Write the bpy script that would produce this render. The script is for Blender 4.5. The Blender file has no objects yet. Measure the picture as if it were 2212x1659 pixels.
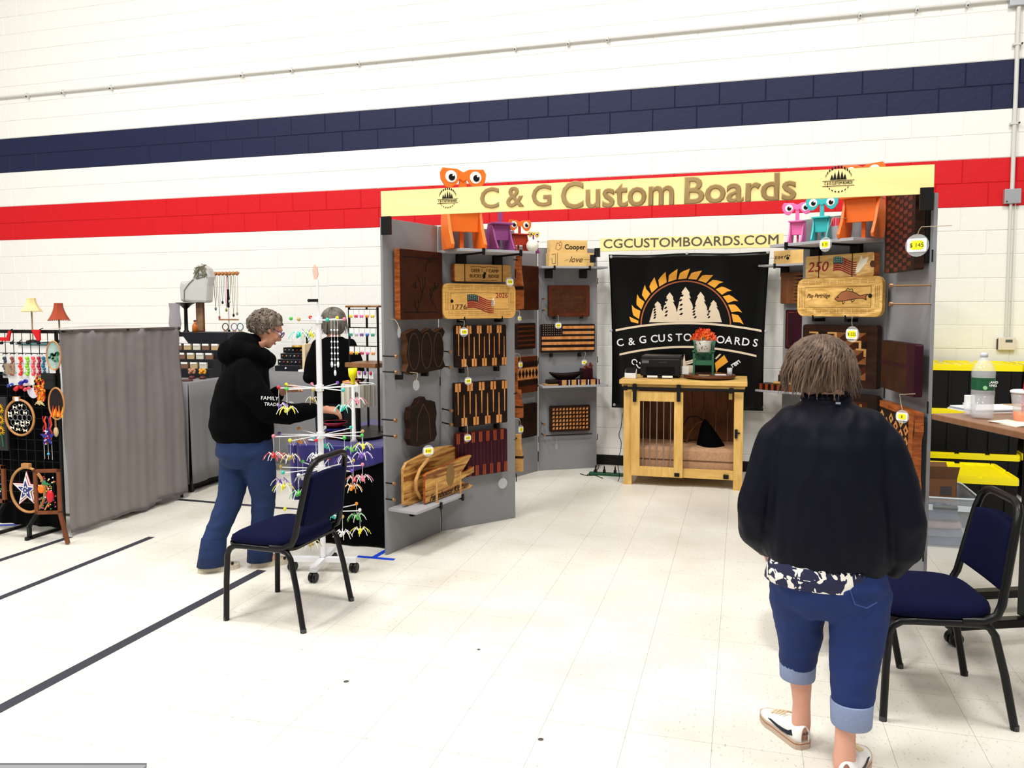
import bpy, bmesh, math, random
from mathutils import Vector, Matrix, noise
PI=math.pi
random.seed(7)
S=bpy.context.scene
C=S.collection
# ---------------------------------------------------------------- camera
F,PITCH,ROLL,YAW,EYE,WALLY,ZR,CX,CY=1725.14,.067,-.0042,-.2806,1.559,7.762,2.397,1106.0,778.4
fwd=Vector((math.sin(YAW)*math.cos(PITCH),math.cos(YAW)*math.cos(PITCH),-math.sin(PITCH)))
rgt=Vector((math.cos(YAW),-math.sin(YAW),0)); upv=rgt.cross(fwd)
R2=math.cos(ROLL)*rgt+math.sin(ROLL)*upv; U2=-math.sin(ROLL)*rgt+math.cos(ROLL)*upv
cd=bpy.data.cameras.new('camera'); cam=bpy.data.objects.new('camera',cd); C.objects.link(cam)
cd.sensor_width=36; cd.lens=F/2212*36; cd.shift_y=-(829.5-CY)/2212; cd.clip_end=60
m=Matrix((R2,U2,-fwd)).transposed().to_4x4(); m.translation=(0,0,EYE); cam.matrix_world=m
S.camera=cam
# ---------------------------------------------------------------- light and exposure
S.view_settings.view_transform='Standard'; S.view_settings.look='None'
S.view_settings.exposure=0.30; S.view_settings.gamma=1; S.view_settings.use_curve_mapping=False
w=bpy.data.worlds.new('room_light'); S.world=w; w.use_nodes=True
w.node_tree.nodes['Background'].inputs[0].default_value=(1,.985,.95,1); w.node_tree.nodes['Background'].inputs[1].default_value=.38
def area(x,y,z,sx,sy,e,tilt=0):
    l=bpy.data.lights.new('gym_lamp','AREA'); l.shape='RECTANGLE'; l.size=sx; l.size_y=sy; l.energy=e; l.color=(1,.985,.955)
    o=bpy.data.objects.new('gym_lamp',l); C.objects.link(o); o.location=(x,y,z); o.rotation_euler=(tilt,0,0)
for x,y,e in ((-7,2.6,215),(-2.6,2.6,230),(2.2,2.6,205),(-5,-1.6,225),(0,-1.6,190)):
    area(x,y,7.2,1.0,1.6,e,math.radians(6))
# ---------------------------------------------------------------- pixel helpers (2212 x 1659 frame), used to read real positions off the floor and known planes
def ray(x,y): return R2*((x-CX)/F)-U2*((y-CY)/F)+fwd
EY=Vector((0,0,EYE))
def fl(x,y,z=0.0):
    d=ray(x,y); return EY+d*((z-EYE)/d.z)
def atY(x,y,Y):
    d=ray(x,y); return EY+d*(Y/d.y)
class Fr:
    """vertical plane through floor points p0 -> p1; local x along it, local z up, local -y towards the viewer"""
    def __init__(s,p0,p1):
        s.o=Vector((p0[0],p0[1],0)); d=Vector((p1[0]-p0[0],p1[1]-p0[1],0)); s.w=d.length; s.d=d.normalized()
        s.n=Vector((s.d.y,-s.d.x,0)); s.a=math.atan2(s.d.y,s.d.x)
    def pix(s,x,y,off=0):
        d=ray(x,y); p0=s.o+s.n*off; t=(p0-EY).dot(s.n)/d.dot(s.n); p=EY+d*t
        return (p-s.o).dot(s.d),p.z
    def rect(s,x0,y0,x1,y1,off=0):
        a=s.pix(x0,(y0+y1)/2,off)[0]; b=s.pix(x1,(y0+y1)/2,off)[0]; c=s.pix((x0+x1)/2,y1,off)[1]; d=s.pix((x0+x1)/2,y0,off)[1]
        return a,c,b,d
    def P(s,u,z,off=0): 
        p=s.o+s.d*u+s.n*off; return (p.x,p.y,z)
# ---------------------------------------------------------------- materials
MT={}
def nt(name):
    m=bpy.data.materials.new(name); m.use_nodes=True; return m,m.node_tree.nodes,m.node_tree.links,m.node_tree.nodes['Principled BSDF']
def dk(c,g=1.22):
    return tuple(max(0,v)**g if v<.72 else v for v in c)
def mat(name,col,rough=.6,metal=0,var=0.0,scale=30,bump=0.0,spec=.5,emit=0,trans=0,alpha=1,ior=1.45,sheen=0,coat=0):
    if name in MT: return MT[name]
    col=dk(col); m,N,L,b=nt(name); c=tuple(col)+(1,)
    if max(col)<.03: spec*=.5
    b.inputs['Base Color'].default_value=c; b.inputs['Roughness'].default_value=rough; b.inputs['Metallic'].default_value=metal
    b.inputs['Specular IOR Level'].default_value=spec; b.inputs['Transmission Weight'].default_value=trans; b.inputs['IOR'].default_value=ior
    b.inputs['Alpha'].default_value=alpha; b.inputs['Sheen Weight'].default_value=sheen; b.inputs['Coat Weight'].default_value=coat
    if emit: b.inputs['Emission Color'].default_value=c; b.inputs['Emission Strength'].default_value=emit
    if var or bump:
        tc=N.new('ShaderNodeTexCoord'); n=N.new('ShaderNodeTexNoise'); n.inputs['Scale'].default_value=scale; n.inputs['Detail'].default_value=5
        L.new(tc.outputs['Object'],n.inputs['Vector'])
        if var:
            mx=N.new('ShaderNodeMix'); mx.data_type='RGBA'; L.new(n.outputs['Fac'],mx.inputs[0])
            mx.inputs[6].default_value=tuple(max(0,v*(1-var)) for v in col)+(1,); mx.inputs[7].default_value=tuple(min(1,v*(1+var)) for v in col)+(1,)
            L.new(mx.outputs[2],b.inputs['Base Color'])
        if bump:
            bp=N.new('ShaderNodeBump'); bp.inputs['Strength'].default_value=bump; bp.inputs['Distance'].default_value=.01
            L.new(n.outputs['Fac'],bp.inputs['Height']); L.new(bp.outputs[0],b.inputs['Normal'])
    MT[name]=m; return m
def wood(name,c1,c2,scale=6,stretch=(1,1,8),rough=.45,wave=0,coat=0.0,contrast=.25):
    if name in MT: return MT[name]
    c1=dk(c1,1.18); c2=dk(c2,1.18); m,N,L,b=nt(name); b.inputs['Specular IOR Level'].default_value=.3 if max(c2)>.12 else .14; tc=N.new('ShaderNodeTexCoord'); mp=N.new('ShaderNodeMapping'); L.new(tc.outputs['Object'],mp.inputs[0])
    mp.inputs['Scale'].default_value=tuple(scale*q for q in stretch)
    n=N.new('ShaderNodeTexNoise'); n.inputs['Scale'].default_value=1; n.inputs['Detail'].default_value=6; n.inputs['Distortion'].default_value=.6+wave; L.new(mp.outputs[0],n.inputs['Vector'])
    r=N.new('ShaderNodeValToRGB'); r.color_ramp.elements[0].position=.5-contrast; r.color_ramp.elements[1].position=.5+contrast
    r.color_ramp.elements[0].color=tuple(c1)+(1,); r.color_ramp.elements[1].color=tuple(c2)+(1,)
    L.new(n.outputs['Fac'],r.inputs[0]); L.new(r.outputs[0],b.inputs['Base Color']); b.inputs['Roughness'].default_value=rough; b.inputs['Coat Weight'].default_value=coat
    MT[name]=m; return m
# ---------------------------------------------------------------- mesh builder
class MB:
    def __init__(s): s.v=[]; s.f=[]; s.m=[]; s.sm=[]
    def add(s,vs,fs,mi=0,smooth=False):
        o=len(s.v); s.v+=[tuple(v) for v in vs]
        for f in fs: s.f.append(tuple(i+o for i in f)); s.m.append(mi); s.sm.append(smooth)
        return s
    def box(s,x0,y0,z0,x1,y1,z1,mi=0,M=None):
        if x0>x1:x0,x1=x1,x0
        if y0>y1:y0,y1=y1,y0
        if z0>z1:z0,z1=z1,z0
        vs=[Vector(q) for q in ((x0,y0,z0),(x1,y0,z0),(x1,y1,z0),(x0,y1,z0),(x0,y0,z1),(x1,y0,z1),(x1,y1,z1),(x0,y1,z1))]
        if M: vs=[M@v for v in vs]
        return s.add(vs,[(0,3,2,1),(4,5,6,7),(0,1,5,4),(1,2,6,5),(2,3,7,6),(3,0,4,7)],mi)
    def bar(s,a,b,w,h=None,mi=0,up=(0,0,1)):
        a,b=Vector(a),Vector(b); h=h or w; d=b-a; L=d.length; d.normalize(); u=Vector(up)
        if abs(d.dot(u))>.98: u=Vector((0,1,0))
        x=d.cross(u).normalized(); y=x.cross(d); M=Matrix((x,d,y)).transposed().to_4x4(); M.translation=a
        return s.box(-w/2,0,-h/2,w/2,L,h/2,mi,M)
    def tube(s,pts,r,n=8,mi=0,cap=True,smooth=True,flat=1.0,up=(0,0,1)):
        pts=[Vector(p) for p in pts]; rr=r if isinstance(r,(list,tuple)) else [r]*len(pts); k=len(pts); vs=[]; px=None
        for i,p in enumerate(pts):
            d=(pts[min(i+1,k-1)]-pts[max(i-1,0)]).normalized()
            if px is None:
                u=Vector(up); u=Vector((1,0,0)) if abs(d.dot(u))>.95 else u
                px=d.cross(u).normalized()
            px=(px-d*px.dot(d)).normalized(); py=d.cross(px)
            for j in range(n):
                a=2*PI*j/n; vs.append(p+px*math.cos(a)*rr[i]+py*math.sin(a)*rr[i]*flat)
        fs=[(i*n+j,i*n+(j+1)%n,(i+1)*n+(j+1)%n,(i+1)*n+j) for i in range(k-1) for j in range(n)]
        s.add(vs,fs,mi,smooth)
        if cap: s.add(vs[:n],[tuple(range(n))[::-1]],mi); s.add(vs[-n:],[tuple(range(n))],mi)
        return s
    def lathe(s,prof,n=20,mi=0,c=(0,0,0),axis='z',smooth=True,M=None):
        vs=[]
        for r,z in prof:
            for j in range(n):
                a=2*PI*j/n; x,y=r*math.cos(a),r*math.sin(a)
                v=Vector((x,y,z)) if axis=='z' else (Vector((x,z,y)) if axis=='y' else Vector((z,x,y)))
                if M: v=M@v
                vs.append(v+Vector(c))
        k=len(prof); fs=[(i*n+j,i*n+(j+1)%n,(i+1)*n+(j+1)%n,(i+1)*n+j) for i in range(k-1) for j in range(n)]
        if axis=='y': fs=[f[::-1] for f in fs]
        s.add(vs,fs,mi,smooth)
        if prof[0][0]>1e-5: s.add(vs[:n],[tuple(range(n))[::-1]],mi)
        if prof[-1][0]>1e-5: s.add(vs[-n:],[tuple(range(n))],mi)
        return s
    def ball(s,c,r,n=10,mi=0,sc=(1,1,1)):
        c=Vector(c); k=max(4,n//2); vs=[c+Vector((0,0,r*sc[2]))]; 
        for i in range(1,k):
            t=PI*i/k
            for j in range(n): a=2*PI*j/n; vs.append(c+Vector((r*sc[0]*math.sin(t)*math.cos(a),r*sc[1]*math.sin(t)*math.sin(a),r*sc[2]*math.cos(t))))
        vs.append(c-Vector((0,0,r*sc[2]))); fs=[(0,1+j,1+(j+1)%n) for j in range(n)]
        for i in range(k-2):
            for j in range(n): fs.append((1+i*n+j,1+(i+1)*n+j,1+(i+1)*n+(j+1)%n,1+i*n+(j+1)%n))
        e=len(vs)-1; o=1+(k-2)*n; fs+=[(o+j,e,o+(j+1)%n) for j in range(n)]
        return s.add(vs,fs,mi,True)
    def prism(s,out,y0,y1,mi=0,M=None):
        """outline in local XZ (counter-clockwise seen from -y), from y0 (front) to y1 (back)"""
        n=len(out); ar=sum(out[i][0]*out[(i+1)%n][1]-out[(i+1)%n][0]*out[i][1] for i in range(n))
        if ar<0: out=out[::-1]
        vs=[Vector((x,y0,z)) for x,z in out]+[Vector((x,y1,z)) for x,z in out]
        if M: vs=[M@v for v in vs]
        return s.add(vs,[tuple(range(n)),tuple(range(2*n-1,n-1,-1))]+[(i,n+i,n+(i+1)%n,(i+1)%n) for i in range(n)],mi)
    def sheet(s,f,nu,nv,mi=0,smooth=True):
        vs=[f(i/nu,j/nv) for i in range(nu+1) for j in range(nv+1)]
        return s.add(vs,[(i*(nv+1)+j,(i+1)*(nv+1)+j,(i+1)*(nv+1)+j+1,i*(nv+1)+j+1) for i in range(nu) for j in range(nv)],mi,smooth)
    def mesh(s,name,mats):
        me=bpy.data.meshes.new(name); me.from_pydata([tuple(v) for v in s.v],[],s.f); 
        for q in (mats if isinstance(mats,(list,tuple)) else [mats]): me.materials.append(q)
        me.polygons.foreach_set('material_index',s.m); me.polygons.foreach_set('use_smooth',s.sm); me.update(); return me
def new(name,me,parent=None,loc=None,rz=None,rot=None):
    o=bpy.data.objects.new(name,me); C.objects.link(o)
    if parent: o.parent=parent
    if loc is not None: o.location=loc
    if rz is not None: o.rotation_euler=(0,0,rz)
    if rot is not None: o.rotation_euler=rot
    return o
def obj(name,mb,mats,parent=None,bev=0,solid=0,sub=0,loc=None,rz=None,rot=None,kind=None,weld=False):
    o=new(name,mb.mesh(name,mats),parent,loc,rz,rot)
    if weld: 
        md=o.modifiers.new('w','WELD'); md.merge_threshold=1e-4
    if solid: md=o.modifiers.new('s','SOLIDIFY'); md.thickness=solid; md.offset=0
    if bev: md=o.modifiers.new('b','BEVEL'); md.width=bev; md.segments=2; md.limit_method='ANGLE'; md.angle_limit=.6
    if sub: md=o.modifiers.new('u','SUBSURF'); md.levels=sub; md.render_levels=sub
    if kind: o['kind']=kind
    return o
def tag(o,label,cat,group=None,kind=None):
    o['label']=label; o['category']=cat
    if group: o['group']=group
    if kind: o['kind']=kind
    return o
def thing(name,label,cat,loc=(0,0,0),rz=0,group=None,rot=None):
    o=bpy.data.objects.new(name,None); C.objects.link(o); o.location=loc; o.rotation_euler=rot if rot else (0,0,rz); o.empty_display_size=.1
    return tag(o,label,cat,group)
def dup(o,parent=None,loc=None,rz=None,label=None,**kw):
    c=o.copy(); C.objects.link(c)
    if parent is not None: c.parent=parent
    for ch in o.children: dup(ch,c)
    if loc is not None: c.location=loc
    if rz is not None: c.rotation_euler=(0,0,rz)
    if label: c['label']=label
    return c
def bake(o):
    """apply modifiers"""
    dg=bpy.context.evaluated_depsgraph_get(); dg.update(); me=bpy.data.meshes.new_from_object(o.evaluated_get(dg)); o.modifiers.clear(); o.data=me; return o
def text(s,size,m,parent,x,y,z,depth=.002,name='lettering',align='CENTER',sx=1,space=1,fit=None,shear=0,off=0,rot=(PI/2,0,0)):
    cu=bpy.data.curves.new(name,'FONT'); cu.body=s; cu.size=size; cu.extrude=depth/2; cu.align_x=align; cu.align_y='CENTER'; cu.space_character=space; cu.shear=shear; cu.bevel_depth=abs(off)*.55; cu.bevel_resolution=0; cu.resolution_u=3
    t=bpy.data.objects.new(name,cu); C.objects.link(t)
    dg=bpy.context.evaluated_depsgraph_get(); me=bpy.data.meshes.new_from_object(t.evaluated_get(dg)); bpy.data.objects.remove(t)
    me.materials.clear(); me.materials.append(m)
    o=new(name,me,parent,(x,y,z),rot=rot)
    if fit: sx=fit/max(1e-6,max(v.co.x for v in me.vertices)-min(v.co.x for v in me.vertices))
    o.scale=(sx,1,1); return o
def circ(r,n=24,cx=0,cz=0,rz=None,a0=0,a1=2*PI):
    rz=rz or r; return [(cx+r*math.cos(a0+(a1-a0)*i/n),cz+rz*math.sin(a0+(a1-a0)*i/n)) for i in range(n if abs(a1-a0-2*PI)<1e-6 else n+1)]
def rrect(x0,z0,x1,z1,r,n=5):
    o=[]
    for cx,cz,a in ((x1-r,z0+r,-PI/2),(x1-r,z1-r,0),(x0+r,z1-r,PI/2),(x0+r,z0+r,PI)):
        o+=[(cx+r*math.cos(a+PI/2*i/n),cz+r*math.sin(a+PI/2*i/n)) for i in range(n+1)]
    return o
# ================================================================ setting
hb=.2032; lb=.4064
def paintmat(name,col,var,rough=.55):
    return mat(name,col,rough,var=var,scale=26,bump=.22,spec=.35)
M_white=paintmat('wall paint white',(.86,.85,.80),.035); M_navy=paintmat('wall paint navy',(.022,.028,.088),.12); M_red=paintmat('wall paint red',(.70,.012,.024),.06)
M_joint={0:mat('joint white',(.80,.79,.745),.8),1:mat('joint navy',(.016,.02,.06),.8),2:mat('joint red',(.56,.012,.02),.8)}
WX0,WX1=-10.2,4.2
def zof(k): return ZR+(k-12)*hb
# backing with flush joints (mortar bed), one mesh with stripe materials
wall=MB()
rows=[(0,12,0),(12,14,2),(14,16,0),(16,18,1),(18,31,0)]
for a,b_,mi in rows: wall.box(WX0,WALLY,max(0,zof(a)) if a else 0,WX1,WALLY+.15,zof(b_),mi)
wall_back=obj('wall_back',wall,[M_joint[0],M_joint[1],M_joint[2]]); wall_back['kind']='structure'
def blockmesh(m,j):
    b=MB(); w=lb-.004; h=hb-.004; e=.004; t=.0045+.0006*j
    f=[(-w/2+e,-t,-h/2+e),(w/2-e,-t,-h/2+e),(w/2-e,-t,h/2-e),(-w/2+e,-t,h/2-e)]; k=[(-w/2,0,-h/2),(w/2,0,-h/2),(w/2,0,h/2),(-w/2,0,h/2)]
    b.add(f+k,[(0,1,2,3)]+[((i+1)%4,i,4+i,4+(i+1)%4) for i in range(4)]); return b.mesh('block',m)
BM={i:[blockmesh(mm,j) for j in range(3)] for i,mm in enumerate((M_white,M_navy,M_red))}
cells=[]
xoff=atY(323,290,WALLY).x
for k in range(0,31):
    c=2 if k in(12,13) else 1 if k in(16,17) else 0
    x=xoff+(.5 if k%2 else 0)*lb+lb/2-lb*30
    while x<WX1:
        if x>WX0+lb/2 and x<WX1-lb/2: cells.append((x,zof(k)+hb/2,c))
        x+=lb
def vis(x,z):
    d=Vector((x,WALLY,z))-EY; zz=d.dot(fwd); px=CX+F*d.dot(R2)/zz; py=CY-F*d.dot(U2)/zz
    return -60<px<2270 and -40<py<1000 and not(1130<px<2010 and py>560), -zz
cells.sort(key=lambda q:(not vis(q[0],q[1])[0],-vis(q[0],q[1])[1]))
for i,(x,z,c) in enumerate(cells[:300]): new('block',BM[c][random.randrange(3)],wall_back,(x,WALLY,z))
rest=MB()
for x,z,c in cells[300:]:
    w=lb-.004; h=hb-.004; e=.004; t=.0045+.0006*random.randrange(3)
    f=[(x-w/2+e,WALLY-t,z-h/2+e),(x+w/2-e,WALLY-t,z-h/2+e),(x+w/2-e,WALLY-t,z+h/2-e),(x-w/2+e,WALLY-t,z+h/2-e)]; kk=[(x-w/2,WALLY,z-h/2),(x+w/2,WALLY,z-h/2),(x+w/2,WALLY,z+h/2),(x-w/2,WALLY,z+h/2)]
    rest.add(f+kk,[(0,1,2,3)]+[((i+1)%4,i,4+i,4+(i+1)%4) for i in range(4)],c)
obj('block_field',rest,[M_white,M_navy,M_red],wall_back,kind='stuff')
# floor
M_grout=mat('tile seam',(.60,.57,.52),.8)
def tilemat():
    m,N,L,b=nt('speckled vinyl tile'); tc=N.new('ShaderNodeTexCoord'); geo=N.new('ShaderNodeNewGeometry')
    n1=N.new('ShaderNodeTexNoise'); n1.inputs['Scale'].default_value=95; n1.inputs['Detail'].default_value=3; mp=N.new('ShaderNodeMapping'); mp.inputs['Scale'].default_value=(1,.45,1)
    L.new(geo.outputs['Position'],mp.inputs[0]); L.new(mp.outputs[0],n1.inputs['Vector'])
    r=N.new('ShaderNodeValToRGB'); e=r.color_ramp.elements; e[0].position=.27; e[0].color=(.55,.50,.42,1); e[1].position=.40; e[1].color=(.77,.74,.665,1)
    L.new(n1.outputs['Fac'],r.inputs[0])
    n2=N.new('ShaderNodeTexNoise'); n2.inputs['Scale'].default_value=2.2; n2.inputs['Detail'].default_value=4; L.new(geo.outputs['Position'],n2.inputs['Vector'])
    mx=N.new('ShaderNodeMix'); mx.data_type='RGBA'; mx.blend_type='MULTIPLY'; mx.inputs[0].default_value=1
    r2=N.new('ShaderNodeValToRGB'); r2.color_ramp.elements[0].position=.3; r2.color_ramp.elements[0].color=(.90,.88,.84,1); r2.color_ramp.elements[1].position=.6; r2.color_ramp.elements[1].color=(1,1,1,1)
    L.new(n2.outputs['Fac'],r2.inputs[0]); L.new(r.outputs[0],mx.inputs[6]); L.new(r2.outputs[0],mx.inputs[7]); L.new(mx.outputs[2],b.inputs['Base Color'])
    b.inputs['Roughness'].default_value=.38; b.inputs['Specular IOR Level'].default_value=.35; return m
M_tile=tilemat()
fb=MB().box(-11,-2.5,-.06,6,WALLY,-.003); floor=obj('floor',fb,M_grout); floor['kind']='structure'
tl=.3048; sx0=fl(1900,1540).x
tb=MB().box(-tl/2+.0007,-tl/2+.0007,-.0035,tl/2-.0007,tl/2-.0007,0); TM=tb.mesh('tile',M_tile)
tiles=[]
i0=int((-11-sx0)/tl)+1
for i in range(i0,int((6-sx0)/tl)):
    for j in range(int(-2.2/tl),int(WALLY/tl)):
        tiles.append((sx0+(i+.5)*tl,(j+.5)*tl+.1))
def tvis(x,y):
    d=Vector((x,y,0))-EY; zz=d.dot(fwd)
    if zz<.5: return False
    px=CX+F*d.dot(R2)/zz; py=CY-F*d.dot(U2)/zz; return -120<px<2330 and py<1850
tiles.sort(key=lambda q:(not tvis(*q),q[0]**2+q[1]**2))
for x,y in tiles[:300]: new('tile',TM,floor,(x,y,0))
rt=MB()
for x,y in tiles[300:]:
    e=tl/2-.0007; rt.add([(x-e,y-e,0),(x+e,y-e,0),(x+e,y+e,0),(x-e,y+e,0)],[(0,1,2,3)])
obj('tile_field',rt,M_tile,floor,kind='stuff')
bb=MB().box(WX0,WALLY-.012,0,WX1,WALLY-.003,.098); o=obj('baseboard_back',bb,mat('black vinyl base',(.015,.015,.016),.45),bev=.003); o['kind']='structure'
# tape lines
M_tape=mat('dark line tape',(.055,.055,.075),.55,var=.2,scale=40)
def strip(name,pts,wd,m,label,cat,group=None,z=.0012):
    b=MB()
    for k,(a,c) in enumerate(pts):
        a=Vector(a); c=Vector(c); a.z=c.z=z/2+.0002*k+.0001; b.bar(a,c,wd,z)
    return tag(obj(name,b,m),label,cat,group)
strip('floor_line',[(fl(-60,1563),fl(566,1232))],.062,M_tape,'long dark line tape running diagonally across the floor under the left chair','floor tape')
strip('floor_line',[(fl(-60,1316),fl(328,1160))],.05,M_tape,'dark tape line ending in open floor in front of the grey drape','floor tape')
strip('floor_line',[(fl(-50,1227),fl(152,1160))],.05,M_tape,'dark tape line passing under the foot of the black grid rack','floor tape')
strip('floor_line',[(fl(385,1079),fl(660,1102))],.05,M_tape,'dark tape line running behind the legs of the woman in the hoodie','floor tape')
M_blue=mat('painter tape',(.006,.085,.62),.6)
strip('blue_tape',[(fl(772,1202),fl(852,1209)),(fl(806,1205),fl(836,1188))],.035,M_blue,'bright blue tape T stuck to the floor beside the booth panel','tape')
strip('blue_tape',[(fl(-20,1136),fl(40,1133))],.05,M_blue,'blue tape patch on the floor below the black grid rack','tape')
for k,(x,y,r) in enumerate(((748,1472,.012),(1168,1597,.011),(1034,1403,.008))):
    p=fl(x,y); sp=MB().lathe([(r,0),(r*.8,.0012),(0,.0014)],10); tag(obj('floor_spot',sp,mat('floor debris',(.12,.11,.1),.9),loc=(p.x,p.y,0)),('dark speck on the floor nearest the left chair','dark speck on the floor in the lower middle','tiny dark speck on the open floor above the other two')[k],'speck')
# conduit
M_cond=mat('painted conduit',(.70,.69,.66),.45,spec=.5); M_galv=mat('galvanised box',(.50,.51,.53),.4,metal=.5)
M_dark=mat('dark screw',(.06,.06,.06),.5)
a=atY(-40,212,WALLY-.03); b_=atY(2185,2,WALLY-.03)
cz=a.z*.5+b_.z*.5
ct=thing('conduit_pipe','white painted conduit running the length of the upper wall','pipe',(a.x,WALLY-.030,cz))
obj('pipe',MB().tube([(0,0,0),(b_.x-a.x,0,0)],.013,10),M_cond,ct)
for x in (60,137,241,525,632,777,1115,1229,1313,1855,1977,2085):
    px=atY(x,100,WALLY).x-a.x; s_=obj('clamp',MB().box(px-.012,-.018,-.03,px+.012,.024,.018),M_cond,ct); obj('screw',MB().tube([(px,-.019,-.024),(px,-.03,-.024)],.008,6),M_dark,s_)
vx=atY(2188,300,WALLY).x
jt=thing('junction_box','grey metal junction box at the top of the vertical conduit','electrical box',(vx,WALLY-.03,atY(2190,5,WALLY).z))
obj('box_body',MB().box(-.075,-.03,-.045,.075,.026,.09),M_galv,jt,bev=.004)
jb=thing('junction_box','grey metal junction box on the red stripe part way down the vertical conduit','electrical box',(vx,WALLY-.03,atY(2187,425,WALLY).z))
obj('box_body',MB().box(-.062,-.03,-.06,.062,.026,.06),M_galv,jb,bev=.004); obj('screw',MB().tube([(-.045,-.031,-.045),(-.045,-.036,-.045)],.006,6),M_dark,jb)
cv=thing('conduit_pipe','white vertical conduit dropping down the wall to the thermostat','pipe',(vx,WALLY-.030,0))
zt=atY(2172,728,WALLY).z
obj('pipe',MB().tube([(0,0,jt.location.z-.045),(0,0,jb.location.z+.06)],.017,10),M_cond,cv)
obj('pipe',MB().tube([(-.006,0,jb.location.z-.06),(-.006,0,zt)],.011,10).tube([(.03,.004,jb.location.z-.06),(.03,.004,zt)],.004,6),M_cond,cv)
for y in (98,268): zz=atY(2197,y,WALLY).z; s_=obj('clamp',MB().box(-.035,-.02,zz-.008,.035,.024,zz+.008),M_cond,cv); obj('screw',MB().tube([(.028,-.02,zz),(.028,-.03,zz)],.008,6),M_dark,s_)
p=atY(2172,742,WALLY)
th=thing('thermostat','small white wall thermostat with a dark display above the totes','thermostat',(p.x,WALLY-.02,p.z))
obj('housing',MB().box(-.065,-.022,-.055,.065,.015,.055),mat('thermostat white',(.72,.70,.64),.5),th,bev=.006)
obj('display',MB().box(-.012,-.0245,.012,.04,-.0215,.035),mat('lcd',(.12,.14,.13),.3),th)
obj('side_vent',MB().box(-.072,-.012,-.05,-.062,.01,.04),M_dark,th)

# ================================================================ booth panels
PH=2.107
M_gray=mat('grey painted panel',(.30,.30,.31),.6,var=.04,scale=8,spec=.3); M_grayl=mat('grey shelf paint',(.42,.42,.44),.55)
M_blk=mat('black hardware',(.012,.012,.012),.45); M_bolt=mat('brass bolt head',(.36,.22,.12),.4,metal=.6)
FA=Fr((-2.130,4.5206),(-1.993,5.117)); FB=Fr((-1.993,5.117),(-1.589,5.607)); FC=Fr((-2.07,6.71),(-1.844,7.289)); FD=Fr((-1.844,7.289),(-1.331,7.583))
FA2=Fr((.802,5.039),(.897,4.367)); FB2=Fr((.366,5.486),(.802,5.039)); q=atY(1688,860,7.55); FD2=Fr((q.x,7.58),(q.x+.513,7.289)); FC2=Fr((q.x+.513,7.289),(q.x+.74,6.71))
def panel(f,label,h=PH):
    t=thing('room_divider',label,'panel',(f.o.x,f.o.y,0),f.a)
    obj('board',MB().box(.006,0,.0,f.w-.006,.018,h),M_gray,t,bev=.002)
    for z in (.3,1.05,1.8): obj('hinge',MB().tube([(f.w,-.004,z-.03),(f.w,-.004,z+.03)],.004,6),M_blk,t)
    return t
panel(FA,'grey booth panel at the front left, with the burl and round-cornered dark boards')
panel(FB,'grey booth panel behind the left front one, with the arrow-patterned boards')
panel(FC,'narrow grey rear panel seen past the left booth wing')
panel(FD,'grey rear panel holding the wooden flag board')
panel(FA2,'grey booth panel at the front right edge of the stall')
panel(FB2,'grey booth panel behind the near woman, with the fish board')
panel(FD2,'grey rear panel right of the black banner')
panel(FC2,'grey rear wing panel hidden behind the near woman')
def shelf(f,u0,u1,z,dep,label,br=(),arm=.0,th=.018,skew=0):
    t=thing('wall_shelf',label,'shelf',f.P(u0,z,0),f.a)
    L=u1-u0
    obj('shelf_board',MB().prism([(0,0),(L,0),(L,dep),(0,dep)],-th,0,0,Matrix(((1,0,0,0),(0,0,-1,0),(0,1,0,0),(0,0,0,1)))) if 0 else MB().box(0,-dep,-th,L,-.001,0),M_grayl,t,bev=.002)
    for u in br:
        b=obj('bracket',MB().box(u-.008,-dep-.004,-th-.012,u+.008,-.001,-th).box(u-.035,-.03,-th-.085,u+.035,-.001,-th).box(u-.008,-dep-.014,-th-.02,u+.008,-dep-.001,.006),M_blk,t)
    return t
# z of shelves from the photograph
def on(f,x,y,off): return f.pix(x,y,off)
zB=on(FB,1115,541,.30)[1]
SH_B=shelf(FB,.0,.60,zB,.30,'grey shelf at the top of the left wing carrying the orange and purple creatures',(.17,.47))
zD=on(FD,1250,575,.22)[1]
SH_D=shelf(FD,-.02,.62,zD,.2,'grey shelf on the rear left panel carrying two engraved wood boxes',(.12,.46))
zD2=on(FD,1230,833,.22)[1]
SH_D2=shelf(FD,-.02,.62,zD2,.22,'grey shelf on the rear left panel carrying the striped tray and dark bowl')
zB2=on(FB2,1820,514,.28)[1]
SH_B2=shelf(FB2,-.02,.60,zB2,.27,'grey shelf at the top of the right wing carrying three bright creatures',(.14,.44))
zE=on(FD2,1690,570,.2)[1]
SH_E=shelf(FD2,-.14,.50,zE,.2,'grey shelf on the rear right panel carrying the paw print box',(.16,))
zE2=on(FD2,1680,845,.22)[1]
SH_E2=shelf(FD2,-.14,.50,zE2,.22,'grey shelf on the rear right panel carrying dark wood trays')
zA=on(FA,930,1095,.22)[1]
SH_A=shelf(FA,.02,.56,zA,.22,'low grey shelf holding the two live-edge serving boards',(.26,.52))
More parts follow.
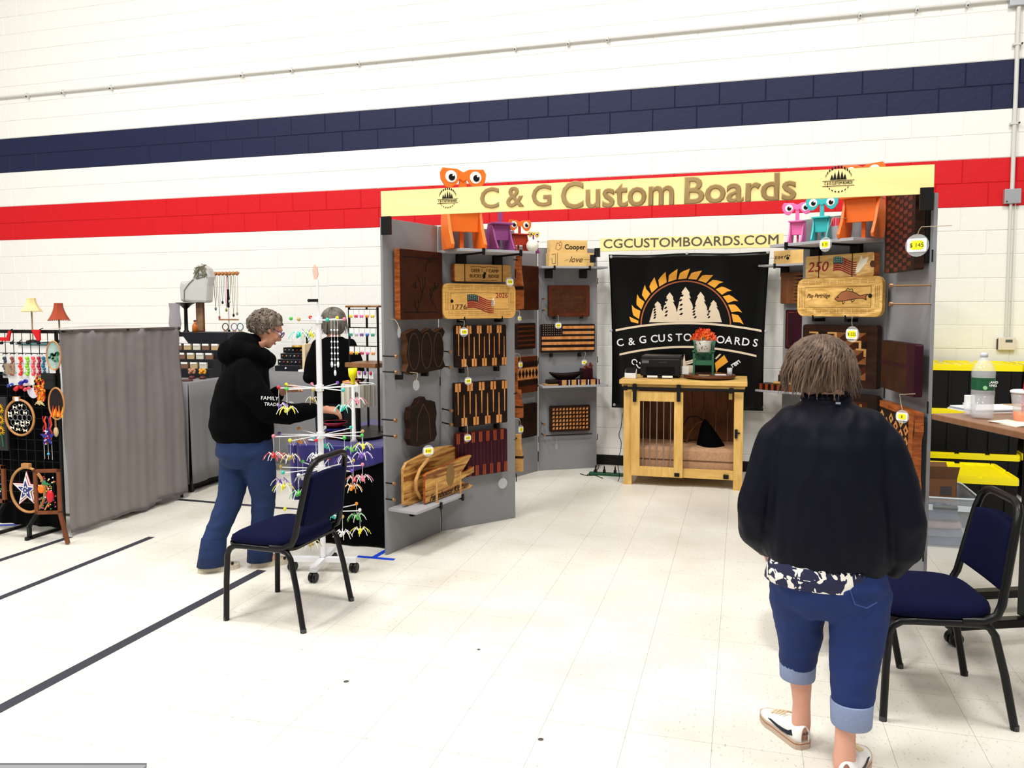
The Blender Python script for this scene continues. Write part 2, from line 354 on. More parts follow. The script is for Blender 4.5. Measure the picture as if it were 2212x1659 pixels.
# pegs for boards (pairs of cross dowels) : part of nothing else -> each pair of hooks is a thing
def hooks(f,us,z,label,L=.05,m=None,drop=.03):
    t=thing('board_hook',label,'hook',f.P(us[0],z),f.a,group='black hooks under the hanging boards')
    for u in us: obj('hook',MB().box(u-us[0]-.011,-L,-drop,u-us[0]+.011,-.001,.0).box(u-us[0]-.005,-L-.006,-.004,u-us[0]+.005,-L,.02),M_blk,t)
def pegs(f,x,ys,label,off=.10):
    t=thing('peg_rod',label,'peg',(0,0,0),0,group=None)
    u,z=f.pix(x,ys[0],off); t.location=f.P(u,z); t.rotation_euler=(0,0,f.a)
    for y in ys:
        u2,z2=f.pix(x,y,off); obj('rod',MB().tube([(u2-u,-.001,z2-z),(u2-u,-off,z2-z)],.005,6),M_blk,t); obj('rod_tip',MB().tube([(u2-u,-off,z2-z),(u2-u,-off-.012,z2-z)],[.014,.012],8),M_bolt,t)
# ================================================================ wood materials and goods of the stall
W_dark=wood('dark walnut',(.020,.009,.005),(.060,.026,.014),5,(1,1,6)); W_choc=wood('choc walnut',(.014,.007,.005),(.035,.017,.011),6,(1,1,5))
W_cherry=wood('cherry end grain',(.075,.018,.005),(.15,.042,.012),9,(1,1,1.3)); W_cherryd=wood('dark cherry',(.040,.011,.004),(.085,.024,.008),9,(1,1,1.3))
W_edge=wood('orange edge grain',(.24,.062,.012),(.46,.15,.035),5,(2,2,9),contrast=.15); W_maple=wood('maple',(.45,.235,.07),(.68,.42,.16),7,(1,1,7),contrast=.3); W_pine=wood('pine',(.60,.36,.09),(.80,.58,.23),5,(1,6,6),rough=.5,contrast=.3)
W_pinev=wood('pine upright',(.60,.36,.09),(.80,.58,.23),5,(6,6,1),rough=.5,contrast=.3)
W_crib=wood('honey ash',(.62,.34,.09),(.84,.56,.20),7,(.7,1,6),wave=1.5,contrast=.25); W_box=wood('honey box',(.52,.28,.075),(.70,.43,.15),5,(1,1,8),contrast=.3)
W_live=wood('striped acacia',(.24,.085,.016),(.72,.46,.15),2.6,(1,1,11),wave=.5,contrast=.13); W_purple=wood('purpleheart',(.030,.005,.012),(.062,.010,.024),8,(1,1,.5)); W_strip=wood('light strip',(.48,.20,.06),(.70,.34,.12),8,(3,1,1),contrast=.2)
W_red=wood('padauk',(.22,.04,.012),(.36,.08,.022),8,(3,1,1)); W_sign=wood('pale plywood',(.86,.70,.32),(.92,.80,.42),3,(.5,1,7),rough=.55,contrast=.35)
W_boxl=wood('pale box',(.70,.46,.17),(.84,.62,.28),4,(1,1,6),contrast=.3)
K_burn=mat('burnt line',(.012,.007,.005),.8); K_eng=mat('engraving brown',(.12,.045,.012),.8); K_red=mat('red inlay',(.34,.02,.03),.5); K_white=mat('white inlay',(.80,.76,.68),.5); K_green=mat('canton green',(.015,.06,.055),.5)
K_yel=mat('yellow label',(.90,.80,.01),.5); K_card=mat('white card',(.82,.82,.80),.5); K_string=mat('string',(.50,.42,.30),.8)
K_clear=mat('clear sleeve',(.85,.88,.88),.12,alpha=.22,spec=.6); K_ink=mat('ink',(.02,.02,.02),.6)
def bprism(mb,out,th):
    n=len(out); ar=sum(out[i][0]*out[(i+1)%n][1]-out[(i+1)%n][0]*out[i][1] for i in range(n))
    if ar<0: out=out[::-1]
    vs=[(x,0,z) for x,z in out]+[(x,th,z) for x,z in out]
    mb.add(vs,[tuple(range(n))],0).f; o=len(mb.v)-2*n
    mb.f.append(tuple(range(o+2*n-1,o+n-1,-1))); mb.m.append(0); mb.sm.append(False)
    for i in range(n): mb.f.append((o+i,o+n+i,o+n+(i+1)%n,o+(i+1)%n)); mb.m.append(1); mb.sm.append(False)
    return mb
def board(f,x0,y0,x1,y1,label,mf,ms=None,th=.035,off=.055,name='cutting_board',out=None,cat='cutting board',group=None,r=.012):
    u0,z0,u1,z1=f.rect(x0,y0,x1,y1,off); w=u1-u0; h=z1-z0
    t=thing(name,label,cat,f.P(u0,z0,off),f.a,group)
    o=[(a*w,b*h) for a,b in out] if out else rrect(0,0,w,h,r,4)
    obj('board_body',bprism(MB(),o,th),[mf,ms or mf],t,bev=.003); return t,w,h
def inl(t,poly,m,name='inlay',d=.0014,label=None):
    o=obj(name,MB().prism(poly,-d,.0006),m,t)
    if label: o['label']=label
    return o
def rect(x0,z0,x1,z1): return [(x0,z0),(x1,z0),(x1,z1),(x0,z1)]
def line(t,pts,wd,m,name='engraved_line',d=.0016):
    mb=MB()
    for a,b in zip(pts,pts[1:]):
        ax,az=a; bx,bz=b; L=math.hypot(bx-ax,bz-az) or 1e-6; nx,nz=-(bz-az)/L*wd/2,(bx-ax)/L*wd/2
        mb.prism([(ax-nx,az-nz),(bx-nx,bz-nz),(bx+nx,bz+nz),(ax+nx,az+nz)],-d,.0004)
    return obj(name,mb,m,t)
# ---- big sign
SL=atY(823,440,4.49); SR=atY(2018,388,4.33); FS=Fr((SL.x,4.49),(SR.x,4.33))
zb0=FS.pix(823,468)[1]; zt0=FS.pix(823,413)[1]; zb1=FS.pix(2016,418)[1]; zt1=FS.pix(2018,355)[1]
ts=thing('shop_sign','long pale wood sign reading C & G Custom Boards across the stall front','sign',FS.P(0,0),FS.a)
obj('sign_board',bprism(MB(),[(0,zb0),(FS.w,zb1),(FS.w,zt1),(0,zt0)],.018),[W_sign,W_sign],ts)
K_let=wood('letter brown',(.30,.20,.085),(.42,.30,.14),3,(1,1,1))
def signpos(px,py): u,z=FS.pix(px,py); return u,z
sang=math.atan2((zb1+zt1-zb0-zt0)/2,FS.w)
for s_,xa,xb,yt,yb in (('C',1037,1078,407,453),('&',1092,1131,404,450),('G',1149,1192,401,449),('Custom',1212,1457,386,447),('Boards',1477,1719,376,436)):
    ua,za=FS.pix(xa,(yt+yb)/2+1); ub,zb_=FS.pix(xb,(yt+yb)/2-1*(xb-xa)/120); zc=(za+FS.pix(xb,(yt+yb)/2)[1])/2
    cap=FS.pix(xa,yt)[1]-FS.pix(xa,yb)[1]
    o=text(s_,cap*1.34,K_let,ts,(ua+ub)/2,-.001,FS.pix((xa+xb)/2,(yt+yb)/2+(4 if len(s_)>1 else 0))[1],.003,fit=(ub-ua),off=.009*cap/.16,rot=(PI/2,-sang,0))
def minilogo(t,F_,px,py,r,K):
    u,z=F_.pix(px,py); e=thing; g=MB()
    for i in range(11):
        a=math.radians(20+14*i); g.prism([(u+r*math.cos(a+k),z+r*.98*math.sin(a+k)+q) for k,q in ((-.08,0),(.08,0),(.08,.011),(-.03,.013))],-.002,.0005)
    for i in range(8):
        a=math.radians(215+15.5*i-5); g.prism([(u+r*math.cos(a+k)*.95,z+r*.95*math.sin(a+k)+q) for k,q in ((-.07,0),(.07,0),(.05,.007),(-.03,.007))],-.002,.0005)
    for i,(dx,hh) in enumerate(((-.5,.42),(-.27,.62),(0,.8),(.26,.68),(.48,.45))):
        x=u+dx*r; b=z+.08*r; g.prism([(x-.13*r,b),(x+.13*r,b),(x+.06*r,b+hh*r*.6),(x,b+hh*r),(x-.06*r,b+hh*r*.6)],-.002,.0005)
    for dz in (0,-.42): g.prism(rect(u-1.2*r,z+dz*r-.001,u+1.2*r,z+dz*r+.001),-.002,.0005)
    o=obj('logo_emblem',g,K,ts,kind='stuff'); o['label']='round dark sawblade and trees emblem'
    text('C & G CUSTOM BOARDS',r*.34,K,t,u,-.001,z-.2*r,.002,fit=2.1*r)
minilogo(ts,FS,967,430,.056,K_ink); minilogo(ts,FS,1811,390,.062,K_ink)
for u,z in ((.03,zb0-.05),(FS.w-.03,zb1-.02)): obj('corner_bracket',MB().box(u-.03,-.006,z-.06,u+.03,.02,z+.05),M_blk,ts)
# ---- rear sign
q0=atY(1296,525,7.30); q1=atY(1692,518,7.30); FR=Fr((q0.x,7.30),(q1.x,7.30))
z0=FR.pix(1300,543)[1]; z1=FR.pix(1300,515)[1]
tr=thing('web_sign','pale wood strip sign reading CGCUSTOMBOARDS.COM above the black banner','sign',FR.P(0,0),FR.a)
obj('sign_board',MB().box(0,0,z0,FR.w,.018,z1),W_sign,tr,bev=.002)
K_gray=mat('taupe letters',(.13,.115,.085),.7)
ua=FR.pix(1304,525)[0]; ub=FR.pix(1682,525)[0]; text('CGCUSTOMBOARDS.COM',.115,K_gray,tr,(ua+ub)/2,-.001,(z0+z1)/2+.004,.003,fit=ub-ua,off=.0018)
for u in (-.02,): obj('corner_bracket',MB().box(u-.03,-.01,z0-.05,u+.02,.02,z0+.03).box(u-.07,-.01,z0-.10,u-.02,.02,z0-.03),M_blk,tr)
# ---- panel A (front left)
def pang(t): return t
t,w,h=board(FA,864,541,956,690,'tall dark cherry board with burnt lightning branches, top of the left wing',W_cherryd,W_edge,.045,.06)
random.seed(3)
for k in range(9):
    x=w*random.uniform(.2,.85); z=h*random.uniform(.25,.75); pts=[(x,z)]
    for _ in range(5): x+=random.uniform(-.03,.035); z+=random.uniform(-.05,.05); x=min(w*.9,max(w*.1,x)); pts.append((x,z))
    line(t,pts,.006,K_burn,'burnt_line')
inl(t,rect(.09*w,.885*h,.86*w,.9*h),K_burn,'groove'); inl(t,rect(.09*w,.10*h,.86*w,.115*h),K_burn,'groove')
scal=[(0,.08),(.14,0),(.9,.04),(1,.10),(.93,.3),(.97,.5),(.93,.75),(1,.9),(.93,1),(.8,.93),(.72,.9),(.6,1),(.48,.93),(.40,.90),(.28,1),(.14,.96),(0,.9),(.06,.7),(.02,.45),(.07,.25)]
t,w,h=board(FA,876,709,962,806,'dark scalloped board with three pointed oval grooves on the left wing',W_choc,wood('walnut edge',(.06,.025,.012),(.15,.07,.03),6,(2,2,6)),.045,.07,out=scal)
K_dl=mat('faint groove',(.12,.06,.035),.7)
for k in range(3):
    cx=(.2+.31*k)*w; line(t,[(cx+.13*w*math.sin(a),h*.5+h*.4*math.cos(a)*(1)) for a in [PI*2*i/16 for i in range(17)]],.004,K_dl,'oval_groove')
petal=[(.1,.05),(.3,0),(.9,.03),(1,.15),(.95,.4),(1,.6),(.94,.85),(.78,.9),(.66,.86),(.55,1),(.38,.97),(.25,.84),(.06,.82),(0,.6),(.07,.4),(0,.2)]
t,w,h=board(FA,884,857,944,962,'dark petal-shaped board hanging low on the left wing',W_choc,W_dark,.045,.07,out=petal)
line(t,[(.25*w,.1*h),(.3*w,.6*h),(.5*w,.85*h),(.7*w,.6*h),(.75*w,.1*h)],.004,K_dl,'oval_groove')
pegs(FA,855,(770,804),'upper pair of bolt-headed rods on the left wing beside the scalloped board')
pegs(FA,853,(908,943),'pair of bolt-headed rods beside the petal-shaped board'); pegs(FA,850,(1045,1080),'lowest pair of bolt-headed rods on the left wing behind the serving boards',.06)
hooks(FA,(.12,.40),on(FA,900,806,.05)[1],'black hook under the scalloped board')
# ---- panel B boards
t,w,h=board(FB,982,571,1104,609,'flat honey wood box lid engraved with deer camp lettering and a deer',W_box,W_edge,.05,.07,name='engraved_box',cat='box')
inl(t,rect(.165*w,0,.18*w,h),K_eng,'groove'); inl(t,rect(.83*w,0,.845*w,h),K_eng,'groove')
for s_,x,z in (('DEER',.36,.62),('CAMP',.68,.62),('BUCKS',.36,.32),('RIDGE',.68,.32)): text(s_,h*.26,K_eng,t,x*w,-.001,z*h,.002,off=.0005)
line(t,[(.27*w,.82*h),(.4*w,.88*h),(.5*w,.82*h),(.6*w,.88*h),(.76*w,.82*h)],.003,K_eng); line(t,[(.28*w,.1*h),(.75*w,.1*h)],.002,K_eng)
inl(t,[(.49*w,.18*h),(.53*w,.22*h),(.535*w,.42*h),(.55*w,.5*h),(.51*w,.58*h),(.5*w,.45*h),(.48*w,.4*h)],K_burn,'deer_figure')
line(t,[(.50*w,.55*h),(.47*w,.62*h),(.475*w,.75*h)],.0025,K_eng); line(t,[(.53*w,.55*h),(.56*w,.62*h),(.555*w,.75*h)],.0025,K_eng)
def dots(t,w,h,rows=(.88,.93,.83,.10,.15,.2),x0=.07,x1=.93,m=None,side=True):
    g=MB()
    for rz in rows:
        for i in range(60):
            if i%6==5: continue
            x=w*(x0+(x1-x0)*i/59); g.prism(rect(x-.0016,rz*h-.0016,x+.0016,rz*h+.0016),-.0008,.0003)
    for rx in ((.035,.055,.075,.925,.945,.965) if side else ()):
        for i in range(22):
            z=h*(.25+.5*i/21); g.prism(rect(rx*w-.0016,z-.0016,rx*w+.0016,z+.0016),-.0008,.0003)
    obj('peg_holes',g,K_eng,t,kind='stuff')
def wavyflag(t,x0,z0,fw,fh,stars=True,canton=K_green):
    def wv(a): return fh*.13*math.sin(a*5.2+.3)-fh*.28*a
    for k in range(7):
        zt=z0+fh*(1-k/7.); zb=zt-fh/7*.75; n=10; a0=0 if k>=3 else .42; a1=.98
        up=[(x0+fw*(a0+(a1-a0)*i/n),zt+wv(a0+(a1-a0)*i/n)) for i in range(n+1)]; dn=[(x,z-fh/7*.78*(1-.4*i/n)) for i,(x,z) in enumerate(up)]
        inl(t,up+dn[::-1],K_red,'flag_stripe')
    n=6; up=[(x0+fw*.40*i/n,z0+fh+wv(.40*i/n)) for i in range(n+1)]; dn=[(x,z-fh*.46) for x,z in up]; inl(t,up+dn[::-1],canton,'flag_canton',.0018)
    g=MB()
    for i in range(5):
        for j in range(3): x=x0+fw*.4*(i+.7)/5.4; z=z0+fh*(.93-.13*j)+wv((x-x0)/fw); g.prism(rect(x-.002,z-.002,x+.002,z+.002),-.0022,0)
    obj('star_field',g,K_white,t,kind='stuff')
t,w,h=board(FB,957,613,1114,688,'rounded honey cribbage board with 1776, 2026 and a waving flag',W_crib,W_crib,.03,.09,r=.045,name='cribbage_board',cat='game board')
dots(t,w,h); wavyflag(t,.32*w,.27*h,.37*w,.40*h)
inl(t,[(.66*w,.30*h),(.70*w,.42*h),(.685*w,.62*h),(.665*w,.56*h),(.645*w,.44*h)],K_white,'eagle_head')
text('1776',h*.2,K_eng,t,.21*w,-.001,.33*h,.002,fit=.19*w); text('2026',h*.19,K_red,t,.80*w,-.001,.66*h,.002,fit=.17*w)
for a,b in (((.1,.74),(.9,.74)),((.1,.27),(.9,.27)),((.1,.27),(.1,.74)),((.9,.27),(.9,.74))): line(t,[(a[0]*w,a[1]*h),(b[0]*w,b[1]*h)],.0015,K_eng)
inl(t,circ(.012,10,.115*w,.5*h),K_burn,'finger_hole')
hooks(FB,(.15,.46),on(FB,1030,690,.07)[1],'black hooks under the flag cribbage board',.085,drop=.02)
def arrows(t,w,h,n,ms,mfl,first=0,twist=0):
    p=w/n
    for i in range(n):
        cx=p*(i+.5); up=(i+first)%2; a=p*.11; b=p*.47; g=p*.06; s=h*.17
        if up: pts=[(cx-a*.6,h*.30),(cx+a*.6,h*.30),(cx+a,h*(.80)),(cx+g,h*.80),(cx+g,h*.985-.0),(cx+b,h*.985),(cx+b,h-s-h*.02),(cx+a,h-s-h*.04),(cx+a,h*.79)]
        z=lambda q: h-q if not up else q
        shaft=[(cx-a*.55,z(h*.28)),(cx+a*.55,z(h*.28)),(cx+a*.9,z(h*.80)),(cx-a*.9,z(h*.80))]
        inl(t,shaft,ms,'arrow_shaft')
        for sgn in (-1,1):
            inl(t,[(cx+sgn*g,z(h*.80)),(cx+sgn*b,z(h*.80)),(cx+sgn*b*.96,z(h*.985)),(cx+sgn*g,z(h*.985))],mfl,'arrow_fletching')
t,w,h=board(FB,985,702,1094,792,'near black board with pale arrow inlays, upper of the three on the left wing',W_choc,W_dark,.04,.07); arrows(t,w,h,10,W_strip,W_strip,1)
hooks(FB,(.16,.45),on(FB,1040,795,.06)[1],'black hooks under the upper arrow board')
t,w,h=board(FB,983,824,1096,918,'near black board with pale arrow inlays, middle of the three on the left wing',W_choc,W_dark,.04,.07); arrows(t,w,h,9,W_strip,W_strip,1)
hooks(FB,(.16,.45),on(FB,1040,921,.06)[1],'black hooks under the middle arrow board')
t,w,h=board(FB,986,931,1096,1026,'purple board with reddish arrow inlays, lowest of the three on the left wing',W_purple,W_cherry,.04,.07)
p=w/14
for i in range(14):
    cx=p*(i+.5); tp=i%2==0
    for sgn in (-1,1): inl(t,rect(cx+sgn*p*.05,h*.76 if tp else h*.01,cx+sgn*p*.44,h*.99 if tp else h*.24),W_red,'arrow_fletching')
    inl(t,rect(cx-p*.04,h*.24,cx+p*.04,h*.76),mat('thin line',(.15,.03,.03),.6),'arrow_shaft')
pegs(FB,972,(760,793),'pair of bolt-headed rods beside the upper arrow board',.12); pegs(FB,974,(887,917),'pair of bolt-headed rods beside the middle arrow board',.12)
# ---- panel C (rear left, slice)
t,w,h=board(FC,1122,574,1164,670,'dark brown square board on the rear left wing slice',W_cherryd,W_edge,.04,.08)
t,w,h=board(FC,1119,698,1157,754,'small dark plaid board below the brown one on the rear wing slice',W_choc,W_dark,.04,.05)
for i in range(5): inl(t,rect(0,h*(.12+.18*i),w,h*(.19+.18*i)),W_cherry,'strip_inlay')
t,w,h=board(FC,1119,770,1162,848,'banded board with a row of dark diamonds on the rear wing slice',W_cherry,W_edge,.04,.05)
inl(t,rect(0,.72*h,w,.86*h),W_choc,'band'); inl(t,rect(0,.20*h,w,.34*h),W_choc,'band'); inl(t,rect(0,.37*h,w,.69*h),W_strip,'band')
for i in range(6): cx=w*(i+.5)/6; inl(t,[(cx-w*.075,.53*h),(cx,.40*h),(cx+w*.075,.53*h),(cx,.66*h)],W_choc,'diamond_inlay',.0022)
t,w,h=board(FC,1130,872,1160,944,'nearly black striped board, lowest on the rear wing slice',W_choc,W_dark,.04,.05)
for i in range(6): inl(t,rect(w*(.1+.14*i),h*.1,w*(.13+.14*i),h*.45),W_cherryd,'strip_inlay')
# back side of panel B holds paddles seen past its edge
def paddle(px,y0,y1,label,m):
    P_=Vector((-1.60,5.68,0)); Y=P_.y; a=atY(px-5,y1,Y); b=atY(px+5,y0,Y)
    t=thing('serving_paddle',label,'cutting board',((a.x+b.x)/2-.02,Y,a.z),0); h=b.z-a.z
    obj('board_body',MB().prism([(-.03,0),(.045,0),(.045,h*.4),(.03,h*.7),(.03,h),(-.01,h),(-.03,h*.6)],-.015,.015),m,t,bev=.004)
    obj('hanging_peg',MB().tube([(.0,.0,h*.9),(.0,-.085,h*.9)],.005,6),M_blk,t); obj('cross_band',MB().prism(rect(-.031,h*.36,.046,h*.42),-.017,.017),W_choc,t)
paddle(1124,550,668,'tall orange-brown board edge sticking out behind the left wing, level with the brown board',W_edge); paddle(1123,842,902,'orange-brown paddle edge sticking out behind the left wing below the diamonds',W_edge); paddle(1123,938,1018,'pale and dark striped paddle edge sticking out lowest behind the left wing',W_maple)
# ---- panel D
t,w,h=board(FD,1185,616,1274,684,'reddish brown board with a faint woven centre on the rear left panel',W_cherry,W_cherryd,.035,.05)
inl(t,rect(.09*w,.13*h,.91*w,.88*h),wood('weave centre',(.055,.02,.008),(.12,.045,.016),30,(1,1,1)),'centre_field')
g=MB(); random.seed(4)
for i in range(9):
    for j in range(9):
        if abs(i-4)+abs(j-4)<6: cx=w*(.38+.03*i); cz=h*(.30+.05*j); g.prism(rect(cx-.003,cz-.003,cx+.003,cz+.003),-.002,0)
obj('centre_weave',g,K_eng,t,kind='stuff')
pegs(FD,1178,(645,670),'pair of bolt-headed rods beside the woven-centre board',.10)
hooks(FD,(.15,.42),on(FD,1230,686,.05)[1],'black hooks under the woven-centre board',drop=.01)
t,w,h=board(FD,1168,700,1285,761,'dark wooden flag board with light stripes and tiny stars',W_choc,W_dark,.035,.05,name='flag_board',cat='flag board')
for k,zz in enumerate((.89,.70,.52,.33,.13)): inl(t,rect((.40 if k<2 else .02)*w,(zz-.055)*h,.985*w,(zz+.045)*h),W_strip,'flag_stripe')
g=MB()
for i in range(9):
    for j in range(5): x=w*(.05+.04*i); z=h*(.63+.08*j); g.prism(rect(x-.003,z-.003,x+.003,z+.003),-.002,0)
obj('star_field',g,mat('star dot',(.5,.38,.32),.6),t,kind='stuff')
hooks(FD,(.12,.40),on(FD,1225,764,.05)[1],'black hooks under the wooden flag board')
t,w,h=board(FD,1188,876,1275,932,'dark board of small stacked cube inlays low on the rear left panel',W_dark,W_dark,.03,.05)
for i in range(11):
    for j in range(6):
        cx=w*(.085+.083*i); cz=h*(.14+.145*j); s=w*.028; inl(t,[(cx-s,cz-s*.9),(cx+s,cz-s*.9),(cx+s,cz+s*1.2),(cx-s*.3,cz+s*.9)],W_strip,'cube_inlay')
pegs(FD,1176,(917,940),'pair of bolt-headed rods beside the cube inlay board',.10)
obj_=thing('shelf_rod','long thin dark rod lying under the cube inlay board','rod',FD.P(.05,on(FD,1230,939,.05)[1],.05),FD.a); obj('rod',MB().tube([(0,0,0),(.47,0,.0)],.006,6),M_blk,obj_); obj('rod_tip',MB().tube([(-.012,0,0),(0,0,0)],.01,6),M_bolt,obj_)
# on shelf D top
def onshelf(f,px0,px1,py0,z,off,dep):
    a=f.pix(px0,py0,off)[0]; b=f.pix(px1,py0,off)[0]; zt=f.pix((px0+px1)/2,py0,off)[1]; return a,b,zt-z
a,b_,h=onshelf(FD,1187,1283,546,zD,.16,.1)
t=thing('wooden_box','pale wooden box engraved with the word love, lower of the two on the shelf','box',FD.P(a,zD,.16),FD.a); w=b_-a
obj('box_body',MB().box(0,0,0,w,.12,h),W_boxl,t,bev=.002); inl(t,rect(.17*w,0,.178*w,h),K_eng,'groove'); text('love',h*.62,K_eng,t,.58*w,-.001,.5*h,.002,fit=.30*w,shear=.4)
line(t,[(.33*w,.4*h),(.42*w,.5*h)],.002,K_eng); line(t,[(.74*w,.55*h),(.92*w,.5*h)],.002,K_eng); line(t,[(.05*w,.85*h),(.13*w,.9*h),(.13*w,.2*h),(.06*w,.2*h),(.05*w,.6*h)],.003,K_eng)
a2,b2,h2=onshelf(FD,1188,1268,519,zD,.14,.1)
t2=thing('wooden_box','pale wooden box engraved Cooper with a dog head, stacked on the love box','box',FD.P(a2,zD+h,.15),FD.a); w2=b2-a2; h2=h2-h
obj('box_body',MB().box(0,0,0,w2,.11,h2),W_boxl,t2,bev=.002); text('Cooper',h2*.55,K_ink,t2,.66*w2,-.001,.45*h2,.002,fit=.56*w2,off=.002)
line(t2,[(.14*w2,.3*h2),(.18*w2,.8*h2),(.22*w2,.7*h2),(.27*w2,.9*h2),(.30*w2,.75*h2),(.29*w2,.4*h2),(.22*w2,.2*h2),(.14*w2,.3*h2)],.003,mat('burn red',(.35,.05,.02),.7),'dog_outline'); inl(t2,circ(.006,8,.25*w2,.6*h2),K_eng,'nose')
# shelf D lower
u=lambda px,py,off: FD.pix(px,py,off)[0]
a=u(1207,828,.18); b_=u(1295,828,.18); hh=FD.pix(1250,820,.18)[1]-zD2; w=b_-a
t=thing('serving_tray','striped maple and purple wood tray on the rear left shelf','tray',FD.P(a,zD2,.19),FD.a)
obj('tray_body',MB().box(0,0,0,w,.16,hh),W_purple,t,bev=.003)
for i in range(4): x=w*(.07+.235*i); inl(t,rect(x,0,x+w*.11,hh),W_maple,'end_strip'); inl(t,rect(x+w*.165,0,x+w*.185,hh),K_card,'pin_stripe')
bx=u(1215,815,.10); t=thing('wooden_bowl','dark boat-shaped wooden bowl on the striped tray','bowl',FD.P(bx+.03,zD2+hh,.1),FD.a)
obj('bowl_body',MB().sheet(lambda i,j:(.16*math.cos(2*PI*i)*(.35+.65*j),.07*math.sin(2*PI*i)*(.35+.65*j),.06*j*j+.008*math.cos(4*PI*i)*j),28,8),W_choc,t,solid=.008)
t=thing('wedge_board','pale-edged dark leaf board lying at the left end of the rear left shelf','cutting board',FD.P(.0,zD2,.12),FD.a); obj('board_body',MB().box(.02,-.05,0,.15,.06,.012,0),W_maple,t,bev=.003); obj('top_layer',MB().box(.05,-.045,.012,.16,.06,.05),W_choc,t,bev=.01)
kx=u(1256,810,.07); kh=FD.pix(1268,790,.07)[1]-zD2-hh
t=thing('knife_block','deep red wooden block with pale-ended handles on the rear left shelf','knife block',FD.P(kx,zD2+hh,.10),FD.a)
obj('block_body',MB().box(0,0,0,.105,.09,kh*.8),W_purple,t,bev=.006)
for i,(x,z) in enumerate(((.015,.85),(.04,1.05),(.065,.9),(.09,1.1),(.03,1.25),(.075,1.25))): obj('handle',MB().tube([(x,.02+.01*(i%3),kh*.75),(x+.006,.0,kh*z)],.010,8),wood('handle red',(.14,.02,.02),(.3,.1,.06),20,(1,1,1)),t)
# ---- shelf E items (rear right)
a,b_,h=onshelf(FD2,1674,1760,540,zE,.1,.1)
t=thing('wooden_box','pale wooden box with a row of small paw marks on the rear right shelf','box',FD2.P(a,zE,.12),FD2.a); w=b_-a; obj('box_body',MB().box(0,0,0,w,.1,h),W_boxl,t,bev=.002)
g=MB(); cx,cz=.36*w,.5*h
obj('paw_mark',MB().prism(circ(.014,10,cx,cz-.008),-.002,0).prism(circ(.006,8,cx-.016,cz+.012),-.002,0).prism(circ(.006,8,cx,cz+.018),-.002,0).prism(circ(.006,8,cx+.016,cz+.012),-.002,0),K_ink,t)
text('Z O E Y',.03,K_ink,t,.17*w,-.001,.5*h,.002,off=.001)
t,w,h=board(FD2,1686,588,1745,656,'orange-brown board with dark comb-like stripes on the rear right panel',W_cherry,W_edge,.03,.05,off=.06) if 0 else board(FD2,1686,588,1745,656,'orange-brown board with dark comb-like stripes on the rear right panel',wood('orange walnut',(.10,.035,.008),(.22,.085,.022),5,(5,1,1)),W_edge,.03,.06)
for i in range(8): z=h*(.1+.11*i); inl(t,[(.45*w,z),(1*w,z-.012),(1*w,z+.014)],K_burn,'burnt_stripe')
t,w,h=board(FD2,1696,669,1745,754,'very dark framed board below the comb-striped one',W_purple,W_dark,.03,.05); 
for r_ in (rect(.08*w,.06*h,.12*w,.94*h),rect(.08*w,.06*h,.95*w,.085*h),rect(.08*w,.92*h,.95*w,.945*h)): inl(t,r_,W_cherry,'border_strip')
a=FD2.pix(1636,832,.2)[0]; b_=FD2.pix(1715,838,.2)[0]; w=b_-a
hh=.055; t=thing('serving_tray','dark tray with red end strips on the rear right shelf','tray',FD2.P(a,zE2,.2),FD2.a); obj('tray_body',MB().box(0,0,0,w,.16,hh),W_choc,t,bev=.003)
for i in range(6): x=w*(.06+.16*i); inl(t,rect(x,0,x+w*.075,hh),W_red,'end_strip')
t=thing('serving_tray','shallow tan-rimmed wooden tray on the dark tray','tray',FD2.P(a+.13,zE2+hh,.15),FD2.a); obj('tray_body',MB().box(0,-.02,0,.22,.1,.022),W_maple,t,bev=.008); 
t=thing('knife_block','black wooden block with speckled knobs on the rear right shelf','knife block',FD2.P(a+.16,zE2+hh+.022,.13),FD2.a); obj('block_body',MB().box(0,0,0,.12,.08,.06),W_choc,t,bev=.004)
for i in range(6):
    for j in range(2): obj('handle',MB().tube([(.015+.018*i,.01+.03*j,.05),(.02+.018*i,.01+.03*j,.095+.012*((i+j)%3))],.010,8),wood('handle pink',(.10,.02,.012),(.5,.2,.12),40,(1,1,1)),t)
# ---- panel B' boards
t,w,h=board(FB2,1740,549,1888,599,'pale wooden box lid with 250, a waving flag and a white eagle',wood('swirl ash',(.56,.34,.11),(.84,.60,.27),4,(1,1,5),wave=2.5,contrast=.2),W_edge,.05,.08,name='engraved_box',cat='box')
text('250',h*.62,K_red,t,.19*w,-.001,.48*h,.002,fit=.32*w,shear=.2); wavyflag(t,.43*w,.24*h,.34*w,.62*h,canton=mat('canton teal',(.02,.16,.17),.5))
inl(t,[(.74*w,.10*h),(.80*w,.2*h),(.90*w,.55*h),(.93*w,.8*h),(.85*w,.72*h),(.83*w,.9*h),(.79*w,.6*h),(.76*w,.4*h)],K_white,'eagle_figure')
for x in (.21,.70): inl(t,rect(x*w,0,(x+.005)*w,h),K_burn,'elastic_band',.004)
inl(t,circ(.02,12,.985*w,.5*h),K_eng,'finger_notch')
t,w,h=board(FB2,1722,599,1906,684,'rounded honey cribbage board with an engraved leaping fish',wood('swirl ash2',(.58,.35,.10),(.86,.60,.24),3,(1,1,4),wave=3,contrast=.15),W_crib,.03,.10,r=.05,name='cribbage_board',cat='game board')
dots(t,w,h,rows=(.88,.92,.84,.09,.13,.17)); 
for a,b in (((.1,.76),(.88,.76)),((.1,.24),(.88,.24)),((.1,.24),(.1,.76)),((.88,.24),(.88,.76))): line(t,[(a[0]*w,a[1]*h),(b[0]*w,b[1]*h)],.0015,K_eng)
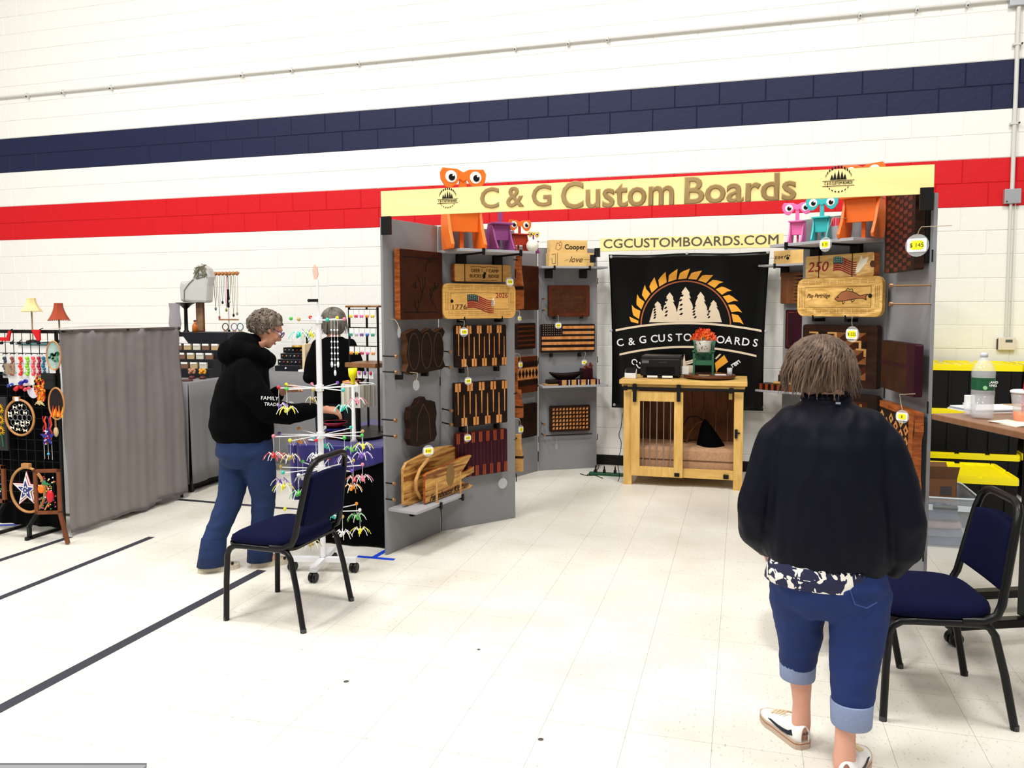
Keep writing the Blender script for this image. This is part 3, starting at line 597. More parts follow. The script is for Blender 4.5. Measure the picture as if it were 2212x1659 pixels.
text('Play Partridge',h*.15,K_eng,t,.27*w,-.001,.54*h,.002,fit=.28*w,shear=.3)
fish=[(.47,.45),(.50,.52),(.55,.62),(.60,.66),(.66,.64),(.72,.58),(.76,.52),(.80,.55),(.85,.56),(.82,.50),(.83,.42),(.79,.46),(.74,.46),(.66,.43),(.58,.40),(.51,.39)]
F_=[(x*w,z*h) for x,z in fish]; inl(t,F_,mat('fish tan',(.42,.17,.07),.6),'fish_figure'); line(t,F_+[F_[0]],.003,K_burn,'fish_outline',.0022)
line(t,[(.60*w,.66*h),(.62*w,.72*h),(.64*w,.68*h),(.67*w,.70*h),(.68*w,.63*h)],.003,K_burn,'fish_fin'); line(t,[(.56*w,.40*h),(.565*w,.32*h),(.59*w,.37*h)],.003,K_burn,'fish_fin'); line(t,[(.66*w,.43*h),(.67*w,.36*h),(.70*w,.42*h)],.003,K_burn,'fish_fin')
inl(t,circ(.004,8,.51*w,.49*h),K_burn,'fish_eye',.0024); inl(t,circ(.013,10,.87*w,.52*h),K_burn,'finger_hole')
hooks(FB2,(.18,.42),on(FB2,1810,688,.08)[1],'black hooks under the fish cribbage board',.095,drop=.02)
t,w,h=board(FB2,1733,702,1894,834,'large dark framed board with zigzag pale strips behind the near woman',W_dark,W_dark,.045,.06,r=.02)
x0,x1,z0_,z1_=.10*w,.87*w,.13*h,.88*h; inl(t,rect(x0,z0_,x1,z1_),W_cherryd,'centre_field',.001)
n=6; cw=(x1-x0)/n; ch=(z1_-z0_)/6
W_br=wood('mid brown',(.16,.06,.018),(.28,.11,.035),8,(1,1,1))
for i in range(n):
    for j in range(6):
        a,b=x0+i*cw,z0_+j*ch
        inl(t,[(a,b),(a+cw,b),(a+cw,b+ch)] if (i+j)%2 else [(a,b),(a,b+ch),(a+cw,b+ch)],W_br if (i+j)%3 else W_choc,'triangle_inlay',.0016)
for k in range(-2,5):
    x,z=x0+cw*k,z1_
    for s_ in range(6):
        xa,xb=x+cw*s_*.5*2*.5,x+cw*(s_*.5*2*.5+1); zz=z-ch*s_
        if xa>=x0-.001 and xb<=x1+.001 and k%2==0:
            inl(t,rect(xa,zz-ch*.22,xb,zz),W_maple,'zigzag_strip',.0022)
            if zz-ch>=z0_-.001: inl(t,rect(xb-cw*.24,zz-ch,xb,zz-ch*.22),W_maple,'zigzag_strip',.0022)
t,w,h=board(FB2,1745,848,1893,960,'dark framed board mostly hidden behind the near woman, below the zigzag one',W_choc,W_dark,.045,.06,r=.02); inl(t,rect(.1*w,.1*h,.88*w,.86*h),W_cherryd,'centre_field')
for i in range(5): inl(t,rect(w*(.2+.14*i),h*.3,w*(.24+.14*i),h*.82),W_strip,'strip_inlay')
# ---- panel A'
t,w,h=board(FA2,1912,400,1976,586,'tall board of dark and red staggered bricks at the top right of the stall',W_choc,W_dark,.05,.075)
bw=w/7; bh=h/11
for i in range(6):
    for j in range(11):
        z=bh*j+(bh*.5 if i%2 else 0)
        if z+bh*.52<h: inl(t,rect(bw*(i+.08)+.5*bw,z+.06*bh,bw*(i+.95)+.5*bw,z+.56*bh),wood('brick red',(.11,.018,.008),(.19,.035,.014),12,(1,1,1)),'brick_inlay')
t2=thing('cutting_board','black edged board standing behind the red brick board','cutting board',FA2.P(FA2.pix(1990,500,.03)[0]-.2,0,.0235),FA2.a); obj('board_body',MB().box(.0,0,on(FA2,1985,570,.03)[1],.24,.0225,on(FA2,1985,412,.03)[1]),mat('black edge',(.012,.011,.011),.5),t2,bev=.004)
t,w,h=board(FA2,1903,739,1976,848,'plum and brown board with rounded corners on the right panel',wood('brown face',(.035,.014,.007),(.075,.030,.013),12,(1,1,1)),W_purple,.04,.075)
inl(t,rect(.0*w,.52*h,.78*w,.58*h),W_purple,'band'); inl(t,rect(.78*w,0,1*w,h),W_purple,'band')
t,w,h=board(FA2,1898,877,1974,1072,'orange framed board of interlocking diamonds on the right panel',W_choc,W_edge,.045,.075,out=[(0,0),(1,0),(.97,.12),(.99,.2),(.96,.3),(.96,.7),(1,.8),(.99,1),(0,1)])
inl(t,rect(.0,.93*h,1*w,h),W_edge,'top_strip'); inl(t,[(.85*w,.0),(.99*w,.0),(.97*w,.2*h),(.96*w,.7*h),(.99*w,.93*h),(.85*w,.93*h)],W_edge,'side_strip')
for i in range(6):
    for j in range(7):
        cx=w*(.08+.14*i); cz=h*(.06+.13*j)+(h*.065 if i%2 else 0); a,b=w*.065,h*.06
        if cz+b<.93*h and cx+a<.85*w:
            inl(t,[(cx-a,cz),(cx,cz-b),(cx+a,cz),(cx,cz+b)],W_strip if (i%2) or j%2 else W_maple,'diamond_inlay'); inl(t,[(cx-a*.4,cz),(cx,cz-b*.4),(cx+a*.4,cz),(cx,cz+b*.4)],W_choc if i%2 else W_cherryd,'diamond_centre',.002)
t,w,h=board(FA2,1940,1075,1966,1112,'pale striped paddle end low on the right panel beside the elbow',W_maple,W_edge,.03,.06)
for i in range(3): inl(t,rect(0,h*(.2+.3*i),w,h*(.3+.3*i)),W_cherry,'strip_inlay')
def rods(f,xa,xb,y,label,off):
    z=f.pix(xa,y,off)[1]; ua=f.pix(xa,y,off)[0]; t=thing('peg_rod',label,'peg',f.P(ua,z),f.a)
    obj('rod',MB().tube([(0,-.001,0),(0,-off,0)],.006,6),M_bolt,t); obj('rod_tip',MB().tube([(0,-off,0),(0,-off-.012,0)],.013,8),M_bolt,t)
for k,y in enumerate((617,657)):
    u,z=FA2.pix(1928,y,.18); t=thing('peg_rod',('upper','lower')[k]+' empty copper-coloured rod on the right panel','peg',FA2.P(u,z),FA2.a)
    obj('rod',MB().tube([(0,-.001,0),(0,-.18,0)],.005,6),M_bolt,t); obj('rod_tip',MB().tube([(0,-.18,0),(0,-.195,0)],.012,8),M_bolt,t)
for k,y in enumerate((780,824)):
    u,z=FA2.pix(1984,y,.02); t=thing('peg_rod',('upper','lower')[k]+' black rod behind the plum board on the right panel','peg',FA2.P(u,z),FA2.a); obj('rod',MB().tube([(0,-.001,0),(0,-.03,-.003)],.005,6),M_blk,t); obj('rod_tip',MB().tube([(0,-.03,-.003),(0,-.034,-.003)],.007,6),M_blk,t)
# ---- live edge boards on the low shelf
a=FA.pix(868,1060,.07)[0]; w=FA.pix(985,1000,.07)[0]-a; zc=zA
h=FA.pix(935,967,.07)[1]-zA
hd=[(0,.05),(.1,0),(.98,0),(1,.85),(.9,.95),(.6,1),(.3,.93),(.06,.86),(0,.75)]
t=thing('serving_board','striped acacia board with a looped handle leaning behind the other on the low shelf','cutting board',FA.P(a,zA,.085),FA.a)
obj('board_body',bprism(MB(),[(x*w,z*h) for x,z in hd],.022),[W_live,W_maple],t,bev=.004)
obj('handle',MB().tube([(.24*w,-.02,.10*h),(.14*w,-.03,.3*h),(.13*w,-.035,.5*h),(.2*w,-.035,.68*h),(.36*w,-.03,.84*h)],.012,8),W_maple,t)
a=FA.pix(915,1070,.15)[0]; b_=FA.pix(1026,1010,.15)[0]; w=b_-a; h=FA.pix(960,1000,.15)[1]-zA; h=h*1.03
fb_=[(0,.03),(.86,0),(.92,.06),(.66,.32),(.68,.36),(.80,.40),(.98,.44),(1,.47),(1,.62),(.97,.64),(.80,.55),(.68,.54),(.70,.58),(.90,.96),(.86,1),(.70,1),(.05,.86),(0,.8)]
t=thing('serving_board','striped acacia fish-shaped board lettered Farmhouse Kitchen, in front on the low shelf','cutting board',FA.P(a,zA,.165),FA.a)
obj('board_body',bprism(MB(),[(x*w,z*h) for x,z in fb_],.022),[W_live,W_edge],t,bev=.004)
text('Farmhouse Kitchen',.06,K_ink,t,.44*w,-.001,.135*h,.002,fit=.74*w,shear=.45); inl(t,circ(.05,20,.46*w,.60*h,.075),mat('engraved oval',(.30,.19,.07),.8),'engraved_oval'); inl(t,circ(.010,10,.955*w,.54*h),K_burn,'hanging_hole')
for k,px in enumerate((945,996)):
    u,_=FA.pix(px,1060,.20); t=thing('dowel_stop',('near','far')[k]+' pale dowel stop holding the fish-shaped board on the shelf','dowel',FA.P(u,zA,.195),FA.a); obj('dowel',MB().tube([(0,0,0),(0,0,.15)],.007,8),W_maple,t); obj('dowel_foot',MB().tube([(0,0,-.002),(0,0,.004)],.010,8),W_maple,t)
# ---- price tags
def price(f,px,py,off,r,label,top=None,txt='$',edge=False,tw=0,hold=.068):
    u,z=f.pix(px,py,off); t=thing('price_tag',label,'price tag',f.P(u,z,off),f.a+tw)
    r*=1.12
    obj('sleeve',MB().lathe([(r,-.0015),(r,.0015)],20,axis='y'),K_clear,t)
    if not edge:
        obj('card',MB().prism(rrect(-r*.82,-r*.58,r*.82,r*.6,r*.15,3),-.004,-.0022),K_card,t); obj('label_dot',MB().prism(rrect(-r*.55,-r*.38,r*.6,r*.42,r*.3,4),-.0052,-.004),K_yel,t)
        text(txt,r*.52,K_ink,t,0,-.0054,0,.0008)
    if top:
        u2,z2=f.pix(top[0],top[1],off); q=Matrix.Rotation(-tw,3,'Z')@Vector((0,max(0,off-hold),0)); obj('string',MB().tube([(0,0,r*.9),((u2-u)*.5,-.004,(z2-z+r)*.5),(u2-u,0,z2-z),(u2-u+q.x,q.y,z2-z+.004)],.0018,5),K_string,t)
price(FA2,1981,530,.15,.047,'large yellow price tag hanging in front of the black-edged board',(1985,490),'$ 145',tw=.9,hold=.018)
price(FB2,1783,528,.31,.038,'yellow price tag dangling from the right top shelf by a long string',(1800,470),'$ 35')
price(FB2,1841,722,.15,.042,'yellow price tag hanging over the zigzag board',(1841,684),'$ 225'); price(FA2,1949,900,.14,.030,'yellow price tag hanging over the diamond board',(1948,852),'$',tw=.8)
price(FB,1101,609,.14,.030,'yellow price tag on the corner of the deer camp box',(1108,590),'$ 50'); price(FB,1002,717,.14,.030,'yellow price tag over the upper arrow board',(1003,693),'$ 85')
price(FB,1011,823,.13,.026,'yellow price tag between the upper and middle arrow boards',(1009,790),'$ 85'); price(FB,1010,946,.13,.026,'yellow price tag on the purple arrow board',(1009,918),'$ 85')
price(FA,925,974,.17,.034,'yellow price tag lying on the looped-handle board',None,'$ 60',tw=-.7); price(FD,1206,703,.10,.030,'yellow price tag over the flag board',(1206,682),'$ 95')
price(FD,1262,783,.10,.026,'yellow price tag above the red knife block',(1265,762),'$'); price(FC,1124,788,.12,.03,'yellow price tag on the rear wing by the diamonds band',(1122,765),'$'); price(FC,1125,928,.12,.036,'yellow price tag low on the rear wing',(1122,905),'$'); price(FC,1122,688,.12,.024,'gold price tag below the brown square board',(1122,672),'$')
price(FA,899,832,.13,.030,'blank round tag hanging below the scalloped board',(902,806),edge=True); price(FB,1086,1044,.05,.034,'blank round tag hanging below the purple board',(1089,1028),edge=True); price(FA,862,718,.12,.030,'round tag turned edge-on beside the scalloped board',(883,690),edge=True,tw=.9); price(FD,1202,965,.04,.026,'blank round tag hanging below the cube inlay board',(1202,942),edge=True,tw=.9)
# ---- creatures
eyeW=mat('eye white',(.86,.86,.84),.4); eyeB=mat('eye black',(.012,.012,.012),.3)
def creature(f,px,py,off,height,col,label,head=None,tw=0,hs=1.0,wide=1.0,neck=1.0,shz=0):
    m=mat('paint '+str(col),col,.45); u,_=f.pix(px,py,off); s=height/2.05
    t=thing('creature_planter',label,'planter',f.P(u,shz,off),f.a+tw); W_=.42*s*wide
    MX=lambda x: Matrix(((0,1,0,x),(1,0,0,0),(0,0,1,0),(0,0,0,1)))
    for sg in (-1,1):
        o=[(-.50*s,0),(.30*s,0),(.42*s,.35*s),(.40*s,.75*s),(.28*s,1.05*s),(-.08*s,1.08*s),(-.30*s,.5*s),(-.55*s,.10*s)]
        vs=MB(); x=sg*W_; n=len(o); vs.add([(x-.04*s,y,z) for y,z in o]+[(x+.04*s,y,z) for y,z in o],[tuple(range(n)),tuple(range(2*n-1,n-1,-1))]+[(i,n+i,n+(i+1)%n,(i+1)%n) for i in range(n)])
        obj('leg',vs,m,t,bev=.004)
    obj('front_panel',MB().box(-W_+.04*s,-.14*s,.42*s,W_-.04*s,-.08*s,1.02*s),m,t,bev=.003)
    obj('inner_brace',MB().box(-.05*s,.1*s,0,.05*s,.16*s,.5*s),m,t)
    obj('tray',MB().box(-W_-.06*s,-.36*s,1.02*s,W_+.06*s,.25*s,1.10*s),m,t,bev=.004)
    zn=1.72*s*neck
    obj('neck',MB().box(-.09*s,-.06*s,1.05*s,.09*s,.02*s,zn),m,t,bev=.004)
    hm=mat('paint '+str(head),head,.45) if head else m; k=s*hs
    pd=[(0,.12),(.16,.20),(.55,.22),(.62,.10),(.60,-.08),(.48,-.26),(.34,-.30),(.20,-.20),(.10,-.06)]
    hd=[(x*k,z*k+zn) for x,z in pd]+[(0,zn-.12*k)]+[(-x*k,z*k+zn) for x,z in pd[::-1]][:-1]
    h=obj('head',MB().prism(hd,-.09*s,-.03*s),hm,t,bev=.003)
    for sg in (-1,1):
        e=obj('eye',MB().lathe([(.155*k,-.001),(.155*k,.008)],20,axis='y',c=(sg*.33*k,-.094*s,zn)),eyeW,h)
        e2=obj('pupil',MB().lathe([(.085*k,-.001),(.085*k,.004)],16,axis='y',c=(sg*.33*k+.015*k,-.094*s-.004,zn-.02*k)),eyeB,h)
        obj('pupil_glint',MB().lathe([(.025*k,-.0005),(.025*k,.002)],8,axis='y',c=(sg*.33*k+.05*k,-.094*s-.007,zn+.03*k)),eyeW,h)
    return t
OR=(.80,.215,.014); PU=(.36,.10,.30); PK=(.75,.20,.46); TE=(.05,.50,.52); RD=(.50,.055,.008)
def hz(f,px,py,off): return f.pix(px,py,off)[1]
creature(FB,1000,530,.15,hz(FB,996,353,.15)-zB,OR,'large orange wooden creature with big eyes rising above the left end of the sign',hs=.92,wide=.95,shz=zB,tw=-.25)
creature(FB,1080,530,.14,(hz(FB,1080,428,.14)-zB),PU,'purple wooden creature beside the large orange one under the sign',head=(.85,.12,.06),wide=.85,shz=zB,hs=.8,tw=-.1)
creature(FB,1122,530,.13,(hz(FB,1120,470,.13)-zB),RD,'small red-orange wooden creature with big eyes on the left top shelf',head=OR,hs=1.25,wide=1.1,neck=.95,shz=zB,tw=-.1)
creature(FB,1152,530,.10,(hz(FB,1140,497,.10)-zB),PU,'tiny purple creature with yellow head at the end of the left top shelf',head=(.85,.6,.02),hs=1.0,wide=.8,shz=zB)
t=thing('wooden_ball','cream ball ornament at the end of the left top shelf','ball',FB.P(FB.pix(1143,528,.18)[0],zB,.22),FB.a); obj('ball_body',MB().ball((0,0,.045),.045,14),K_white,t); obj('ball_base',MB().tube([(0,0,0),(0,0,.008)],.02,10),W_maple,t)
creature(FB2,1722,505,.16,hz(FB2,1722,434,.16)-zB2,PK,'small pink wooden creature with big eyes on the right top shelf',hs=1.15,wide=.7,shz=zB2,tw=.5)
creature(FB2,1775,505,.15,hz(FB2,1778,421,.15)-zB2,TE,'small teal wooden creature with big eyes on the right top shelf',hs=1.12,wide=.75,shz=zB2,tw=.45)
creature(FB2,1862,505,.14,hz(FB2,1866,343,.14)-zB2,(.74,.19,.014),'large orange wooden creature peeking over the right end of the sign',hs=.90,wide=1.0,shz=zB2,tw=.35)
t=thing('toy_comb','pink and red toothed comb piece between the teal and orange creatures','toy',FB2.P(FB2.pix(1806,480,.1)[0],zB2,.12),FB2.a)
obj('comb_body',MB().box(-.04,-.01,0,.04,.01,.09),M_grayl,t,bev=.003)
for i in range(5): obj('tooth',MB().tube([(-.034+.017*i,0,.085),(-.034+.017*i,0,.14)],.007,6),mat('paint '+str(PK),PK,.45) if i%2 else mat('coral',(.8,.1,.05),.5),t)
# ================================================================ black banner with sawblade logo
BY=7.58
bTL=atY(1315,550,BY); bTR=atY(1663,543,BY); bBL=atY(1322,880,BY); bBR=atY(1655,888,BY); bx0=bTL.x; bw_=bTR.x-bTL.x
def bz(px,py):
    p=atY(px,py,BY); return p.x-bx0,p.z
def bfold(x,z):
    u=x/bw_; v=(bTL.z-z)/1.46
    e=math.exp(-((v-.0)/.28)**2)
    y=.030*e*math.cos((u-.5)*2*PI*2.0)*math.sin(PI*min(1,max(0,u))) -.018*e*abs(math.sin(PI*u*1))+.006*math.sin(u*9+v*4)*math.sin(PI*u)
    y+= -.012*math.exp(-((u-.04-.05*v)/.05)**2)*(1-e)+ .010*math.exp(-((u-.95+.05*v)/.05)**2)
    return y
K_ban=mat('black vinyl banner',(.002,.002,.0022),.30,spec=.5)
tb=thing('banner','black vinyl banner with an orange sawblade, pine trees and C & G Custom Boards','banner',(bx0,BY,0),0)
def bs(i,j):
    top=bTL.z+(bTR.z-bTL.z)*i -.02*math.sin(PI*2*abs(i-.0))**2*.6; bot=bBL.z+(bBR.z-bBL.z)*i; sx=.035*j*(1-2*i)+.02*math.sin(PI*j)*(1-2*i)*.8
    z=top+(bot-top)*j; x=bw_*i+sx; return (x,bfold(x,z),z)
obj('banner_cloth',MB().sheet(bs,60,40),K_ban,tb,solid=.003)
def bprint(name,polys,m,lift=.004,cut=12):
    """flat print that follows the folds of the cloth; polys in pixel coordinates"""
    bm=bmesh.new()
    for pl in polys:
        vs=[bm.verts.new((lambda q:(q[0],0,q[1]))(bz(*p))) for p in pl]
        try: bm.faces.new(vs)
        except Exception: pass
    bmesh.ops.triangulate(bm,faces=bm.faces[:]); bmesh.ops.subdivide_edges(bm,edges=[e for e in bm.edges if e.calc_length()>.08],cuts=2)
    for v in bm.verts: v.co.y=bfold(v.co.x,v.co.z)-lift
    me=bpy.data.meshes.new(name); bm.to_mesh(me); bm.free(); me.materials.append(m); return new(name,me,tb)
K_or=mat('banner orange',(.90,.46,.055),.45); K_or2=mat('banner copper',(.50,.16,.05),.45); K_cr=mat('banner cream',(.74,.66,.50),.45); K_bw=mat('banner white',(.80,.80,.79),.45)
def zz(x,y): return 1290+x/4.047,490+y/4.047
gc=(775,858)
def gp(r,a): return zz(gc[0]+r*math.cos(a),gc[1]-r*math.sin(a)*.98)
for k in range(15):
    a=math.radians(4+12.2*k)
    # tooth: base on ring, hooked tip leaning clockwise
    pts=[gp(415,a-.005),gp(470,a-.02),gp(505,a-.06),gp(480,a+.06),gp(465,a+.12),gp(412,a+.175)]
    if k==14: pts=[gp(415,a),gp(500,a-.06),gp(480,a+.03),gp(415,a+.06)]
    bprint('saw_tooth',[pts],K_or)
n=40; ring=[[gp(385,PI*i/n),gp(396,PI*i/n),gp(396,PI*(i+1)/n),gp(385,PI*(i+1)/n)] for i in range(n)]
bprint('copper_ring',ring,K_or2)
random.seed(5)
def tree(cx,top,base,hw,tiers):
    L=[];R=[]; H=base-top
    for k in range(tiers):
        f=(k+1)/tiers; y=top+H*f; w=hw*(.25+.75*f); L.append((cx-w,y-H*.01)); R.append((cx+w,y-H*.01)); 
        if k<tiers-1: L.append((cx-w*.62,y-H*.03)); R.append((cx+w*.62,y-H*.03))
    return [zz(*p) for p in [(cx,top)]+R+L[::-1]]
for cx,top,hw in ((530,650,75),(635,572,82),(772,525,95),(905,568,85),(1018,640,72)):
    bprint('pine_tree',[tree(cx,top,835,hw,6)],K_cr,.005)
g=[]
for cx,y0,hw in ((500,700,26),(600,640,30),(735,600,34),(850,690,30),(975,690,26)):
    for k in range(5):
        x=cx+random.uniform(-8,8); y=y0+28*k*(835-y0)/150*.9; 
        if y<815: g.append([zz(x-hw*.5,y+10),zz(x,y-8),zz(x+hw*.5,y-6),zz(x+hw*.1,y+12)])
bprint('tree_black_mark',g,K_ban,.0065)  # black marks printed over the cream pine trees
def arc(x0,y0,xm,ym,x1,y1,th,name,m=K_cr,n=24):
    def q(t): a=(1-t)**2; b=2*t*(1-t); c=t*t; cxm=2*xm-.5*(x0+x1); cym=2*ym-.5*(y0+y1); return a*x0+b*cxm+c*x1, a*y0+b*cym+c*y1
    pts=[q(i/n) for i in range(n+1)]; return bprint(name,[[zz(pts[i][0],pts[i][1]-th),zz(pts[i+1][0],pts[i+1][1]-th),zz(pts[i+1][0],pts[i+1][1]+th),zz(pts[i][0],pts[i][1]+th)] for i in range(n)],m)
arc(163,905,780,842,1437,910,9,'banner_line'); arc(197,1116,790,1050,1392,1130,9,'banner_line')
arc(540,1195,775,1182,905,1120,7,'banner_line'); arc(560,1215,775,1200,905,1140,7,'banner_line')
def btext(ch,x,y,size,ang=0,m=K_bw):
    u,z=bz(*zz(x,y)); o=text(ch,size,m,tb,u,bfold(u,z)-.006,z,.002,off=.003,rot=(PI/2,-ang,0)); return o
for ch,x,y,an in (('C',203,1015,.18),('&',300,1005,.14),('G',400,990,.12),('C',500,982,.08),('U',565,977,.06),('S',638,973,.04),('T',715,970,.02),('O',790,970,0),('M',870,972,0),('B',985,982,-.05),('O',1078,990,-.08),('A',1150,994,-.10),('R',1225,1002,-.12),('D',1298,1010,-.14),('S',1383,1018,-.16)):
    btext(ch,x,y,.098,an)
for ch,x,y,an in (('C',322,1180,.9),('U',372,1215,-.6),('E',1195,1205,1.0),('E',1222,1190,.9)): btext(ch,x,y,.075,-an)
bprint('saw_tooth',[[zz(1030,1190),zz(1110,1120),zz(1145,1180),zz(1060,1240),zz(1040,1275)]],K_or); bprint('pine_tree',[[zz(735,1240),zz(762,1110),zz(775,1210),zz(850,1210),zz(850,1285),zz(735,1285)]],K_cr,.005); bprint('stripe',[[zz(1030,1150),zz(1070,1110),zz(1085,1115),zz(1040,1160)]],K_cr)
gr=MB()
for px,py in ((1318,555),(1486,547),(1661,545),(1318,714),(1657,716),(1325,874),(1653,880)):
    u,z=bz(px,py); obj('grommet',MB().lathe([(.006,-.002),(.014,-.004),(.014,0)],12,axis='y',c=(u+(.01 if px<1400 else -.01),bfold(u,z)-.003,z)),M_galv,tb)
# ================================================================ pine dog crate cabinet
FCb=Fr((-.985,6.93),(.02,6.93)); CW=FCb.w
def cr(x0,y0,x1,y1,off=0): return FCb.rect(x0,y0,x1,y1,off)
t=thing('dog_crate_cabinet','pine dog crate cabinet with a sliding barn door on a black rail','cabinet',(FCb.o.x,6.93,0),0)
top=FCb.pix(1470,826)[1]; D_=.56
obj('top_board',MB().box(-.035,-.035,top-.022,CW+.03,D_+.0,top+.018),W_pine,t,bev=.006); obj('top_trim',MB().box(-.015,-.015,top-.045,CW+.012,D_-.01,top-.022),W_pine,t,bev=.004)
px0=cr(1346,900,1363,950); lw=.075
for x in (0,CW-lw):
    for y in (0,D_-.06): obj('leg',MB().box(x,y,0,x+lw,y+.05,top-.045),W_pinev,t,bev=.003)
hz_=FCb.pix(1470,842)[1]
obj('header_rail',MB().box(lw,.008,hz_-.0,CW-lw,.04,top-.045),W_pine,t,bev=.002)
b0=FCb.pix(1470,1032)[1]; b1=FCb.pix(1530,1016)[1]
obj('bottom_rail',MB().box(lw,.004,b0,CW-lw,.04,b1),W_pine,t,bev=.002); obj('floor_board',MB().box(.03,.05,b0+.01,CW-.03,D_-.03,b0+.03),W_pine,t)
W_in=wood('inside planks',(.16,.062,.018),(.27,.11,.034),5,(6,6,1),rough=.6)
np_=9
for k in range(np_):
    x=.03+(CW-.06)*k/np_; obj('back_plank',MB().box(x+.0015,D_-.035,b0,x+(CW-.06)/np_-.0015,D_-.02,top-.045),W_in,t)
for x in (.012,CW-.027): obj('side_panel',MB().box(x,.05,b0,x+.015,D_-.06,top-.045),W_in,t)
# sliding door
dx0,dz0,dx1,dz1=cr(1363,846,1475,1030,.03)
st=.075
dr=obj('door',MB().box(dx0,-.03,dz0,dx0+st,-.008,dz1).box(dx1-st,-.03,dz0,dx1,-.008,dz1).box(dx0+st,-.029,dz1-.085,dx1-st,-.009,dz1).box(dx0+st,-.029,dz0,dx1-st,-.009,dz0+.085),W_pinev,t,bev=.002)
K_chr=mat('steel rod',(.45,.40,.36),.3,metal=.8)
for k in range(5): x=dx0+st+(dx1-dx0-2*st)*(k+.5)/5; obj('rod',MB().tube([(x,-.02,dz0+.08),(x,-.02,dz1-.08)],.0045,6),K_chr,dr)
rz_=FCb.pix(1470,841,.04)[1]
obj('barn_rail',MB().box(.0,-.045,rz_-.012,CW+.012,-.037,rz_+.012),M_blk,t,bev=.002)
for px in (1371,1466): x=FCb.pix(px,840,.05)[0]; z0=FCb.pix(px,868,.05)[1]; obj('hanger_strap',MB().box(x-.016,-.053,z0,x+.016,-.045,rz_+.04).lathe([(.02,0),(.02,.012)],12,axis='y',c=(x,-.058,rz_+.022)),M_blk,t)
for px in (1351,1580): x=FCb.pix(px,841,.04)[0]; obj('rail_stop',MB().box(x-.018,-.05,rz_-.02,x+.018,-.036,rz_+.022),M_blk,t,bev=.002)
for px,py in ((1462,1025),(1568,1030)): x,z=FCb.pix(px,py,.035); obj('floor_guide',MB().box(x-.022,-.036,z-.02,x+.022,-.006 if px<1500 else .003,z+.012),M_blk,t,bev=.003)
x,z=FCb.pix(1590,938,.01); obj('latch',MB().box(x-.012,-.018,z-.035,x+.012,0,z+.04).box(x+.012,-.014,z+.005,x+.032,-.004,z+.015),M_blk,t,bev=.002)
x,z=FCb.pix(1578,858,.01); obj('brass_lock',MB().box(x-.014,-.016,z-.02,x+.014,0,z+.03).tube([(x-.01,-.01,z+.03),(x-.01,-.01,z+.05),(x+.01,-.01,z+.05),(x+.01,-.01,z+.03)],.003,6),mat('brass',(.5,.36,.12),.35,metal=.8),t)
K_tan=mat('tan ticking',(.52,.33,.20),.9,var=.35,scale=55,bump=.3)
ct_=thing('cushion','tan patterned cushion inside the pine dog crate','cushion',(FCb.o.x+CW/2,6.93+.30,b0+.03),0); chh=FCb.pix(1530,970,-.05)[1]-b0-.03
obj('cushion_body',MB().box(-CW/2+.045,-.23,0.002,CW/2-.045,.21,chh),K_tan,ct_,bev=.03); obj('piping',MB().tube([(-CW/2+.05,-.232,chh*.5),(CW/2-.05,-.232,chh*.5)],.005,6),mat('piping brown',(.20,.11,.06),.9),ct_)
# black cloth and bent brown strips on the cushion
zc=b0+.03+chh
def crl(px,py,off): u,z=FCb.pix(px,py,off); return (FCb.o.x+u,z)
a0=crl(1478,965,-.25); a1=crl(1500,908,-.25); a2=crl(1518,915,-.25); a3=crl(1545,942,-.25)
tc_=thing('dark_cloth','black pointed cloth heap lying on the cushion in the dog crate','cloth',(crl(1535,970,-.22)[0],7.16,zc),0)
def cone(i,j):
    a=2*PI*j; r=(1-i)**.75; x=.115*r*math.cos(a)-.055*i; y=.10*r*math.sin(a); z=.235*i; k=1+.12*math.sin(3*a)*(1-i); return (x*k,y*k,z+.003)
obj('cloth_body',MB().sheet(cone,14,28),mat('matte black cloth',(.004,.004,.005),.95,spec=.1),tc_)
tw=thing('wooden_strips','bent dark brown wooden strips arched beside the black cloth in the crate','wood strips',(crl(1500,970,-.3)[0],7.27,zc),0)
obj('arch',MB().tube([(-.12,0,.0),(-.11,0,.14),(-.06,0,.23),(.02,0,.24),(.09,0,.19),(.13,0,.12)],.014,8,flat=.5),W_dark,tw); obj('strip',MB().tube([(-.07,-.04,0.005),(-.04,-.04,.1),(.02,-.03,.18),(.09,-.02,.21)],.012,8,flat=.5),W_br,tw)
obj('strip',MB().tube([(-.10,.02,.005),(-.02,.02,.02),(.10,.0,.015)],.012,8,flat=.5),W_dark,tw)
# ---- on the cabinet
ztop=top+.018; X=lambda px,off: FCb.o.x+FCb.pix(px,812,off)[0]
def top_at(px,py): p=fl(px,py,ztop); return p.x,p.y
y_=7.18
x0=atY(1383,800,7.08).x; x1=atY(1470,800,7.08).x; hp=atY(1425,768,7.08).z-ztop; w=x1-x0
K_pr=mat('printer black',(.016,.016,.017),.38); K_pr2=mat('printer gloss',(.035,.035,.04),.2)
t=thing('printer','black desktop printer on the left of the pine crate','printer',((x0+x1)/2,7.08,ztop),0)
obj('printer_body',MB().box(-w/2,0,0.02,w/2,.30,hp*.86).box(-w/2+.02,.02,0,w/2-.02,.28,.02),K_pr,t,bev=.012); obj('scanner_lid',MB().box(-w/2+.01,.0,hp*.86,w/2,.29,hp*.98),K_pr2,t,bev=.006)
obj('output_slot',MB().box(-w/2+.05,-.004,.04,w/2-.05,.004,hp*.5),mat('slot black',(.003,.003,.003),.9),t); obj('control_panel',MB().box(-w/2+.015,-.004,hp*.66,-w/2+.075,.004,hp*.78),mat('lcd grey',(.16,.17,.16),.3),t)
obj('lower_tray',MB().box(-w/2+.07,-.03,.004,w/2-.07,0,.02),K_pr,t,bev=.003)
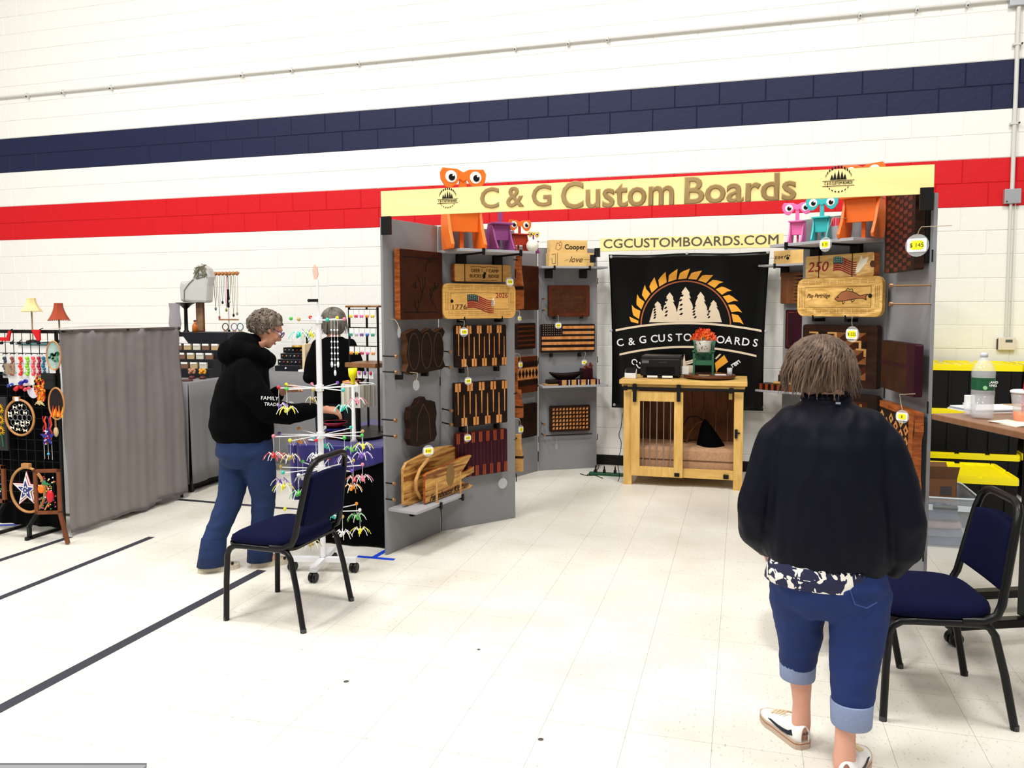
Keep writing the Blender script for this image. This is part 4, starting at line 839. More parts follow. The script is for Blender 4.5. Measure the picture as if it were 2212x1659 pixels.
for s_ in (-1,1): o=obj('paper_edge',MB().box(min(s_*.02,s_*.11),-.034,.008,max(s_*.02,s_*.11),-.03,.026),K_card,t)
text('CANON',.018,mat('faint print',(.10,.10,.10),.5),t,.02,-.003,hp*.70,.001)
x,_=X(1362,-.12),0; t=thing('card_reader','white card reader block with a black keypad at the left end of the crate top','card reader',(x,7.02,ztop),0,None)
K_wp=mat('white plastic',(.74,.74,.72),.4)
obj('reader_body',MB().add([(-.045,-.03,0),(.055,-.03,0),(.055,.05,0),(-.045,.05,0),(-.045,-.03,.045),(.055,-.03,.045),(.055,.05,.085),(-.045,.05,.085)],[(0,3,2,1),(4,5,6,7),(0,1,5,4),(1,2,6,5),(2,3,7,6),(3,0,4,7)]),K_wp,t,bev=.006)
obj('keypad',MB().add([(-.04,-.025,.050),(.05,-.025,.050),(.05,.046,.087),(-.04,.046,.087),(-.04,-.025,.056),(.05,-.025,.056),(.05,.046,.093),(-.04,.046,.093)],[(0,3,2,1),(4,5,6,7),(0,1,5,4),(1,2,6,5),(2,3,7,6),(3,0,4,7)]),M_blk,t)
# lazy susan and what stands on it
cx=(atY(1476,805,7.12).x+atY(1590,805,7.12).x)/2; rr=(atY(1590,805,7.12).x-atY(1476,805,7.12).x)/2
t=thing('lazy_susan','round dark brown turntable on the right of the pine crate','turntable',(cx,7.16,ztop),0)
obj('foot',MB().tube([(0,0,0),(0,0,.012)],rr*.35,20),M_blk,t); obj('round_top',MB().lathe([(0,.012),(rr*.97,.012),(rr,.02),(rr,.032),(rr*.97,.038),(0,.038)],48),wood('turntable brown',(.09,.03,.010),(.19,.07,.025),5,(1,6,1),rough=.3),t)
zl=ztop+.038
K_gr=mat('green painted wood',(.035,.15,.075),.5); 
gx=atY(1520,790,7.16).x; sc=1.0
t=thing('mini_chair','small green wooden porch chair standing on the turntable','toy chair',(gx,7.18,zl),0)
w=(atY(1541,760,7.1).x-atY(1500,760,7.1).x)/2; zs=atY(1520,761,7.05).z-zl; zb=atY(1520,716,7.2).z-zl
for s_ in (-1,1):
    obj('leg',MB().box(s_*w-.008,-.10,0,s_*w+.008,-.08,zs),K_gr,t); obj('leg',MB().bar((s_*w,.10,0.006),(s_*w,-.06,zs*.55),.012,.03),K_gr,t)
    obj('arm_rest',MB().box(s_*w-.016,-.11,zs,s_*w+.016,.06,zs+.010),K_gr,t,bev=.002)
for k in range(4): obj('seat_slat',MB().box(-w,-.08+.035*k,zs*.60-.008*k,w,-.05+.035*k,zs*.60+.008-.008*k),K_gr,t)
obj('front_apron',MB().box(-w,-.09,zs*.42,w,-.082,zs*.62),K_gr,t); obj('cross_shelf',MB().box(-w,-.1,zs-.012,w,-.02,zs),K_gr,t)
for k in range(5): x=(k-2)*w*.46; obj('back_slat',MB().add([(x*.8-w*.2,.03,zs*.6),(x*.8+w*.2,.03,zs*.6),(x*.8+w*.2,.045,zs*.6),(x*.8-w*.2,.045,zs*.6),(x*1.15-w*.22,.10,zb-.02*abs(k-2)),(x*1.15+w*.22,.10,zb-.02*abs(k-2)),(x*1.15+w*.22,.115,zb-.02*abs(k-2)),(x*1.15-w*.22,.115,zb-.02*abs(k-2))],[(0,3,2,1),(4,5,6,7),(0,1,5,4),(1,2,6,5),(2,3,7,6),(3,0,4,7)]),K_gr,t)
zp=zl+zs+.0005; pr=(atY(1538,745,7.1).x-atY(1502,745,7.1).x)/2
t=thing('flower_pot','white speckled bucket of orange flowers on the green porch chair','flower pot',(gx,7.10,zp),0)
ph_=atY(1520,737,7.08).z-zp
def potm():
    return mat('speckled enamel',(.80,.78,.74),.35)
obj('pot',MB().lathe([(0,0),(pr*.82,0),(pr,ph_),(pr*1.04,ph_+.006),(pr*.94,ph_),(pr*.8,ph_*.6),(0,ph_*.6)],24),potm(),t)
random.seed(2); g=MB()
for k in range(18):
    a=random.uniform(-PI,0); z=random.uniform(.1,.85)*ph_; r=pr*(.82+.18*z/ph_)+.0008; c=(r*math.cos(a),r*math.sin(a),z); g.ball(c,.0045,6,sc=(1,1,random.uniform(.6,1.2)))
obj('speckles',g,K_ink,t,kind='stuff')
fl_=MB()
for k in range(170):
    a=random.uniform(0,2*PI); r=random.uniform(0,1)**.6*pr*1.5; z=ph_+.012+.10*(1-(r/(pr*1.5))**2)*random.uniform(.4,1); c=Vector((r*math.cos(a),r*math.sin(a)*.8,z))
    for q in range(5):
        b=2*PI*q/5+a; d=Vector((math.cos(b)*.018,math.sin(b)*.010,random.uniform(-.012,.018))); s2=Vector((-math.sin(b)*.006,math.cos(b)*.004,.008)); fl_.add([c,c+d*.6+s2,c+d,c+d*.6-s2],[(0,1,2,3)],0 if k%3 else 1)
obj('flowers',fl_,[mat('orange red petals',(.72,.07,.010),.6),mat('orange petals',(.80,.20,.015),.6)],t,kind='stuff')
obj('handle',MB().tube([(pr*math.cos(a)*1.05,.045*math.sin(a),ph_+pr*1.1*math.sin(a)) for a in [PI*i/14 for i in range(15)]],.004,6),K_wp,t)
K_glass=mat('clear acrylic',(.9,.92,.92),.05,alpha=.35,spec=.8)
for nm,px,lab,py_ in (('acrylic_stand',1480,'small clear acrylic stand left of the green chair',7.1),('glass_cup',1576,'small clear glass cup at the right of the turntable',7.12)):
    x=atY(px,800,py_).x; t=thing(nm,lab,'stand' if px<1500 else 'glass',(x,py_+.02,zl),0); obj('body',MB().lathe([(0,0),(.02,0),(.024,.06),(.021,.06),(.018,.004),(0,.004)],16) if px>1500 else MB().box(-.03,-.003,0,.03,.0,.07).box(-.03,-.02,0,.03,-.003,.003),K_glass,t)
x=atY(1556,806,7.1).x; t=thing('card_stack','small stack of pale cards on the turntable','cards',(x,7.08,zl),.2); [obj('card',MB().box(-.045,-.03,.002*k,.045+.002*k,.03,.002*k+.0015),K_card,t) for k in range(3)]
x=atY(1522,806,7.1).x; t=thing('card','yellowish card lying in front of the green chair','cards',(x,7.03,zl),-.1); obj('card_sheet',MB().box(-.045,-.028,0,.045,.028,.002),mat('cream card',(.62,.52,.28),.6),t)
# power strip and cords
p=fl(1310,1027); t=thing('power_strip','green power strip on the floor left of the pine crate','power strip',(p.x,p.y,0),.02)
obj('strip_body',MB().box(-.16,-.03,0,.16,.03,.025),mat('green plastic',(.010,.10,.05),.5),t,bev=.005)
for x in (-.10,-.02,.08): obj('plug',MB().box(x-.012,-.014,.025,x+.012,.014,.05).tube([(x,0,.05),(x,0,.09)],[.009,.004],8),M_blk,t)
def cable(pts,label,r=.0035,name='cord',m=M_blk):
    P3=[Vector(q) for q in pts]; out=[]
    for i in range(len(P3)-1):
        p0=P3[max(i-1,0)];p1=P3[i];p2=P3[i+1];p3=P3[min(i+2,len(P3)-1)]
        for s_ in range(6):
            u=s_/6; out.append(.5*((2*p1)+(-p0+p2)*u+(2*p0-5*p1+4*p2-p3)*u*u+(-p0+3*p1-3*p2+p3)*u**3))
    out.append(P3[-1]); return tag(obj(name,MB().tube(out,r,6),m),label,'cord')
f=lambda x,y,z=.004: (lambda q:(q.x,q.y,z))(fl(x,y))
cable([f(1253,1024),f(1272,1028),f(1285,1015),(fl(1293,1004).x,fl(1293,1004).y,.05),f(1291,1014),f(1268,1027),f(1286,1028),f(1302,1034)],'black cord looping on the floor at the left end of the power strip')
pc=fl(1345,1030); cable([(-.985-.02,6.99,.62),(-.985-.03,7.0,.5),(-.985-.05,7.0,.42),(-.985-.03,7.0,.36),(-.985-.035,7.0,.28),(-.985-.06,7.0,.18),(-.985-.04,6.98,.06),f(1335,1040)],'thin black cord hanging down the left side of the pine crate')
# ================================================================ stacking chairs
K_fr=mat('black chair frame',(.012,.012,.013),.32,spec=.6); K_na=mat('navy chair fabric',(.012,.014,.052),.9,var=.18,scale=120,bump=.25,spec=.15)
def chair(loc,rz,label):
    t=thing('stacking_chair',label,'chair',(loc[0],loc[1],0),rz,'navy and black stacking chairs')
    # seat pad
    hw,fd,bd=.215,-.235,.175
    def seat(i,j):
        a=2*PI*j; ca,sa=math.cos(a),math.sin(a); e=lambda v:math.copysign(abs(v)**.42,v)
        prof=[(0,.40),(.94,.40),(1.0,.412),(1.0,.430),(.975,.448),(.86,.458),(.4,.463),(0,.464)]
        k=i*(len(prof)-1); q=min(int(k),len(prof)-2); f_=k-q; r=prof[q][0]*(1-f_)+prof[q+1][0]*f_; z=prof[q][1]*(1-f_)+prof[q+1][1]*f_
        w_=hw*(1.0-.10*(1 if sa>0 else 0)*abs(sa)); y=(fd+bd)/2+(bd-fd)/2*e(sa)*r; zf=-.022*max(0,(-y-.10)/.13)**2 if z>.42 else 0
        return (w_*e(ca)*r,y,z+zf-.005)
    obj('seat',MB().sheet(seat,7,40),K_na,t,weld=True)
    obj('seat_pan',MB().prism(rrect(-hw+.012,fd+.01,hw-.012,bd-.01,.05,5),.384,.396,0,Matrix(((1,0,0,0),(0,0,1,0),(0,1,0,0),(0,0,0,1)))),K_fr,t)
    for s_ in (-1,1):
        x=s_*.205
        pts=[(x*1.03,-.228,.0),(x*1.02,-.222,.20),(x*1.01,-.214,.335),(x,-.200,.365),(x,-.170,.383),(x,-.12,.386),(x,.10,.386),(x,.135,.375),(x*1.01,.155,.345),(x*1.04,.190,.2),(x*1.08,.228,.0)]
        pts=[Vector(p)+Vector((0,0,.001)) for p in pts]; mid=5
        obj('leg',MB().tube(pts[:6],.0145,10),K_fr,t); obj('leg',MB().tube(pts[6:],.0145,10),K_fr,t); obj('side_rail',MB().tube(pts[5:7],.0145,10),K_fr,t)
        for q in (pts[0],pts[-1]): obj('foot_cap',MB().tube([q-Vector((0,0,.001)),q+Vector((0,(.0),.018))],.0145,10),mat('grey foot cap',(.09,.09,.09),.6),t)
    L=[(-.205,.04,.395),(-.207,.115,.398),(-.205,.16,.42),(-.200,.178,.46),(-.168,.230,.74),(-.155,.243,.790),(-.130,.252,.815),(-.09,.256,.825)]
    pts=L+[(-x,y,z) for x,y,z in L[::-1]]
    obj('back_frame',MB().tube(pts,.0155,10,up=(0,1,0)),K_fr,t)
    def back(i,j):
        z=.505+.235*j; f_=(z-.46)/.28; hw_=(.195-.037*f_)-.010; y=.178+.050*f_; x=hw_*(2*i-1); return (x,y+.002+.012*math.sin(PI*i),z+.02*math.sin(PI*i)*(j-.3))
    ob=obj('backrest',MB().sheet(back,12,8),K_na,t,solid=.032); md=ob.modifiers.new('b','BEVEL'); md.width=.008; md.segments=2
    obj('back_shell',MB().sheet(lambda i,j:(lambda p:(p[0],p[1]+.022,p[2]))(back(i,j*1.0)),12,8),K_na,t,solid=.004)
    return t
chair((-2.219,3.549),math.radians(-93.2),'navy stacking chair in the left foreground in front of the white spinner rack')
chair((.727,3.42),math.radians(-82),'navy stacking chair at the lower right beside the near woman')
chair((.45,3.90),math.radians(-91),'stacking chair almost hidden behind the near woman')
# ================================================================ high table, right edge
ta=Vector((.388,-.922,0)); tbv=Vector((.922,.388,0)); P1=Vector((.862,4.13,0)); TZ=1.05; ang=math.atan2(ta.y,ta.x)
t=thing('folding_table','high brown-topped folding table on a black wheeled frame at the right edge','table',(P1.x,P1.y,0),ang)
TL,TW=1.5,.72   # local x along ta, local y along +b (left-handed check below)
obj('table_top',MB().box(0,0,TZ-.028,TL,TW,TZ),wood('table brown',(.22,.11,.055),(.33,.18,.10),3,(6,1,1),rough=.35),t,bev=.004)
for k,lx in enumerate((.05,.58,)):
    obj('leg',MB().box(lx+.09,.36,.12,lx+.14,.41,TZ-.03),K_fr,t,bev=.004)
    obj('foot_bar',MB().box(lx+.09,.0,.075,lx+.14,.70,.115),K_fr,t,bev=.004)
    for y in (.03,.67):
        c_=obj('caster',MB().lathe([(.028,-.012),(.032,-.008),(.032,.008),(.028,.012)],16,axis='x',c=(lx+.115-.018,y,.034)).lathe([(.028,-.012),(.032,-.008),(.032,.008),(.028,.012)],16,axis='x',c=(lx+.115+.018,y,.034)).box(lx+.10,y-.02,.034,lx+.13,y+.02,.078),K_fr,t)
obj('stretcher',MB().box(.14,.37,.13,.73,.40,.18),mat('grey rail',(.09,.085,.08),.4),t,bev=.003); obj('top_rail',MB().box(.06,.36,TZ-.07,1.3,.41,TZ-.03),K_fr,t)
for k in (-.30,): obj('foot_bar',MB().box(k+.09,.30,.075,k+.14,.70,.115),K_fr,t); obj('caster',MB().lathe([(.028,-.012),(.032,-.008),(.032,.008),(.028,.012)],16,axis='x',c=(k+.115,.33,.034)).box(k+.10,.31,.034,k+.13,.35,.078),K_fr,t)
def tp(px,py): q=fl(px,py,TZ); return q
# bottle
q=tp(2124,905); K_pet=mat('clear bottle',(.86,.88,.90),.06,alpha=.28,spec=.9,coat=.5)
t=thing('water_bottle','large clear plastic water bottle with a green label on the high table','bottle',(q.x,q.y+.02,TZ),0); hB=.295; r=.047
prof=[(0,0),(.030,0),(.044,.006),(r,.02),(r*.97,.035),(r,.05),(r*.96,.065),(r,.08),(r*.97,.095),(r,.10),(r,.125),(r*.985,.13),(r*.985,.185),(r,.19),(r*1.02,.20),(r,.215),(r*.8,.24),(r*.45,.265),(r*.30,.272),(r*.30,.28)]
obj('bottle_body',MB().lathe(prof,28),K_pet,t); obj('bottle_label',MB().lathe([(r*1.0,.130),(r*1.0,.185)],28),mat('green label',(.008,.12,.05),.4),t)
obj('bottle_cap',MB().lathe([(0,.296),(r*.33,.295),(r*.34,.276),(0,.276)][::-1],16),mat('cap grey',(.60,.62,.68),.4),t)
obj('water',MB().lathe([(0,.003),(.043,.006),(r*.93,.03),(r*.93,.105),(0,.105)],24),mat('water',(.80,.82,.84),.05,alpha=.25,spec=.8),t)
for i,(s_,dz,sz) in enumerate((('POLAND',.166,.014),('SPRING',.152,.014))): o=text(s_,sz,K_card,t,r*.40,-r*.95,dz,.001,off=.0006)
obj('label_mark',MB().lathe([(.009,-.001),(.009,.001)],14,axis='y',c=(-.004,-r*1.02,.142)),mat('pale green',(.35,.65,.35),.5),t)
# cup
q=tp(2207,915); t=thing('iced_drink_cup','clear lidded cup with orange drink and a red straw on the high table','cup',(q.x+.02,q.y+.05,TZ),0)
obj('cup_body',MB().lathe([(0,0),(.036,0),(.050,.130),(.047,.130),(.034,.004)],28),mat('frosted cup',(.80,.78,.80),.2,alpha=.25),t); obj('drink',MB().lathe([(0,.003),(.034,.004),(.0395,.045),(0,.045)],24),mat('orange drink',(.95,.25,.004),.3),t)
obj('cup_lid',MB().lathe([(0,.140),(.045,.140),(.053,.136),(.053,.128),(.050,.128)][::-1],28),mat('white lid',(.80,.79,.80),.3),t); obj('straw',MB().tube([(-.006,0,.02),(.004,.0,.21)],.005,8),mat('straw red',(.75,.01,.05),.4),t)
text('Drinks',.022,mat('cup print',(.85,.6,.65),.5),t,.0,-.050,.085,.001,name='cup_print')
# papers, book, small cup
q=tp(2090,888); t=thing('magazine_stack','stack of grey and white magazines behind the bottle on the high table','magazines',(q.x+.10,q.y+.05,TZ),ang+PI/2)
for k in range(3): obj('magazine',MB().box(-.14+.004*k,-.10,.006*k,.14,.10-.004*k,.006*k+.005),[K_card,mat('magazine grey',(.35,.36,.42),.5),K_card][k],t)
q=tp(2078,893); t=thing('clear_cup','small clear plastic cup half behind the bottle','cup',(tp(2098,898).x,tp(2098,898).y+.03,TZ),0); obj('cup_body',MB().lathe([(0,0),(.022,0),(.030,.055),(.028,.055),(.020,.003)],20),K_pet,t)
t=thing('white_box','small white upright box behind the bottle on the high table','box',(tp(2106,893).x,tp(2106,893).y+.10,TZ),.2); obj('box_body',MB().box(-.02,-.012,0,.02,.012,.075),K_card,t,bev=.002)
q=tp(2178,915); t=thing('paper_stack','pale papers at the near edge of the high table','paper',(q.x+.01,q.y-.0,TZ),ang)
for k in range(4): o=obj('sheet',MB().box(-.07,-.05,.0015*k,.09,.07,.0015*k+.001),mat('cream paper',(.86,.76,.62),.7) if k%2 else K_card,t,rz=.08*k)
t=thing('clipboard','tan folder lying behind the cup on the high table','folder',(tp(2190,885).x+.12,tp(2190,885).y+.10,TZ),.3); obj('folder_body',MB().box(-.12,-.08,0,.12,.08,.012),mat('tan folder',(.45,.33,.18),.7),t,bev=.002)
# ================================================================ storage totes
K_tb=mat('black tote',(.010,.010,.011),.45,spec=.5); K_ty=mat('yellow tote lid',(.95,.80,.0),.35)
def tote(x,y,z,label,W=.75,Dp=.50,Hh=.36,rz=0,notch=True):
    t=thing('storage_tote',label,'storage tote',(x,y,z),rz); w=W/2; d=Dp/2
    b=MB(); k=.93
    vs=[(-w*k,-d*k,0),(w*k,-d*k,0),(w*k,d*k,0),(-w*k,d*k,0),(-w*.98,-d*.97,Hh-.05),(w*.98,-d*.97,Hh-.05),(w*.98,d*.97,Hh-.05),(-w*.98,d*.97,Hh-.05)]
    b.add(vs,[(0,3,2,1),(4,5,6,7),(0,1,5,4),(1,2,6,5),(2,3,7,6),(3,0,4,7)])
    for i in range(5): x_=-w*.8+w*1.6*i/4; b.box(x_-.012,-d*.97-.006,.02,x_+.012,-d*.9,Hh-.05)
    obj('tote_body',b,K_tb,t,bev=.004)
    c=.07; lid=MB(); out=[(-w+c,-d),(w-.015,-d),(w,-d+.015),(w,d-.02),(w-.02,d),(-w+.02,d),(-w,d-.02),(-w,-d+c)]
    R_=Matrix(((1,0,0,0),(0,0,1,0),(0,1,0,0),(0,0,0,1)))
    lid.prism(out,Hh-.05,Hh-.012,0,R_)
    n_=len(out)
    for i in range(n_):
        a=Vector((out[i][0],out[i][1],0)); b_=Vector((out[(i+1)%n_][0],out[(i+1)%n_][1],0)); L=(b_-a).length; m_=max(1,int(L/.2))
        for s_ in range(m_):
            p=a.lerp(b_,(s_+.08)/m_); q_=a.lerp(b_,(s_+.92)/m_) ; inn=Vector((-(b_-a).y,(b_-a).x,0)).normalized()*.012
            lid.bar(p+inn+Vector((0,0,Hh-.010)),q_+inn+Vector((0,0,Hh-.010)),.02,.02)
    obj('tote_lid',lid,K_ty,t)
    rb=MB()
    for i in range(9): x_=-w*.82+w*1.64*i/8; rb.box(x_-.01,-d*.8,Hh-.012,x_+.01,d*.85,Hh-.008)
    obj('lid_rib',rb,K_ty,t,kind='stuff'); return t
for k,l in enumerate(('black tote with yellow lid at the bottom of the stack by the wall','black tote with yellow lid in the middle of the stack by the wall','black tote with yellow lid on top of the stack behind the water bottle')): tote(1.775,7.42,.36*k,l)
for k,l in enumerate(('black tote at the bottom of the column at the far right edge','black tote second from the floor at the far right edge','black tote on top of the column at the far right edge')): tote(2.55,7.42,.36*k,l)
tote(1.46,6.42,0,'single black tote with a wide yellow lid in front of the wall stack',W=.76,Dp=.56,Hh=.37)
# clear bin
t=thing('clear_bin','open clear plastic bin of folded blue clothes beside the right booth panel','bin',(1.22,5.86,0),0)
K_bin=mat('bin plastic',(.75,.80,.86),.15,alpha=.22,spec=.7); bwd,bd_,bh_=.25,.27,.33
def bin_(i,j):
    a=2*PI*j; e=lambda v:math.copysign(abs(v)**.25,v); k=.88+.12*i; return (bwd*k*e(math.cos(a)),bd_*k*e(math.sin(a)),.004+bh_*i)
bm_=MB().sheet(bin_,4,48); bm_.box(-bwd*.85,-bd_*.85,.002,bwd*.85,bd_*.85,.008)
obj('bin_body',bm_,K_bin,t,solid=.004,weld=True)
obj('rim',MB().tube([(lambda p:(p[0],p[1],bh_))(bin_(1,j/48)) for j in range(49)],.006,6,cap=False),mat('bin rim',(.70,.72,.76),.3),t)
obj('handle',MB().tube([(-.03,-bd_*1.0-.012,bh_*.82),(.11,-bd_*1.0-.012,bh_*.82)],.014,8),mat('bin handle',(.20,.21,.21),.5),t); obj('handle_rail',MB().box(-.24,-bd_-.012,bh_*.76,-.03,-bd_+.002,bh_*.86).box(.11,-bd_-.012,bh_*.76,.24,-bd_+.002,bh_*.86),mat('bin rim',(.70,.72,.76),.3),t)
random.seed(9)
for k in range(4):
    col=((.17,.20,.30),(.24,.27,.38),(.45,.33,.30),(.12,.14,.22))[k]
    def heap(i,j,k=k): 
        a=2*PI*j; r=(i); return ((.205-.01*k)*r*math.copysign(abs(math.cos(a))**.5,math.cos(a)),(.22-.01*k)*r*math.copysign(abs(math.sin(a))**.5,math.sin(a)),.012+.052*(k+1)*(1-.15*r**4)+.02*noise.noise(Vector((4*r*math.cos(a),4*r*math.sin(a),k*3)))) if i<=.999 else ((.205-.01*k)*math.copysign(abs(math.cos(a))**.5,math.cos(a)),(.22-.01*k)*math.copysign(abs(math.sin(a))**.5,math.sin(a)),.012+.052*k)
    c_=obj('folded_clothes',MB().sheet(heap,10,36),mat('cloth %d'%k,col,.9,var=.3,scale=25),None,loc=(1.22,5.86,0)); tag(c_,('pink-edged cloth at the bottom of the clear bin','blue cloth above the bottom one in the clear bin','rosy cloth in the middle of the clear bin','dark blue cloth on top in the clear bin')[k],'clothes')
K_cb=mat('cardboard',(.24,.12,.055),.85,var=.08,scale=20)
t=thing('cardboard_box','open brown cardboard box standing in the clear bin','cardboard box',(1.27,5.97,.235),.05)
obj('box_body',MB().box(-.12,-.09,0,.12,-.086,.16).box(-.12,.086,0,.12,.09,.16).box(-.12,-.09,0,-.116,.09,.16).box(.116,-.09,0,.12,.09,.16).box(-.12,-.09,0,.12,.09,.004),K_cb,t)
obj('flap',MB().add([(-.12,-.09,.16),(.12,-.09,.16),(.125,-.13,.25),(-.125,-.13,.25),(-.12,-.086,.16),(.12,-.086,.16),(.125,-.126,.25),(-.125,-.126,.25)],[(0,1,2,3),(7,6,5,4),(0,4,5,1),(1,5,6,2),(2,6,7,3),(3,7,4,0)]),K_cb,t); obj('flap',MB().add([(-.12,.09,.16),(.12,.09,.16),(.12,.16,.23),(-.12,.16,.23),(-.12,.086,.16),(.12,.086,.16),(.12,.156,.23),(-.12,.156,.23)],[(0,1,2,3),(7,6,5,4),(0,4,5,1),(1,5,6,2),(2,6,7,3),(3,7,4,0)]),K_cb,t)
obj('box_print',MB().box(.02,-.092,.05,.09,-.0905,.11),mat('box print',(.10,.08,.09),.8),t)
# ================================================================ people
K_skin=mat('skin',(.62,.33,.22),.55,var=.06,scale=12); K_skin2=mat('skin fair',(.70,.40,.30),.55,var=.06,scale=12)
def denim(name,c):
    return mat(name,c,.85,var=.30,scale=9,bump=.12)
K_jean1=denim('blue denim',(.014,.042,.130)); K_jean2=denim('bright denim',(.010,.038,.160)); K_cuff=mat('denim inside',(.27,.32,.46),.9,var=.12,scale=90,bump=.1)
K_hood=mat('black fleece',(.005,.005,.006),.95,bump=.1,scale=150,spec=.15); K_jkt=mat('navy black nylon',(.008,.009,.020),.55,spec=.25,bump=.06,scale=40); K_top=mat('black knit',(.005,.005,.006),.9,spec=.15)
def chain(mb,pts,rad,flat=1.0,n=14):
    mb.tube(pts,rad,n,flat=flat)
    for p,r in zip(pts,rad): mb.ball(p,r,12)
def loft(mb,rings,n=28):
    vs=[]; 
    for (cx,cy,z,rx,ry) in rings:
        for j in range(n): a=2*PI*j/n; vs.append((cx+rx*math.copysign(abs(math.cos(a))**.85,math.cos(a)),cy+ry*math.copysign(abs(math.sin(a))**.85,math.sin(a)),z))
    k=len(rings); mb.add(vs,[(i*n+j,i*n+(j+1)%n,(i+1)*n+(j+1)%n,(i+1)*n+j) for i in range(k-1) for j in range(n)]+[tuple(range(n))[::-1],tuple(range((k-1)*n,k*n))],0,True)
def skinned(name,mb,m,parent,vox=.01,it=6,wr=0,wf=(9,9,4),extra=None,seed=0):
    o=obj(name,mb,m,parent); r=o.modifiers.new('r','REMESH'); r.mode='VOXEL'; r.voxel_size=vox; r.use_smooth_shade=True
    s_=o.modifiers.new('s','SMOOTH'); s_.iterations=it; s_.factor=.5; bake(o); me=o.data
    if wr:
        for v in me.vertices:
            q=Vector((v.co.x*wf[0],v.co.y*wf[1],v.co.z*wf[2]))+Vector((seed,seed*2,0)); a=noise.noise(q); b=noise.noise(q*2.3+Vector((5,3,1)))
            v.co+=v.normal*wr*((1-2*abs(a))*.9+.5*b)
    if extra:
        bm=bmesh.new(); bm.from_mesh(me); tmp=extra.mesh('x',m); bm.from_mesh(tmp); bm.to_mesh(me); bm.free(); bpy.data.meshes.remove(tmp)
    for p in me.polygons: p.use_smooth=True
    me.materials.clear(); me.materials.append(m); return o
def headpts(mb,c,yaw,pitch,s=1.0):
    """head at c (centre), facing local +y before yaw"""
    M=Matrix.Translation(Vector(c))@Matrix.Rotation(yaw,4,'Z')@Matrix.Rotation(pitch,4,'X'); s_=s
    def B(p,r,sc=(1,1,1)):
        t=MB().ball((0,0,0),r*s_,16,sc=sc); mb.add([M@(Vector(v)+Vector(p)*s_) for v in t.v],t.f,0,True)
    B((0,-.012,.022),.082,(.92,1.12,1.08)); B((0,.03,-.035),.055,(.95,.95,1.25)); B((0,.055,-.088),.022,(1.2,.9,.8)); B((0,.074,-.055),.014,(1.5,.8,.9)); B((0,.068,.032),.03,(1.6,.7,.6))
    t=MB().tube([(0,.08,.025),(0,.096,-.012),(0,.104,-.025)],[.008,.011,.013],10); mb.add([M@(Vector(v)*s_) for v in t.v],t.f,0,True); B((0,.098,-.027),.013,(1.2,.9,.8))
    for sg in (-1,1):
        B((sg*.076,-.005,.0),.024,(.4,.75,1.25)); B((sg*.035,.055,-.02),.025,(1,1,1))
    return M
def face(t,M,s=1.0,glasses=None):
    for sg in (-1,1):
        o=obj('eye',MB().ball((0,0,0),.012*s,12),eyeW,t); o.matrix_local=M@Matrix.Translation((sg*.032*s,.074*s,.010*s)); e=obj('iris',MB().lathe([(.0055*s,0),(.0045*s,.0012)],10,axis='y'),mat('iris',(.06,.04,.03),.3),o,loc=(0,.0112*s,0))
    o=obj('mouth',MB().prism([(-.02*s,0),(0,-.006*s),(.02*s,0),(.008*s,.004*s),(0,.002*s),(-.008*s,.004*s)],.060*s,.0875*s),mat('lips',(.50,.16,.13),.5),t); o.matrix_local=M@Matrix.Translation((0,0,-.058*s))
    if glasses:
        g=MB()
        for sg in (-1,1):
            g.tube([(sg*.033*s+.024*s*math.cos(a),.094*s,.01*s+.018*s*math.sin(a)) for a in [2*PI*i/14 for i in range(15)]],.003*s,6); g.tube([(sg*.057*s,.092*s,.015*s),(sg*.078*s,.0,.012*s)],.003*s,6)
        g.tube([(-.01*s,.098*s,.012*s),(.01*s,.098*s,.012*s)],.003*s,6); o=obj('eyeglasses',g,glasses,t); o.matrix_local=M
def hand(mb,ex,c,d,up,s=1.0,curl=.5):
    """palm added to the body blob; five separate fingers go to ex. c wrist, d direction of the hand, up back of the hand"""
    c=Vector(c); d=Vector(d).normalized(); up=(Vector(up)-d*Vector(up).dot(d)).normalized(); x=d.cross(up)
    for k in (-1,0,1): mb.tube([c-d*.01,c+d*.035*s+x*k*.010*s,c+d*.085*s+x*k*.026*s],[.024*s,.020*s,.015*s],10); mb.ball(c+d*.085*s+x*k*.026*s,.015*s,8)
    for k,(L,o) in enumerate(((.062,-.033),(.074,-.011),(.070,.011),(.055,.032))):
        p0=c+d*.075*s+x*o*s; q=[p0]; ang=0
        for f_ in (.45,.32,.23):
            ang+=curl*.75; q.append(q[-1]+(d*math.cos(ang)-up*math.sin(ang)+x*o*1.2)*L*s*f_*1.15)
        ex.tube(q,[.0095*s,.0088*s,.0078*s,.0062*s],8); ex.ball(q[-1],.0062*s,6)
    p0=c+d*.02*s-x*.022*s; q=[p0,p0+(d*.55-x*.75-up*.2)*.038*s,p0+(d*1.35-x*.95-up*.5)*.042*s,p0+(d*2.0-x*.85-up*.9)*.042*s]; ex.tube(q,[.014*s,.012*s,.0098*s,.0075*s],8); ex.ball(q[-1],.0075*s,6)
